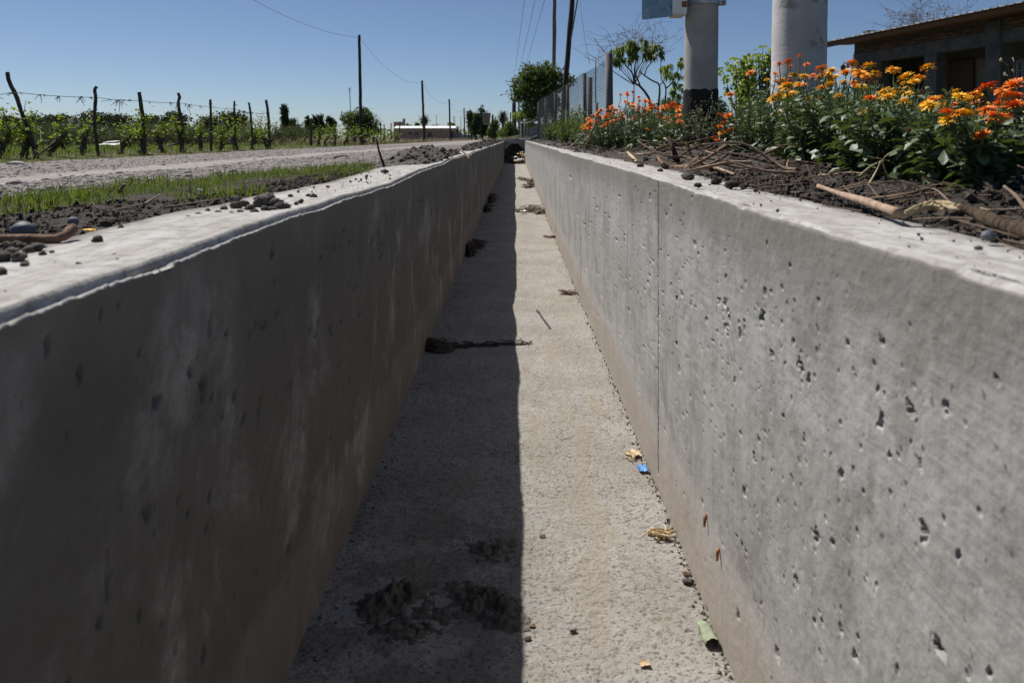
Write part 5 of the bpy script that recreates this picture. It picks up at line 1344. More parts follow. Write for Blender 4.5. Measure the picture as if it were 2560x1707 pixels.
def marigold(base, h, label, group, seed, flowers=(), nstem=7, nleaf=85, leafobj=0, buds=3, spread=.16, lsize=.075, thin=1.0):
    rg = np.random.default_rng(seed)
    root = thing('marigold_plant', label, 'flower plant', base, group)
    ms = MB(); ml = MB(); spines = []
    b = np.array(base)
    for k in range(nstem):
        a = rg.random() * 6.28; r = spread * rg.random() ** .6
        e = np.array([math.cos(a) * r, math.sin(a) * r, h * rg.uniform(.7, 1.05)])
        P = smooth_path([(0, 0, 0), (e[0] * .45 + rg.normal(0, .015), e[1] * .45 + rg.normal(0, .015), e[2] * .5), e], 10)
        addtube(ms, P[::3], np.linspace(.0042, .0024, 4), 4, tint=rg.random(), caps=False); spines.append(P)
    for (p, diam, c) in flowers:
        e = np.array(p) - b
        P = smooth_path([(rg.normal(0, .02), rg.normal(0, .02), 0), (e[0] * .4 + rg.normal(0, .02), e[1] * .4, e[2] * .5), (e[0] * .92, e[1] * .92, e[2] * .85), e - np.array([0, 0, diam * .14])], 14)
        addtube(ms, P[[0, 3, 6, 9, 11, 13]], np.linspace(.0042, .0026, 6), 5, tint=rg.random(), caps=False); spines.append(P[:11])
        head_obj(root, e, diam, c, rg)
    for k in range(buds):
        P = spines[int(rg.integers(nstem))]; o = link('bud', BUD_ME, root); s = rg.uniform(.012, .019); o.location = tuple(P[-1] + [0, 0, s * .25]); o.scale = (s,) * 3
        o.rotation_euler = (rg.normal(0, .4), rg.normal(0, .4), 0)
    if rg.random() < .35:
        P = spines[int(rg.integers(nstem))]; head_obj(root, P[-1] * [1.1, 1.1, .8], rg.uniform(.025, .034), 'o', rg, True)
    n = nleaf
    j = rg.integers(len(spines), size=n); t = rg.random(n) ** .8; S = np.array([smooth_path(s, 10) for s in spines])
    pos = S[j, (t * 9).astype(int)] + rg.normal(0, .008, (n, 3))
    a = rg.random(n) * 6.28
    dirs = np.stack([np.cos(a), np.sin(a), rg.normal(.35, .45, n)], 1); ups = np.stack([rg.normal(0, .35, n), rg.normal(0, .35, n), np.ones(n)], 1)
    sz = lsize * rg.uniform(.5, 1.15, n) * (1.15 - .55 * t)
    inst(ml, *(LEAF_OBL if base[1] < 3.4 else LEAF_OBL8), basis(dirs, ups), np.stack([sz, sz * rg.uniform(.8, 1.3, n), sz], 1), pos, rg.random(n))
    ms.build('stems', MT['mari_stem'], root, True)
    tag(ml.build('foliage', MT['mari_leaf'], root, True), kind='stuff')
    for k in range(leafobj):
        P = spines[int(rg.integers(len(spines)))]; q = P[int(rg.integers(2, 8))]; a = rg.random() * 6.28
        a = rg.normal(-2.0, 1.0)
        dv = np.array([[math.cos(a), math.sin(a), rg.normal(.3, .35)]]); Rm = basis(dv, np.array([[rg.normal(0, .3), rg.normal(0, .3), 1.]]))[0]
        o = link('leaf', LEAF_ME[int(rg.integers(4))], root); s = lsize * rg.uniform(.9, 1.3)
        o.matrix_local = Matrix.Translation(Vector(q)) @ Matrix(Rm.tolist()).to_4x4() @ Matrix.Diagonal((s, s * rg.uniform(.9, 1.3), s, 1))
    return root

# heads of the near bed as (x, y, width) in the photograph, colour
NEAR = [(725,405,38,'o'),(575,465,60,'o'),(640,450,70,'o'),(775,472,28,'o'),(655,487,35,'o'),(368,535,60,'o'),(545,535,25,'o'),(685,552,70,'y'),(487,585,40,'y'),(752,560,70,'y'),(885,505,100,'a'),(955,515,95,'y'),(815,552,50,'o'),(870,560,75,'y'),(1105,462,72,'a'),(1225,487,105,'y'),(1057,537,85,'a'),(1160,540,110,'a'),(1268,537,85,'y'),(1290,560,40,'a'),(1405,512,85,'a'),(1657,490,95,'y'),(1495,570,130,'y'),(1590,575,100,'a'),(1555,605,80,'y'),(955,597,90,'y'),(1045,608,80,'y'),(1225,580,60,'o'),(1260,605,50,'o'),(1125,630,60,'o'),(1140,642,40,'y'),(620,633,95,'y'),(710,615,60,'y'),(760,630,40,'a'),(535,720,105,'y'),(660,700,115,'y'),(605,815,75,'y'),(1335,677,120,'y'),(1008,700,40,'y'),(1505,690,80,'y'),(1185,830,75,'y'),(790,718,50,'a'),(1485,742,40,'y'),(1635,760,60,'o'),(1715,735,50,'a'),(1780,745,60,'a'),(1850,675,80,'y'),(1885,705,90,'y'),(1990,690,100,'a'),(2020,725,120,'y'),(2085,640,140,'o'),(2280,628,120,'o'),(2235,715,120,'o'),(2085,805,130,'o'),(2285,775,150,'o'),(2135,850,150,'o'),(2215,850,90,'o'),(2325,835,80,'o'),(2345,670,60,'o'),(2190,670,60,'o'),(1850,770,50,'o'),(1790,825,50,'o'),(1960,790,60,'a'),(1805,875,55,'y'),(1880,825,40,'a'),(2045,990,60,'o'),(222,688,75,'o'),(150,832,42,'o'),(205,848,55,'o'),(175,897,40,'o'),(145,930,60,'a'),(160,965,50,'a'),(222,953,60,'o'),(100,1000,35,'o'),(130,1022,45,'o'),(930,545,70,'a'),(985,560,60,'y'),(1200,560,60,'a'),(2300,700,70,'o'),(2060,760,70,'a'),(1930,740,60,'y'),(2170,760,80,'o'),(2250,800,70,'o')]
rg = np.random.default_rng(1001)
for _ in range(34):
    zx = float(rg.uniform(430, 2340)); zy = float(np.interp(zx, [150, 300, 500, 900, 1300, 1600, 1750, 1900, 2352], [800, 720, 630, 595, 640, 675, 735, 775, 835])) + float(rg.normal(5, 55))
    NEAR.append((zx, zy, float(rg.uniform(50, 95)), 'o' if zx > 1980 else str(rg.choice(['y', 'y', 'a', 'o']))))
heads = []
OUT_X = [150, 300, 500, 900, 1300, 1600, 1750, 1900, 2352]; OUT_Y = [800, 720, 630, 595, 640, 675, 735, 775, 835]
for zx, zy, w, c in NEAR:
    d = 2.15 + (2352 - zx) / 2352 * 3.3 + .7 * rg.random() * (.4 + .6 * (w < 80)); d = max(d, 1.9)
    yt = float(np.interp(zx, OUT_X, OUT_Y)); kx = (1750 + zx * .3444 - VX) / FPX; dfr = max(1.75, (.95 - .17 * 1.7) / (kx - .17))
    d = d + (dfr - .02 - d) * float(sstep(-15, 60, zy - yt)) if dfr < d else d
    p = at(1750 + zx * .3444, zy * .3444, d); dm = np.clip(w * .3444 / FPX * d, .034, .07)
    p[2] -= 0
    heads.append((p, min(dm * 1.32, .084), c))
plants = []
for Yr in np.arange(1.82, 7.2, .19):
    x0 = .97 + .17 * (Yr - 1.7); x1 = .70 * Yr + .15
    for X in np.arange(x0 + .06 * rg.random(), min(x1, x0 + 1.5), .2):
        plants.append([X + rg.normal(0, .03), Yr + rg.normal(0, .04)])
plants = np.array(plants); used = [[] for _ in plants]
for p, dm, c in heads:
    dd = np.hypot(plants[:, 0] - p[0], (plants[:, 1] - p[1])); used[int(dd.argmin())].append((p, dm, c))
def flower_words(fl_):
    if not fl_: return 'without open flowers'
    names = {'y': 'yellow', 'a': 'amber', 'o': 'orange'}; cs = []
    for f_ in fl_:
        if names[f_[2]] not in cs: cs.append(names[f_[2]])
    return 'with ' + ['one', 'two', 'three', 'four', 'five', 'six', 'seven', 'eight', 'nine', 'ten'][min(len(fl_), 10) - 1] + ' ' + (' and '.join(cs) if len(cs) < 3 else 'mixed') + (' heads' if len(fl_) > 1 else ' head')
for i, (x, y) in enumerate(plants):
    pxv = VX + FPX * x / y
    if pxv > 2620: continue
    yt = float(np.interp((pxv - 1750) / .3444, OUT_X, OUT_Y)) * .3444
    h = max(.15, EYE + (VY - yt) / FPX * y - gz(x, y)) * rg.uniform(.86, 1.03)
    near = y < 3.6
    where = 'at the bed front by the rim' if x < .97 + .17 * (y - 1.7) + .2 else ('at the right edge of the photograph' if pxv > 2380 else ('before the white pole' if pxv < 2080 else 'in mid near bed'))
    marigold((x, y, gz(x, y) - .005), h, 'marigold ' + flower_words(used[i]) + ' ' + where, 'marigolds of the near bed', 1100 + i, used[i], 9, 310 if near else 190, 12 if y < 2.9 else (4 if near else 0), int(rg.integers(1, 4)), .135, .060)
FARM = [(1455,928,22),(1525,915,40),(1575,908,20),(1525,935,45),(1635,955,50),(1700,985,45),(1645,995,40),(1500,993,35),(1585,1025,60),(1580,1045,60),(1640,1055,45),(1550,1050,30),(1780,1040,50),(1800,1065,40),(1740,1080,40),(1690,1075,50),(1735,1095,45),(1700,1120,60),(1615,1100,40),(1870,1075,60),(1940,1060,70),(1960,1035,60),(1970,1010,35),(2005,1055,40),(2085,1035,50),(1820,1110,35),(1370,1048,45),(1265,1085,60),(1240,1110,50),(1335,1080,45),(1395,1085,50),(1325,1120,40),(1240,1140,35),(1190,1145,50),(1135,1165,30),(1165,1190,60),(1220,1190,40),(1130,1230,45),(1085,1243,40),(1375,1190,45),(1325,1232,40),(1600,1160,50),(1560,1178,35),(1715,1275,45),(2040,1195,60),(1110,1275,55),(1455,1100,30),(1835,1155,35),(1905,1090,50),(1860,1050,40),(1760,1060,40)]
for _ in range(34):
    zx = float(rg.uniform(1150, 2080)); FARM.append((zx, float(np.interp(zx, [1100, 1300, 1500, 2100], [1210, 1100, 1010, 1040])) + float(rg.uniform(-20, 170)), float(rg.uniform(35, 60))))
heads2 = []
for zx, zy, w in FARM:
    d = 6.25 + (1250 - zy) / 380 * 1.6 + (1 - (zx - 1085) / 1015) * 2.3 + .2 * rg.random(); p = at(1180 + zx * .2551, zy * .2551, d)
    heads2.append((p, np.clip(w * .2551 / FPX * d * 1.45, .06, .09), 'y' if (zx, zy) == (1395, 1085) else ('a' if rg.random() < .2 else 'o')))
pl2 = []
for Yr in np.arange(6.5, 10.6, .28):
    for X in np.arange(max(.84, .84 + .14 * (9.6 - Yr)) + .05 * rg.random(), .235 * Yr, .22): pl2.append([X + rg.normal(0, .03), Yr + rg.normal(0, .05)])
pl2 = np.array(pl2); used2 = [[] for _ in pl2]
for f_ in heads2:
    used2[int(np.hypot(pl2[:, 0] - f_[0][0], pl2[:, 1] - f_[0][1]).argmin())].append(f_)
for i, (x, y) in enumerate(pl2):
    pxv = VX + FPX * x / y
    t = np.clip((pxv - 1430) / 250, 0, 1)
    topz = EYE + (VY - (333 - 70 * sstep(0, .6, t))) / FPX * y
    h = max(.16, topz - gz(x, y)) * rg.uniform(.86, 1.04)
    where = 'before the tarred pole' if pxv > 1640 else ('in front of the umbrella-shaped tree' if pxv > 1530 else 'at the left end of the far bed')
    marigold((x, y, gz(x, y) - .005), h, 'marigold ' + flower_words(used2[i]) + ' ' + where, 'marigolds of the far bed', 1500 + i, used2[i], 7, 130, 0, 2, .16, .068)

# ------------------------------------------------------------------ poles on the right
def shaft(mb, pts, rad, seg=28, **kw): return addtube(mb, pts, rad, seg, **kw)
# slim concrete pole with tarred foot, strap and meter cabinet
D1 = 7.0
x1 = (1750 - VX) / FPX * D1
pole = thing('utility_pole', 'slim grey concrete pole with black tarred foot and metal cabinet', 'pole', (x1, D1, gz(x1, D1)))
mb = MB(); zz = np.linspace(-.05, 4.4, 60)
r_ = .148 - .006 * zz / 4.4 * 3; shaft(mb, np.stack([.012 * zz, 0 * zz, zz], 1), r_, 30, jit=.004, rng=rng); mb.build('shaft', MT['pole_grey'], pole, True)
mb = MB(); zz = np.linspace(-.05, .53, 14); V, F = tube(np.stack([.012 * zz, 0 * zz, zz], 1), .1515 + 0 * zz, 40, .004, rng, caps=False)
top = V[:, 2] > .5; V[top, 2] += .02 * np.array([vn(math.atan2(p[1], p[0]) * 4 + 9, 2.2, 5) for p in V[top]]).ravel()
mb.add(V, F); mb.build('tarred_foot', MT['tar'], pole, True)
zb = EYE + (VY - 8) / FPX * D1 - gz(x1, D1)
mb = MB(); V, F = tube([(.016, 0, zb - .025), (.016, 0, zb + .025)], .153, 36, caps=False); mb.add(V, F); V2, F2 = tube([(.016, 0, zb - .025), (.016, 0, zb + .025)], .146, 36, caps=False); mb.add(V2, F2[:, ::-1])
addbb(mb, .16, .225, -.03, .03, zb - .02, zb + .02, b=.003); addbb(mb, -.21, -.15, -.05, .0, zb - .03, zb + .03, b=.004)
strap = mb.build('strap', MT['steel'], pole)
mb = MB(); addtube(mb, [(.195, -.05, zb), (.195, .05, zb)], .009, 8); mb.build('bolt', MT['rust'], strap)
zc = EYE + (VY - 41) / FPX * 6.9 - gz(x1, D1)
cab = thing('meter_cabinet', 'pale metal meter cabinet strapped to the left of the slim pole', 'cabinet', (x1 - .20, D1 - .06, gz(x1, D1) + zc))
mb = MB(); addbb(mb, -.075, .045, -.14, .10, 0, .52, b=.006); mb.build('case', MT['box_white'], cab)
mb = MB(); addbb(mb, .0, .04, -.146, -.141, .06, .11, b=.002); mb.build('bracket', MT['rust'], cab)
mb = MB(); a0 = np.array([-.078, -.10, -.012]); a1 = np.array([-.30, .09, -.012])
u2 = (a1 - a0) / np.linalg.norm(a1 - a0); nn = np.array([-u2[1], u2[0], 0]) * .006
v = np.array([a0 - nn, a1 - nn, a1 + nn, a0 + nn, a0 - nn + [0, 0, .54], a1 - nn + [0, 0, .54], a1 + nn + [0, 0, .54], a0 + nn + [0, 0, .54]])
mb.add(v, [(3, 2, 1, 0), (4, 5, 6, 7), (0, 1, 5, 4), (1, 2, 6, 5), (2, 3, 7, 6), (3, 0, 4, 7)]); mb.build('door', MT['box_blue'], cab)
# thick whitewashed pole
D2 = 5.5; x2 = (1997 - VX) / FPX * D2
pole = thing('concrete_pole', 'thick whitewashed concrete pole rising out of the marigolds', 'pole', (x2, D2, gz(x2, D2)))
mb = MB(); zz = np.linspace(-.05, 4.6, 90); V, F = tube(np.stack([.014 * (zz - .6), 0 * zz, zz], 1), .1835 - .003 * zz, 26, .005, rng); 
mb = MB(); addtube(mb, np.stack([.014 * (zz - .6), 0 * zz, zz], 1), .1835 - .003 * zz, 26, .005, rng); mb.build('shaft', MT['pole_white'], pole, True)

def wood_pole(name, label, p0, p1, r0, r1, mat, group=None, extra=()):
    p0 = np.array(p0); p1 = np.array(p1)
    root = thing(name, label, 'pole', p0, group); mb = MB(); n = 16
    P = np.linspace(0, 1, n)[:, None] * (p1 - p0); P[1:-1] += rng.normal(0, r0 * .06, (n - 2, 3)) * [1, 1, 0]
    addtube(mb, P, np.linspace(r0, r1, n), 10, .05, rng); mb.build('shaft', MT[mat], root, True)
    return root
def line_to_ground(pt, pb, d):
    a, b = at(*pt, d), at(*pb, d); z = gz(b[0], d) - .1; t = (z - b[2]) / (a[2] - b[2]); g0 = b + (a - b) * t
    return a, g0
# poles beside the fence
a, g0 = line_to_ground((1387, -160), (1385, 166), 52)
P_A = wood_pole('utility_pole', 'tall straight grey wooden pole above the roadside tree', g0, a, .135, .11, 'wood_grey', 'wooden utility poles'); topA = a
a, g0 = line_to_ground((1446, -180), (1414, 205), 34)
P_B = wood_pole('utility_pole', 'dark wooden pole leaning right beside the fence, with a guy cable', g0, a, .115, .10, 'wood_pole', 'wooden utility poles'); topB = a
mb = MB(); o0 = at(1478, -180, 33.6); addtube(mb, np.array([o0, at(1444, 0, 33.7), at(1427, 100, 33.8), at(1424, 130, 33.85)]) - o0, .028, 6); tag(mb.build('cable', MT['wire'], smooth=True, loc=tuple(o0)), 'thick black cable running down beside the leaning pole', 'cable')
mb = MB(); o0 = at(1444, -60, 30); addtube(mb, np.array([o0, at(1454, 40, 28), at(1463, 105, 27), at(1474, 160, 26)]) - o0, .011, 5); tag(mb.build('guy_wire', MT['wire'], loc=tuple(o0)), 'thin wire slanting from the leaning pole to the fence', 'wire')
mb = MB(); o0 = at(1390, 172, 50); addtube(mb, np.array([o0, at(1400, 172, 44), at(1413, 176, 34.2)]) - o0, .03, 5); addtube(mb, np.array([at(1392, 160, 50), at(1399, 170, 47), at(1404, 180, 42), at(1414, 160, 34.2)]) - o0, .02, 5); tag(mb.build('service_cable', MT['wire'], loc=tuple(o0)), 'service cable strung between the two tall poles', 'cable')
# the line of far poles along the right of the road
a, g0 = line_to_ground((1286, 204), (1288, 332), 78)
r = wood_pole('utility_pole', 'far wooden pole with crossarm and street lamp at the tree', g0, a, .13, .10, 'wood_pole', 'wooden utility poles')
rel = lambda px, py, d: at(px, py, d) - g0
mb = MB(); addtube(mb, [rel(1274, 218, 78), rel(1297, 219, 78)], .055, 6); mb.build('crossarm', MT['wood_pole'], r)
for px in (1275, 1296): mb = MB(); addtube(mb, [rel(px, 218, 78), rel(px, 215, 78)], .04, 6); mb.build('insulator', MT['greywall'], r)
mb = MB(); addtube(mb, [rel(1287, 238, 78), rel(1270, 235, 78), rel(1258, 236, 78)], .035, 6); mb.build('lamp_arm', MT['steel'], r)
mb = MB(); tv, tf = ICO1; mb.add(tv * [.26, .12, .07] + rel(1251, 237.5, 78), tf); mb.build('lamp_head', MT['steel'], r, True)
for i, (px, pt, d, lab) in enumerate([(1283, 258, 95, 'far pole just behind the street lamp pole'), (1298, 255, 92, 'far pole half hidden by the edge of the roadside tree'), (1277, 281, 140, 'very far short pole right of the double lamp'), (1270, 296, 170, 'farthest thin pole between the lamps')]):
    a, g0 = line_to_ground((px - 1, pt), (px, 335), d); wood_pole('utility_pole', lab, g0, a, .11, .09, 'wood_pole', 'wooden utility poles')
a, g0 = line_to_ground((1262, 278), (1263, 336), 125)
r = wood_pole('utility_pole', 'far pole with double street lamp and short crossarm', g0, a, .09, .08, 'wood_grey', 'wooden utility poles')
mb = MB(); addtube(mb, [rel(1262, 281, 125), rel(1256, 280, 125), rel(1252, 282, 125)], .03, 5); addtube(mb, [rel(1262, 281, 125), rel(1270, 280, 125), rel(1276, 283, 125)], .03, 5); mb.build('lamp_arm', MT['steel'], r)
for px in (1252, 1276): mb = MB(); mb.add(ICO1[0] * [.25, .12, .07] + rel(px, 282, 125), ICO1[1]); mb.build('lamp_head', MT['steel'], r, True)
mb = MB(); addtube(mb, [rel(1258, 284.5, 125), rel(1267, 284.5, 125)], .05, 5); mb.build('crossarm', MT['wood_pole'], r)
# wires above the right verge
for i, (px0, px1, py1) in enumerate([(1316, 1281, 216), (1346, 1305, 217), (1372, 1294, 218)]):
    A = at(px0, -40, 30); B = at(px1 if i < 1 else (1287 if i == 1 else 1296), py1, 78)
    mb = MB(); addtube(mb, sag(A, B, .25, 20) - A, .008, 4); tag(mb.build('power_line', MT['wire'], loc=tuple(A)), ['left', 'middle', 'right'][i] + ' one of three thin power lines above the channel end', 'power line', 'power lines on the right')
# black poles along the left side of the road
LP = [(898, 88, 903, 345, 37.8, 'tallest and nearest black pole across the road'), (1055, 202, 1061, 350, 63.8, 'second black pole across the road, before the pink building'), (1123, 248, 1126, 350, 90, 'third black pole across the road, at the right of the building'), (1160, 270, 1162, 350, 116, 'fourth black pole across the road'), (1170, 280, 1172, 350, 134, 'fifth black pole, close beside the fourth')]
tops = []
for px, pt, pb, py, d, lab in LP:
    a, g0 = line_to_ground((px, pt), (pb, py), d); tops.append(a)
    wood_pole('telephone_pole', lab, g0, a, .085 if d < 50 else .10, .065 if d < 50 else .085, 'wood_pole', 'black poles along the left of the road')
tl = [at(617, -8, 24)] + tops[:4]
for i in range(4):
    A, B = tl[i] - [0, 0, .12 if i else 0], tl[i + 1] - [0, 0, .12]
    mb = MB(); addtube(mb, sag(A, B, [.25, .75, .9, .9][i], 26) - A, [.006, .007, .009, .01][i], 4)
    tag(mb.build('telephone_line', MT['wire'], loc=tuple(A)), ['telephone wire running to the tallest black pole from above', 'sagging telephone wire between the first and second black poles', 'sagging telephone wire between the second and third black poles', 'telephone wire between the third and fourth black poles'][i], 'wire', 'telephone wires on the left')
# masts and aerials
for i, (px, pt, d, lab) in enumerate([(874, 221, 90, 'thin aerial mast above the round tree'), (1091, 289, 200, 'thin aerial behind the white roof'), (1134, 290, 190, 'left of two thin aerials right of the building'), (1137, 292, 190, 'right of two thin aerials right of the building'), (1152, 291, 180, 'lone thin mast left of the fourth black pole')]):
    a, g0 = line_to_ground((px, pt), (px + (5 if i == 0 else 0), 345), d)
    root = thing('aerial_mast', lab, 'mast', g0, 'aerial masts'); mb = MB(); addtube(mb, [(0, 0, 0), a - g0], .04 if d < 100 else .055, 5); mb.build('mast', MT['iron'], root)
    if i < 2:
        mb = MB()
        for k in range(3): addtube(mb, [(a - g0) * (1 - .03 * k) + [-.22 + .05 * k, 0, 0], (a - g0) * (1 - .03 * k) + [.22 - .05 * k, 0, 0]], .025, 4)
        mb.build('antenna', MT['iron'], root)

# rubbish basket on a post
DB = 46; a, g0 = line_to_ground((1231.5, 287), (1232, 345), DB)
root = thing('rubbish_basket', 'rusty wire rubbish basket raised on a thick dark post', 'basket', g0)
mb = MB(); addtube(mb, np.array([(0, 0, 0), a - g0]), .055, 9, .05, rng); mb.build('post', MT['wood_pole'], root, True)
c0 = at(1216.5, 297, DB) - g0; w, h_, dp = .22, .32, .22
mb = MB()
for z, s in ((-h_, .78), (0, .92), (h_, 1.0)):
    q = np.array([(-w * s, -dp * s, z), (w * s, -dp * s, z), (w * s, dp * s, z), (-w * s, dp * s, z), (-w * s, -dp * s, z)]) + c0
    for k in range(4): addtube(mb, [q[k], q[k + 1]], .014, 4)
for sx in (-1, 1):
    for sy in (-1, 1): addtube(mb, [c0 + [sx * w * .78, sy * dp * .78, -h_], c0 + [sx * w, sy * dp, h_]], .014, 4)
mb.build('frame', MT['steel'], root)
mb = MB(); s = .76; pts = np.array([(-w * s, -dp * s, -h_), (w * s, -dp * s, -h_), (w * s, dp * s, -h_), (-w * s, dp * s, -h_)]); pt2 = np.array([(-w * .97, -dp * .97, h_ * .95), (w * .97, -dp * .97, h_ * .95), (w * .97, dp * .97, h_ * .95), (-w * .97, dp * .97, h_ * .95)])
V = np.concatenate([pts, pt2]) + c0; F = np.array([(0, 1, 5, 4), (1, 2, 6, 5), (2, 3, 7, 6), (3, 0, 4, 7), (3, 2, 1, 0)]); mb.add(V, F); V2 = (V - c0) * .97 + c0; mb.add(V2, F[:, ::-1]); mb.build('panel', M('brown_sheet', (.12, .095, .07), (.2, .165, .125), 6, .8), root)

# ------------------------------------------------------------------ pink building with water tank
DBD = 170
def bd(px, py): return at(px, py, DBD)
o0 = bd(987, 349); o0[2] = gz(o0[0], DBD) - .1
root = thing('long_building', 'long low pink building with a white roof edge', 'building', o0)
L_ = (1135 - 987) / FPX * DBD; H_ = bd(0, 322)[2] - o0[2]
mb = MB(); v, f = box(0, L_, 0, 7, 0, H_); mb.add(v, f); wall = mb.build('wall', MT['pinkwall'], root)
mb = MB(); rv = np.array([(x, y, z) for x in (-.25, L_ + .3) for y, z in ((-.4, H_ + .003), (-.4, H_ + .10), (3.5, H_ + .62), (7.4, H_ + .10), (7.4, H_ + .003))]); mb.add(rv, [(0, 5, 6, 1), (1, 6, 7, 2), (2, 7, 8, 3), (3, 8, 9, 4), (4, 9, 5, 0)]); mb.add(rv, [(0, 1, 2), (0, 2, 4), (4, 2, 3), (5, 7, 6), (5, 9, 7), (9, 8, 7)]); roof = mb.build('roof', MT['whiteedge'], root)
for px in np.linspace(992, 1130, 9):
    x = (px - 987) / FPX * DBD; mb = MB(); addbb(mb, x, x + .12, -.46, -.405, H_ - .08, H_ + .09, b=.01); mb.build('bracket', MT['whiteedge'], roof)
for (x0, x1, y0, y1) in [(1021, 1030, 331, 337), (1037, 1046, 331, 338), (1068, 1080, 330, 343)]:
    a, b = bd(x0, y1) - o0, bd(x1, y0) - o0
    mb = MB(); addbb(mb, a[0], b[0], -.05, -.004, a[2], b[2], b=.01); w_ = mb.build('window', MT['greywall'], root)
    mb = MB(); addbb(mb, a[0] + .08, b[0] - .08, -.07, -.052, a[2] + .08, b[2] - .08, b=.01); mb.build('pane', MT['darkglass'], w_)
a, b = bd(1134, 349) - o0, bd(1142, 330) - o0
mb = MB(); addbb(mb, L_ - .9, L_ - .1, -.06, -.004, 0, 1.9, b=.01); mb.build('door', MT['door'], root)
mb = MB(); v, f = box(L_ + .003, L_ + 1.5, .6, 6, 0, H_ * .62); mb.add(v, f); mb.build('annex', MT['greywall'], root)
o1 = at(984, 349, 182); o1[2] = gz(o1[0], 182) - .1
root = thing('tank_tower', 'pink block carrying a round water tank behind the building', 'tower', o1)
W_ = 26 / FPX * 182; Ht = at(0, 305, 182)[2] - o1[2]
mb = MB(); addbb(mb, 0, W_, 0, 2.4, 0, Ht, b=.03); mb.build('wall', MT['pinkwall'], root)
mb = MB(); xc = 24 / FPX * 182; addtube(mb, [(xc, .9, Ht - .9), (xc, .9, Ht + .62)], .36, 14); tk = mb.build('tank', MT['greywall'], root, True)
mb = MB(); addtube(mb, [(xc, .9, Ht + .60), (xc, .9, Ht + .72), (xc, .9, Ht + .78)], [.40, .33, .1], 14); mb.build('lid', MT['greywall'], tk, True)
o1 = at(1190, 349, 200); mb = MB(); addbb(mb, -3.8, 0, 0, 4, -.3, 1.2, b=.03); 
tag(mb.build('shed', MT['greywall'], loc=tuple(o1)), 'small grey shed left of the tall dark trees', 'shed')
# grey block house and clutter behind the bridge
o1 = base_at(1318, 66); root = thing('block_house', 'small grey block house in the shade of the roadside tree', 'building', o1)
mb = MB(); addbb(mb, -.55, 2.6, 0, 3, 0, 1.25, b=.02); mb.build('wall', MT['greywall'], root)
mb = MB(); addbb(mb, -.6, 2.7, -.15, 3.2, 1.253, 1.36, b=.02); mb.build('roof', MT['slab'], root)
mb = MB(); addbb(mb, -.35, .2, -.05, -.004, 1.0, 1.2, b=.01); mb.build('window', MT['cream'], root)
for i, (px, d, lab) in enumerate([(1312, 50, 'thin grey post left of the pair by the roadside tree'), (1321, 50, 'thin grey post right of the pair by the roadside tree'), (1349, 33, 'pale weathered post at the far end of the wire fence')]):
    x, y, z = base_at(px, d); mb = MB(); addtube(mb, np.array([(0, 0, -.1), (.02, 0, .6), (0, 0, 1.25)]), .045, 8, .05, rng); tag(mb.build('fence_post', MT['wood_grey'], smooth=True, loc=(x, y, z)), lab, 'post')
for i, (px, d, lab) in enumerate([(1330, 40, 'dusty tyre lying on the verge, left one'), (1346, 39, 'dusty tyre lying on the verge, right one beside the fence end')]):
    x, y, z = base_at(px, d); th = np.linspace(0, 2 * math.pi, 25)
    mb = MB(); V, F = tube(np.stack([.17 * np.cos(th), .17 * np.sin(th), 0 * th], 1), .07, 8, caps=False); mb.add(V, F); tag(mb.build('tyre', MT['tyre'], smooth=True, loc=(x, y, z + .09 + .05 * i)), lab, 'tyre')
# palms
for i, (px, d, top, lab) in enumerate([(1060, 150, 300, 'small shaggy palm behind the second black pole'), (1257, 150, 292, 'shaggy palm beside the double street lamp')]):
    b = base_at(px, d); hgt = at(px, top, d)[2] - b[2]; rgp = np.random.default_rng(60 + i)
    root = thing('palm_tree', lab, 'palm', b, 'palms in the distance'); mb = MB(); addtube(mb, [(0, 0, 0), (.05, 0, hgt * .5), (0, 0, hgt)], [.3, .22, .25], 8, .1, rgp); mb.build('trunk', MT['bark'], root, True)
    n = 260; a = rgp.random(n) * 6.28; e = rgp.normal(-.1, .8, n); mb = MB()
    inst(mb, *LEAF_NARROW, basis(np.stack([np.cos(a) * np.cos(e), np.sin(a) * np.cos(e), np.sin(e)], 1), np.tile([0, 0, 1.], (n, 1))), rgp.uniform(.7, 1.5, n), np.array([0, 0, hgt]) + rgp.normal(0, .12, (n, 3)), rgp.random(n)); tag(mb.build('crown', MT['palm'], root), kind='stuff')
# white sheets in the field
for i, (px0, px1, py, d, lab) in enumerate([(256, 284, 354, 30, 'upper bright white sheet lying in the field behind the vines'), (240, 292, 360, 28, 'lower bluish white sheet lying in the field behind the vines')]):
    a, b = at(px0, py + 2, d), at(px1, py, d); w_ = b[0] - a[0]; n = 10
    A, B = np.meshgrid(np.linspace(0, w_, n), np.linspace(0, .5, 5)); Z = .02 * vn(A * 3, B * 2, i) + .10 * B + (.0 if i else 0)
    mb = MB(); V = np.stack([A, B, Z], -1).reshape(-1, 3); q = grid_quads(5, n); mb.add(V, q); mb.add(V - [0, 0, .02], q[:, ::-1]); tag(mb.build('white_sheet', MT['white_sheet'], smooth=True, loc=tuple(a)), lab, 'sheet')

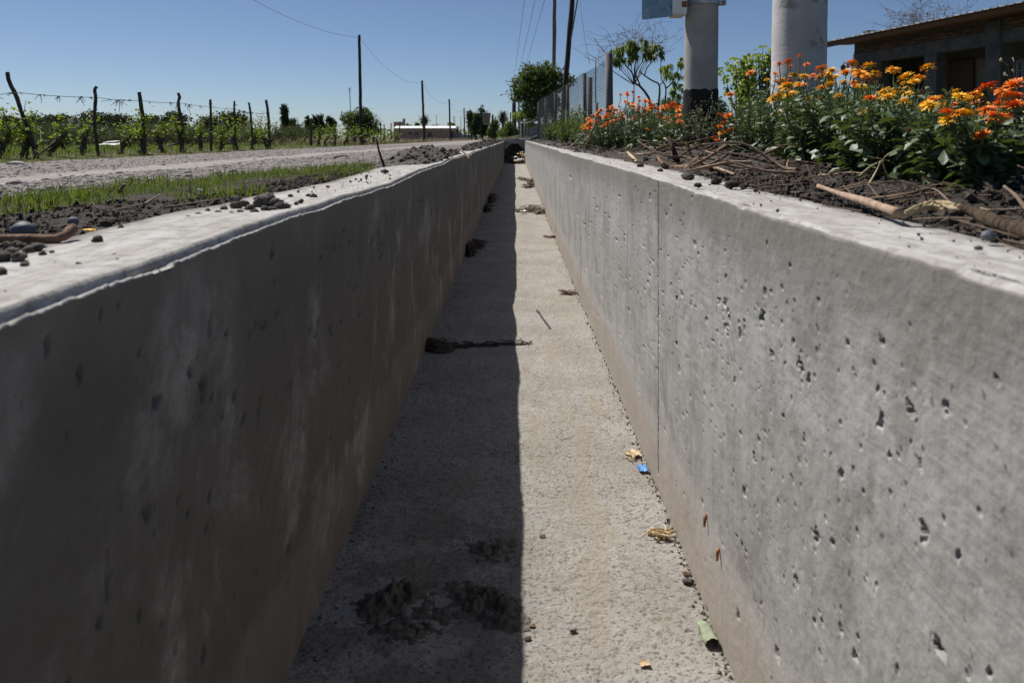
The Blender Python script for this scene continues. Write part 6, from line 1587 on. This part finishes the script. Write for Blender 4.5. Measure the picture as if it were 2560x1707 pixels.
# ------------------------------------------------------------------ wire fence
F0 = np.array([(1524 - VX) / FPX * 15.2, 15.2]); F1 = np.array([.98, 33.0]); FH = 1.62
fl_ = np.linalg.norm(F1 - F0); fu = (F1 - F0) / fl_
o0 = np.array([F0[0], F0[1], gz(*F0)])
root = thing('wire_fence', 'woven wire fence running away from a thick wooden end post', 'fence', o0)
mb = MB(); addtube(mb, [(0, 0, -.1), (0, 0, .8), (-.01, 0, 1.72)], [.075, .07, .068], 12, .03, rng); mb.build('end_post', MT['wood_grey'], root, True)
for t in np.linspace(0, 1, 6)[1:]:
    p = np.array([*(F1 - F0) * t, 0.]); mb = MB(); addtube(mb, p + np.array([(.02, 0, -.1), (.01, .0, .8), (.0, 0, 1.58 + .06 * rng.random())]), .045, 8, .06, rng); mb.build('post', MT['wood_old'], root, True)
mb = MB(); cell = .068; nz = int(FH / cell); nwire = int(fl_ / cell)
def fence_z(s): return .03 * vn(s * .7, 3.1, 4) + .0
for k in range(nz + 1):                       # line wires
    s = np.linspace(0.05, fl_, 40); P = np.stack([fu[0] * s, fu[1] * s, .03 + k * cell + fence_z(s) + .008 * vn(s * 3, k * 1.3, 7)], 1); addtube(mb, P, (.0026 if k % 4 else .004), 3, caps=False, tint=rng.random())
for k in range(nwire):                        # upright wires, a little crooked
    s = .05 + k * cell; n = 9; zv = np.linspace(.02, FH + .02, n); off = np.cumsum(rng.normal(0, .004, n)); P = np.stack([fu[0] * (s + off), fu[1] * (s + off), zv + fence_z(s + off)], 1); addtube(mb, P, .0026, 3, caps=False, tint=rng.random())
tag(mb.build('wire_mesh', MT['galv'], root), kind='stuff')
for px, py0, py1, d, r, mat, lab in [(1475, 194, 300, 20, .06, 'wood_grey', 'stout sawn post behind the wire fence'), (1489, 150, 262, 17.5, .014, 'wood_grey', 'thin steel pipe standing behind the fence'), (1492, 256, 300, 17.0, .03, 'wood_grey', 'short stub post below the thin steel pipe')]:
    a = at(px, py0, d); z = gz(a[0], d); mb = MB(); addtube(mb, [(0, 0, -.1), (0, 0, (a[2] - z) * .5), (0, 0, a[2] - z)], r, 10, .03, rng); tag(mb.build('post', MT[mat], smooth=True, loc=(a[0], d, z)), lab, 'post')
# weeds at the fence
rg = np.random.default_rng(911)
for i in range(13):
    y = 11.5 + 1.35 * i; x = .95 + .45 * rg.random() + .02 * (15 - y) * (y < 15); h = rg.uniform(.35, .62) * (1.25 if i in (2, 5) else 1)
    root = thing('weed_bush', 'leafy green weed bush growing along the foot of the wire fence', 'weed', (x, y, gz(x, y)), 'weeds along the wire fence')
    ms = MB(); ml = MB()
    for k in range(16):
        a = rg.random() * 6.28; r = .3 * rg.random() ** .7; e = np.array([math.cos(a) * r, math.sin(a) * r * 1.4, h * rg.uniform(.6, 1.1)]); P = smooth_path([(0, 0, 0), e * [.5, .5, .55], e], 8); addtube(ms, P, np.linspace(.006, .002, 8), 4, tint=rg.random(), caps=False)
        n = 26; q = P[(rg.random(n) * 7.9).astype(int)] + rg.normal(0, .025, (n, 3)); inst(ml, *LEAF_OVAL, basis(rg.normal(size=(n, 3)) + [0, 0, .4], rg.normal(size=(n, 3)) + [0, 0, 1.2]), rg.uniform(.03, .075, n), q, rg.random(n))
    ms.build('stems', MT['mari_stem'], root); tag(ml.build('foliage', MT['weed'], root), kind='stuff')
# dry seed stalks round the tarred foot
for i, (px, d, top) in enumerate([(1735, 6.3, 262), (1752, 6.2, 235), (1768, 6.25, 240), (1782, 6.3, 232), (1722, 6.3, 300), (1760, 6.0, 290), (1775, 6.1, 300), (1745, 6.15, 320), (2536, 2.5, 115), (2516, 2.6, 165)]):
    x = (px - VX) / FPX * d; z = gz(x, d); hgt = at(px, top, d)[2] - z; root = thing('dry_weed', 'dry branching seed stalk before the tarred pole foot' if i < 8 else ['tall dry seed stalk at the right edge of the photograph', 'shorter dry seed stalk at the right edge'][i - 8], 'weed', (x, d, z), 'dry seed stalks')
    ms = MB(); mh = MB()
    for k in range(3 if i < 8 else 2):
        e = np.array([rg.normal(0, .05 if i < 8 else .012), rg.normal(0, .05), hgt * rg.uniform(.75, 1.0)]); P = smooth_path([(0, 0, 0), e * .5 + rg.normal(0, .015, 3), e], 10); addtube(ms, P, np.linspace(.0024, .001, 10), 4, tint=rg.random())
        for j in range(5):
            q = P[int(rg.integers(5, 10))]; e2 = q + np.array([rg.normal(0, .03), rg.normal(0, .03), abs(rg.normal(.03, .02))]) * (1 if i < 8 else .5); addtube(ms, [q, e2], .0012, 3, tint=rg.random()); mh.add(ICO0[0] * rg.uniform(.003, .006) * [1, 1, 1.4] + e2, ICO0[1], rg.random())
    ms.build('stems', MT['twig'], root); tag(mh.build('seed_heads', MT['bud'], root), kind='stuff')

# ------------------------------------------------------------------ umbrella tree, saplings, bare trees
DU = 17.5
def rp(px, py, b, d=DU): return at(px, py, d) - b
def branch_tree(name, label, base, limbs, leaves=None, leafmat='castor', group=None):
    root = thing(name, label, 'tree', base, group); mb = MB()
    for P, r0, r1 in limbs: addtube(mb, smooth_path(P, 14), np.linspace(r0, r1, 14), 7, .06, rng)
    mb.build('trunk', MT['bark'], root, True)
    if leaves is not None: tag(leaves.build('crown', MT[leafmat], root), kind='stuff')
    return root
zs = lambda X, Y: (1180 + X * .2551, Y * .2551)
b = at(1630, 262, DU); b[2] = gz(b[0], DU); rz_ = lambda X, Y: rp(*zs(X, Y), b)
limbs = [([rz_(1760, 1160), rz_(1740, 980), rz_(1650, 850), rz_(1600, 820), rz_(1570, 720), rz_(1530, 670)], .032, .014), ([rz_(1650, 850), rz_(1620, 770), rz_(1590, 700), rz_(1600, 640)], .018, .009), ([rz_(1600, 720), rz_(1660, 620), rz_(1700, 520)], .012, .006),
         ([rz_(1820, 1160), rz_(1830, 1010), rz_(1838, 840), rz_(1760, 790), rz_(1660, 720), rz_(1640, 690)], .026, .010), ([rz_(1690, 740), rz_(1720, 660), rz_(1780, 590), rz_(1800, 500)], .014, .006), ([rz_(1838, 840), rz_(1900, 770), rz_(1920, 700)], .012, .005), ([rz_(1530, 670), rz_(1480, 600), rz_(1430, 520)], .012, .005), ([rz_(1530, 670), rz_(1540, 560), rz_(1560, 470)], .012, .005)]
ml = MB(); rg = np.random.default_rng(920)
def palm_leaf(c, size, rg):
    n = 7; a0 = rg.random() * 6.28; a = a0 + np.arange(n) / n * 2 * math.pi; e = rg.normal(-.7, .3, n)
    inst(ml, *LEAF_NARROW, basis(np.stack([np.cos(a) * np.cos(e), np.sin(a) * np.cos(e), np.sin(e)], 1), np.tile([0, 0, 1.], (n, 1))), np.stack([size * rg.uniform(.8, 1.15, n), np.full(n, size * 1.5), np.full(n, size * 1.6)], 1), np.tile(c, (n, 1)), rg.random(n))
for i in range(100):
    X = 1360 + 500 * rg.random(); top_ = 410 + 70 * ((X - 1640) / 280) ** 2 + 30 * vn(X * .02, 1, 5); bot = 640 if X < 1560 else (570 if X < 1680 else 580)
    Yv = top_ + (bot - top_) * rg.random() ** 1.4
    if X > 1640 and Yv > 560 and rg.random() < .6: continue
    palm_leaf(rz_(X, Yv) + [0, rg.normal(0, .18), 0], rg.uniform(.12, .2), rg)
branch_tree('umbrella_tree', 'small spreading umbrella-shaped tree with drooping leaves right of the fence post', b, limbs, ml)
# second thin stem with light leaves next to the slim pole
b = at(1660, 262, 15.5); b[2] = gz(b[0], 15.5); r2_ = lambda X, Y: at(*zs(X, Y), 15.5) - b
ml = MB()
for i in range(46):
    X, Yv = (rg.uniform(1950, 2110), rg.uniform(550, 950)) if i > 8 else (rg.uniform(1840, 1930), rg.uniform(630, 740)); palm_leaf(r2_(X, Yv) + [0, rg.normal(0, .1), 0], rg.uniform(.10, .16), rg)
branch_tree('umbrella_sapling', 'slender leafy sapling partly hidden behind the slim pole', b, [([r2_(1880, 1100), r2_(1900, 870), r2_(1855, 770), r2_(1850, 600)], .018, .006), ([r2_(1900, 870), r2_(1970, 800), r2_(2030, 650), r2_(2060, 560)], .014, .005), ([r2_(1960, 1000), r2_(2010, 830), r2_(2060, 700)], .012, .005)], ml, 'sapling')
def bare_tree(label, base, tips, d, r0, seed, seeds=True, n2=5, group='bare trees', fk=.4):
    rg = np.random.default_rng(seed); root = thing('bare_tree', label, 'tree', base, group); mb = MB(); ms = MB()
    fork = np.array([0, 0, fk])
    addtube(mb, [(0, 0, -.1), fork], [r0, r0 * .7], 6)
    for px, py in tips:
        e = at(px, py, d) + [0, rg.normal(0, .3), 0] - np.array(base); m_ = fork + (e - fork) * .55 + rg.normal(0, .06, 3) * np.linalg.norm(e)
        P = smooth_path([fork, m_ * [.85, .85, 1], e], 14); addtube(mb, P, np.maximum(np.linspace(r0 * .5, r0 * .07, 14), d * .00022), 5)
        for k in range(n2):
            q = P[int(rg.integers(8, 13))]; s = np.linalg.norm(e) * .14; e2 = q + np.array([rg.normal(0, s), rg.normal(0, s * .6), abs(rg.normal(.3 * s, s * .7))]); P2 = smooth_path([q, (q + e2) / 2 + rg.normal(0, s * .15, 3), e2], 6); addtube(mb, P2, np.maximum(np.linspace(r0 * .10, r0 * .05, 6), d * .00016), 4)
            if seeds:
                m = 4; inst(ms, *LEAF_FAR, rand_rot(m, rg), s * rg.uniform(.06, .12, m), P2[rg.integers(2, 6, m)] + rg.normal(0, s * .06, (m, 3)), rg.random(m))
    mb.build('trunk', MT['twig'], root, True)
    if seeds: tag(ms.build('seed_pods', MT['twig'], root), kind='stuff')
b = at(1585, 300, 21); b[2] = gz(b[0], 21)
bare_tree('wispy leafless tree with seed heads behind the umbrella-shaped tree', b, [zs(*q) for q in [(1210, 410), (1290, 380), (1340, 340), (1400, 330), (1450, 310), (1500, 290), (1560, 275), (1620, 290), (1680, 285), (1740, 300), (1790, 330), (1850, 345), (1900, 370), (1250, 470), (1180, 540), (1100, 560), (1940, 500), (1880, 440)]], 21, .020, 931, fk=1.5)
b = at(2300, 200, 34); b[2] = gz(b[0], 34)
z4 = lambda X, Y: (2050 + X * .21684, Y * .21684)
bare_tree('leafless seedy tree behind the house roof', b, [z4(*q) for q in [(900, 130), (930, 180), (960, 110), (1010, 150), (1060, 100), (1110, 40), (1150, 80), (1200, 20), (1240, 60), (1290, 110), (1340, 90), (1400, 120), (1440, 150), (1000, 220), (1120, 150), (1570, 90), (1640, 80), (1720, 85), (880, 250)]], 34, .045, 932, True, 8, fk=1.2)
# leafy sapling left of the white pole
DS = 8.6; b = at(1885, 330, DS); b[2] = gz(b[0], DS)
root = thing('leafy_sapling', 'bright green leafy sapling just left of the thick white pole', 'tree', b)
rg = np.random.default_rng(941); mb = MB(); ml = MB()
for k in range(22):
    X = rg.uniform(215, 560); Yt = 350 + 130 * abs((X - 450) / 230) ** 1.5 + 40 * rg.random(); e = at(1750 + X * .3444, Yt * .3444, DS) + [0, rg.normal(0, .15), 0] - b
    P = smooth_path([(0, 0, 0), e * [.55, .55, .5] + rg.normal(0, .02, 3), e], 14); addtube(mb, P, np.linspace(.012, .003, 14), 5)
    n = 44; q = P[(3 + rg.random(n) ** .8 * 10.9).astype(int)] + rg.normal(0, .03, (n, 3)); a = rg.random(n) * 6.28
    inst(ml, *LEAF_HEART, basis(np.stack([np.cos(a), np.sin(a), rg.normal(-.5, .4, n)], 1), np.stack([rg.normal(0, .4, n), rg.normal(0, .4, n), np.ones(n)], 1)), rg.uniform(.045, .075, n), q, rg.random(n))
mb.build('trunk', MT['bark'], root, True); tag(ml.build('crown', MT['sapling'], root), kind='stuff')
b = base_at(1802, 30); tree('far_shrub', 'small green tree glimpsed between the two concrete poles', 'tree', b, [(0, 0, 0), (0, 0, .6), (0, 0, 1)], [E(1800, 262, 12, 22, 30, b), E(1806, 290, 16, 24, 30, b), E(1796, 300, 14, 20, 30, b)], 1500, LEAF_OVAL, .09, 'tree_mid', 942, tr=.04)
b = base_at(1700, 26); tree('far_shrub', 'low dark bush behind the far marigold bed left of the slim pole', 'tree', b, [(0, 0, 0), (0, 0, .4), (0, 0, .6)], [E(1675, 262, 24, 16, 26, b), E(1690, 275, 30, 18, 26, b)], 1800, LEAF_OVAL, .08, 'tree_mid', 943, tr=.04)

# ------------------------------------------------------------------ the brick house on the right
HL = 11.5
E_far = np.array([8.0, 20.6]); hu = np.array([-.196, .98]); hu /= np.linalg.norm(hu)
E_near = E_far - hu * HL
hz = gz(9, 17)
house = thing('brick_house', 'low brick house with grey concrete frame and corrugated metal roof', 'house', (E_near[0], E_near[1], hz), rotz=math.atan2(hu[1], hu[0]))
EV = 2.6 - hz          # eave height
WY = -.72              # wall plane, the eave is at y = 0, outside is +y
def hb(name, x0, x1, y0, y1, z0, z1, mat, parent=house, b=.006, tint=.5):
    mb = MB(); addbb(mb, x0, x1, y0, y1, z0, z1, b=b, tint=tint); return mb.build(name, MT[mat], parent)
XF = HL - .12
def loc_x(px):      # where a photo column meets the wall plane, along the facade
    k = (px - VX) / FPX; W0 = E_near + np.array([hu[1], -hu[0]]) * .72
    return float((k * W0[1] - W0[0]) / (hu[0] - k * hu[1]))
c1a, c1b, c2a, c2b, dl = loc_x(2342), loc_x(2311), loc_x(2504), loc_x(2466), loc_x(2201)
ZB0, ZB1 = 2.02 - hz, 2.29 - hz
hb('beam', .0, XF, WY - .25, WY + .012, ZB0, ZB1, 'render')
hb('column', c1a, c1b, WY - .26, WY + .016, 0, ZB0 - .002, 'render')
hb('column', c2a, c2b, WY - .26, WY + .03, 0, EV - .1, 'render')
hb('corner_column', XF - .16, XF + .006, WY - .26, WY + .016, 0, ZB0 - .002, 'render')
hb('back_wall', .0, XF - .2, WY - 1.75, WY - 1.5, 0, EV, 'render')
hb('side_wall', XF - .2, XF, WY - 6, WY - .27, 0, EV + .3, 'render')
hb('porch_floor', 0, XF - .21, WY - 1.49, WY - .02, -.05, .05, 'slab')
wm = hb('brick_backing', dl + .003, XF - .163, WY - .25, WY - .022, 0, ZB0 - .003, 'mortar')
wm2 = hb('upper_backing', 0.0, XF, WY - .25, WY - .022, ZB1 + .003, EV + .05, 'mortar')
BM = []
for i in range(3):
    mb = MB(); addbb(mb, -.121, .121, -.03, .03, -.031, .031, b=.007, tint=[.15, .5, .9][i]); BM.append(mb.mesh('brick', MT['brick']))
def bricks(parent, x0, x1, z0, z1):
    z = z0 + .036; r = 0
    while z < z1 - .03:
        x = x0 + .125 + (.13 if r % 2 else 0)
        while x < x1 - .11:
            o = link('brick', BM[int(rng.integers(3))], parent, (x, WY - .028 + rng.normal(0, .004), z)); o.rotation_euler = (rng.normal(0, .012), rng.normal(0, .012), rng.normal(0, .012)); x += .26
        z += .078; r += 1
bricks(wm2, .05, c2a - .03, ZB1 + .003, EV - .06); bricks(wm2, c2b + .01, XF, ZB1 + .003, EV - .14)
bricks(wm, dl + .02, XF - .16, .75, ZB0 - .003)
# window with grille, door
wx0, wx1 = loc_x(2432) - .55, loc_x(2432) + .35
wy = WY - 1.5
w_ = hb('window', wx0 - .06, wx1 + .06, wy + .003, wy + .05, .62, 1.86, 'greywall')
hb('pane', wx0, wx1, wy + .053, wy + .06, .68, 1.8, 'darkglass', w_)
mb = MB()
for x in np.linspace(wx0, wx1, 5): addbb(mb, x - .012, x + .012, wy + .09, wy + .11, .66, 1.82, b=.002)
for z in np.linspace(.7, 1.78, 7): addbb(mb, wx0 - .02, wx1 + .02, wy + .095, wy + .105, z - .008, z + .008, b=.001)
tag(mb.build('grille', MT['steel'], w_), kind='stuff')
dx = loc_x(2240); dr = hb('door', dx - .75, dx + .1, wy + .003, wy + .05, .05, 2.0, 'door'); hb('handle', dx - .68, dx - .64, wy + .053, wy + .09, 1.0, 1.12, 'steel', dr)
hb('door_panel', dx - 1.75, dx - .85, wy + .003, wy + .04, .05, 1.98, 'cream')
# wall lamp at the far end
lx = loc_x(2121); mb = MB(); addbb(mb, lx - .04, lx + .04, WY + .001, WY + .03, 1.96 - hz, 2.10 - hz, b=.004); addtube(mb, [(lx, WY + .03, 2.06 - hz), (lx, WY + .13, 2.1 - hz), (lx, WY + .15, 2.05 - hz)], .012, 6); lampw = mb.build('wall_lamp', MT['iron'], house)
mb = MB(); addtube(mb, [(lx, WY + .15, 2.05 - hz), (lx, WY + .15, 2.0 - hz), (lx, WY + .15, 1.88 - hz), (lx, WY + .15, 1.85 - hz)], [.02, .07, .05, .015], 6); mb.build('lantern', MT['darkglass'], lampw)
# timber eaves: fascia and soffit boards, then the corrugated sheets
xb = 3.1
hb('fascia', xb + .003, HL, -.055, -.02, EV - .13, EV - .012, 'plank'); hb('grey_fascia', 0, xb, -.06, -.02, EV - .15, EV - .012, 'render')
for k in range(6):
    y0 = WY + .02 + k * .108; mb = MB(); addbb(mb, 0.0, HL - .01, y0, y0 + .103, EV - .075 + .004 * (5 - k), EV - .05 + .004 * (5 - k), b=.003, tint=rng.random()); mb.build('soffit_board', MT['plank'], house)
rp_ = .19; xs = np.arange(-.1, HL + .1, .02); ph = (xs % rp_) / rp_
prof = .032 * np.clip(1 - np.abs(ph - .5) / .14, 0, 1)
ys = np.array([.06, -1.5, -3.2, -6.6])
A, B = np.meshgrid(xs, ys); Z = EV + .0 + prof[None, :] + (-ys)[:, None] * .07
mb = MB(); V = np.stack([A, B, Z], -1); q = grid_quads(len(ys), len(xs)); mb.add(V, q[:, ::-1]); mb.add(V - [0, 0, .006], q); 
e0 = np.arange(len(xs) - 1); mb.add(np.concatenate([V[0], V[0] - [0, 0, .006]]), np.stack([e0, e0 + 1, e0 + 1 + len(xs), e0 + len(xs)], 1)); mb.build('roof', MT['zinc'], house)

# ------------------------------------------------------------------ tell look-alikes apart in their labels
bpy.context.view_layer.update()
_by = {}
for o in scene.objects:
    if o.parent is None and 'label' in o and o.get('kind') not in ('structure', 'stuff'): _by.setdefault(o['label'], []).append(o)
for lab, os_ in _by.items():
    if not 2 <= len(os_) <= 6: continue
    os_.sort(key=lambda o: o.location.x / max(o.location.y, .1))
    n = len(os_); nm = {2: 'two', 3: 'three', 4: 'four', 5: 'five', 6: 'six'}[n]
    w = {2: ['left', 'right'], 3: ['left', 'middle', 'right']}.get(n) or ['leftmost', 'second', 'third', 'fourth', 'fifth', 'sixth'][:n - 1] + ['rightmost']
    for o, q in zip(os_, w):
        s = lab + ', ' + q + ' of ' + nm
        if len(s.split()) <= 16: o['label'] = s
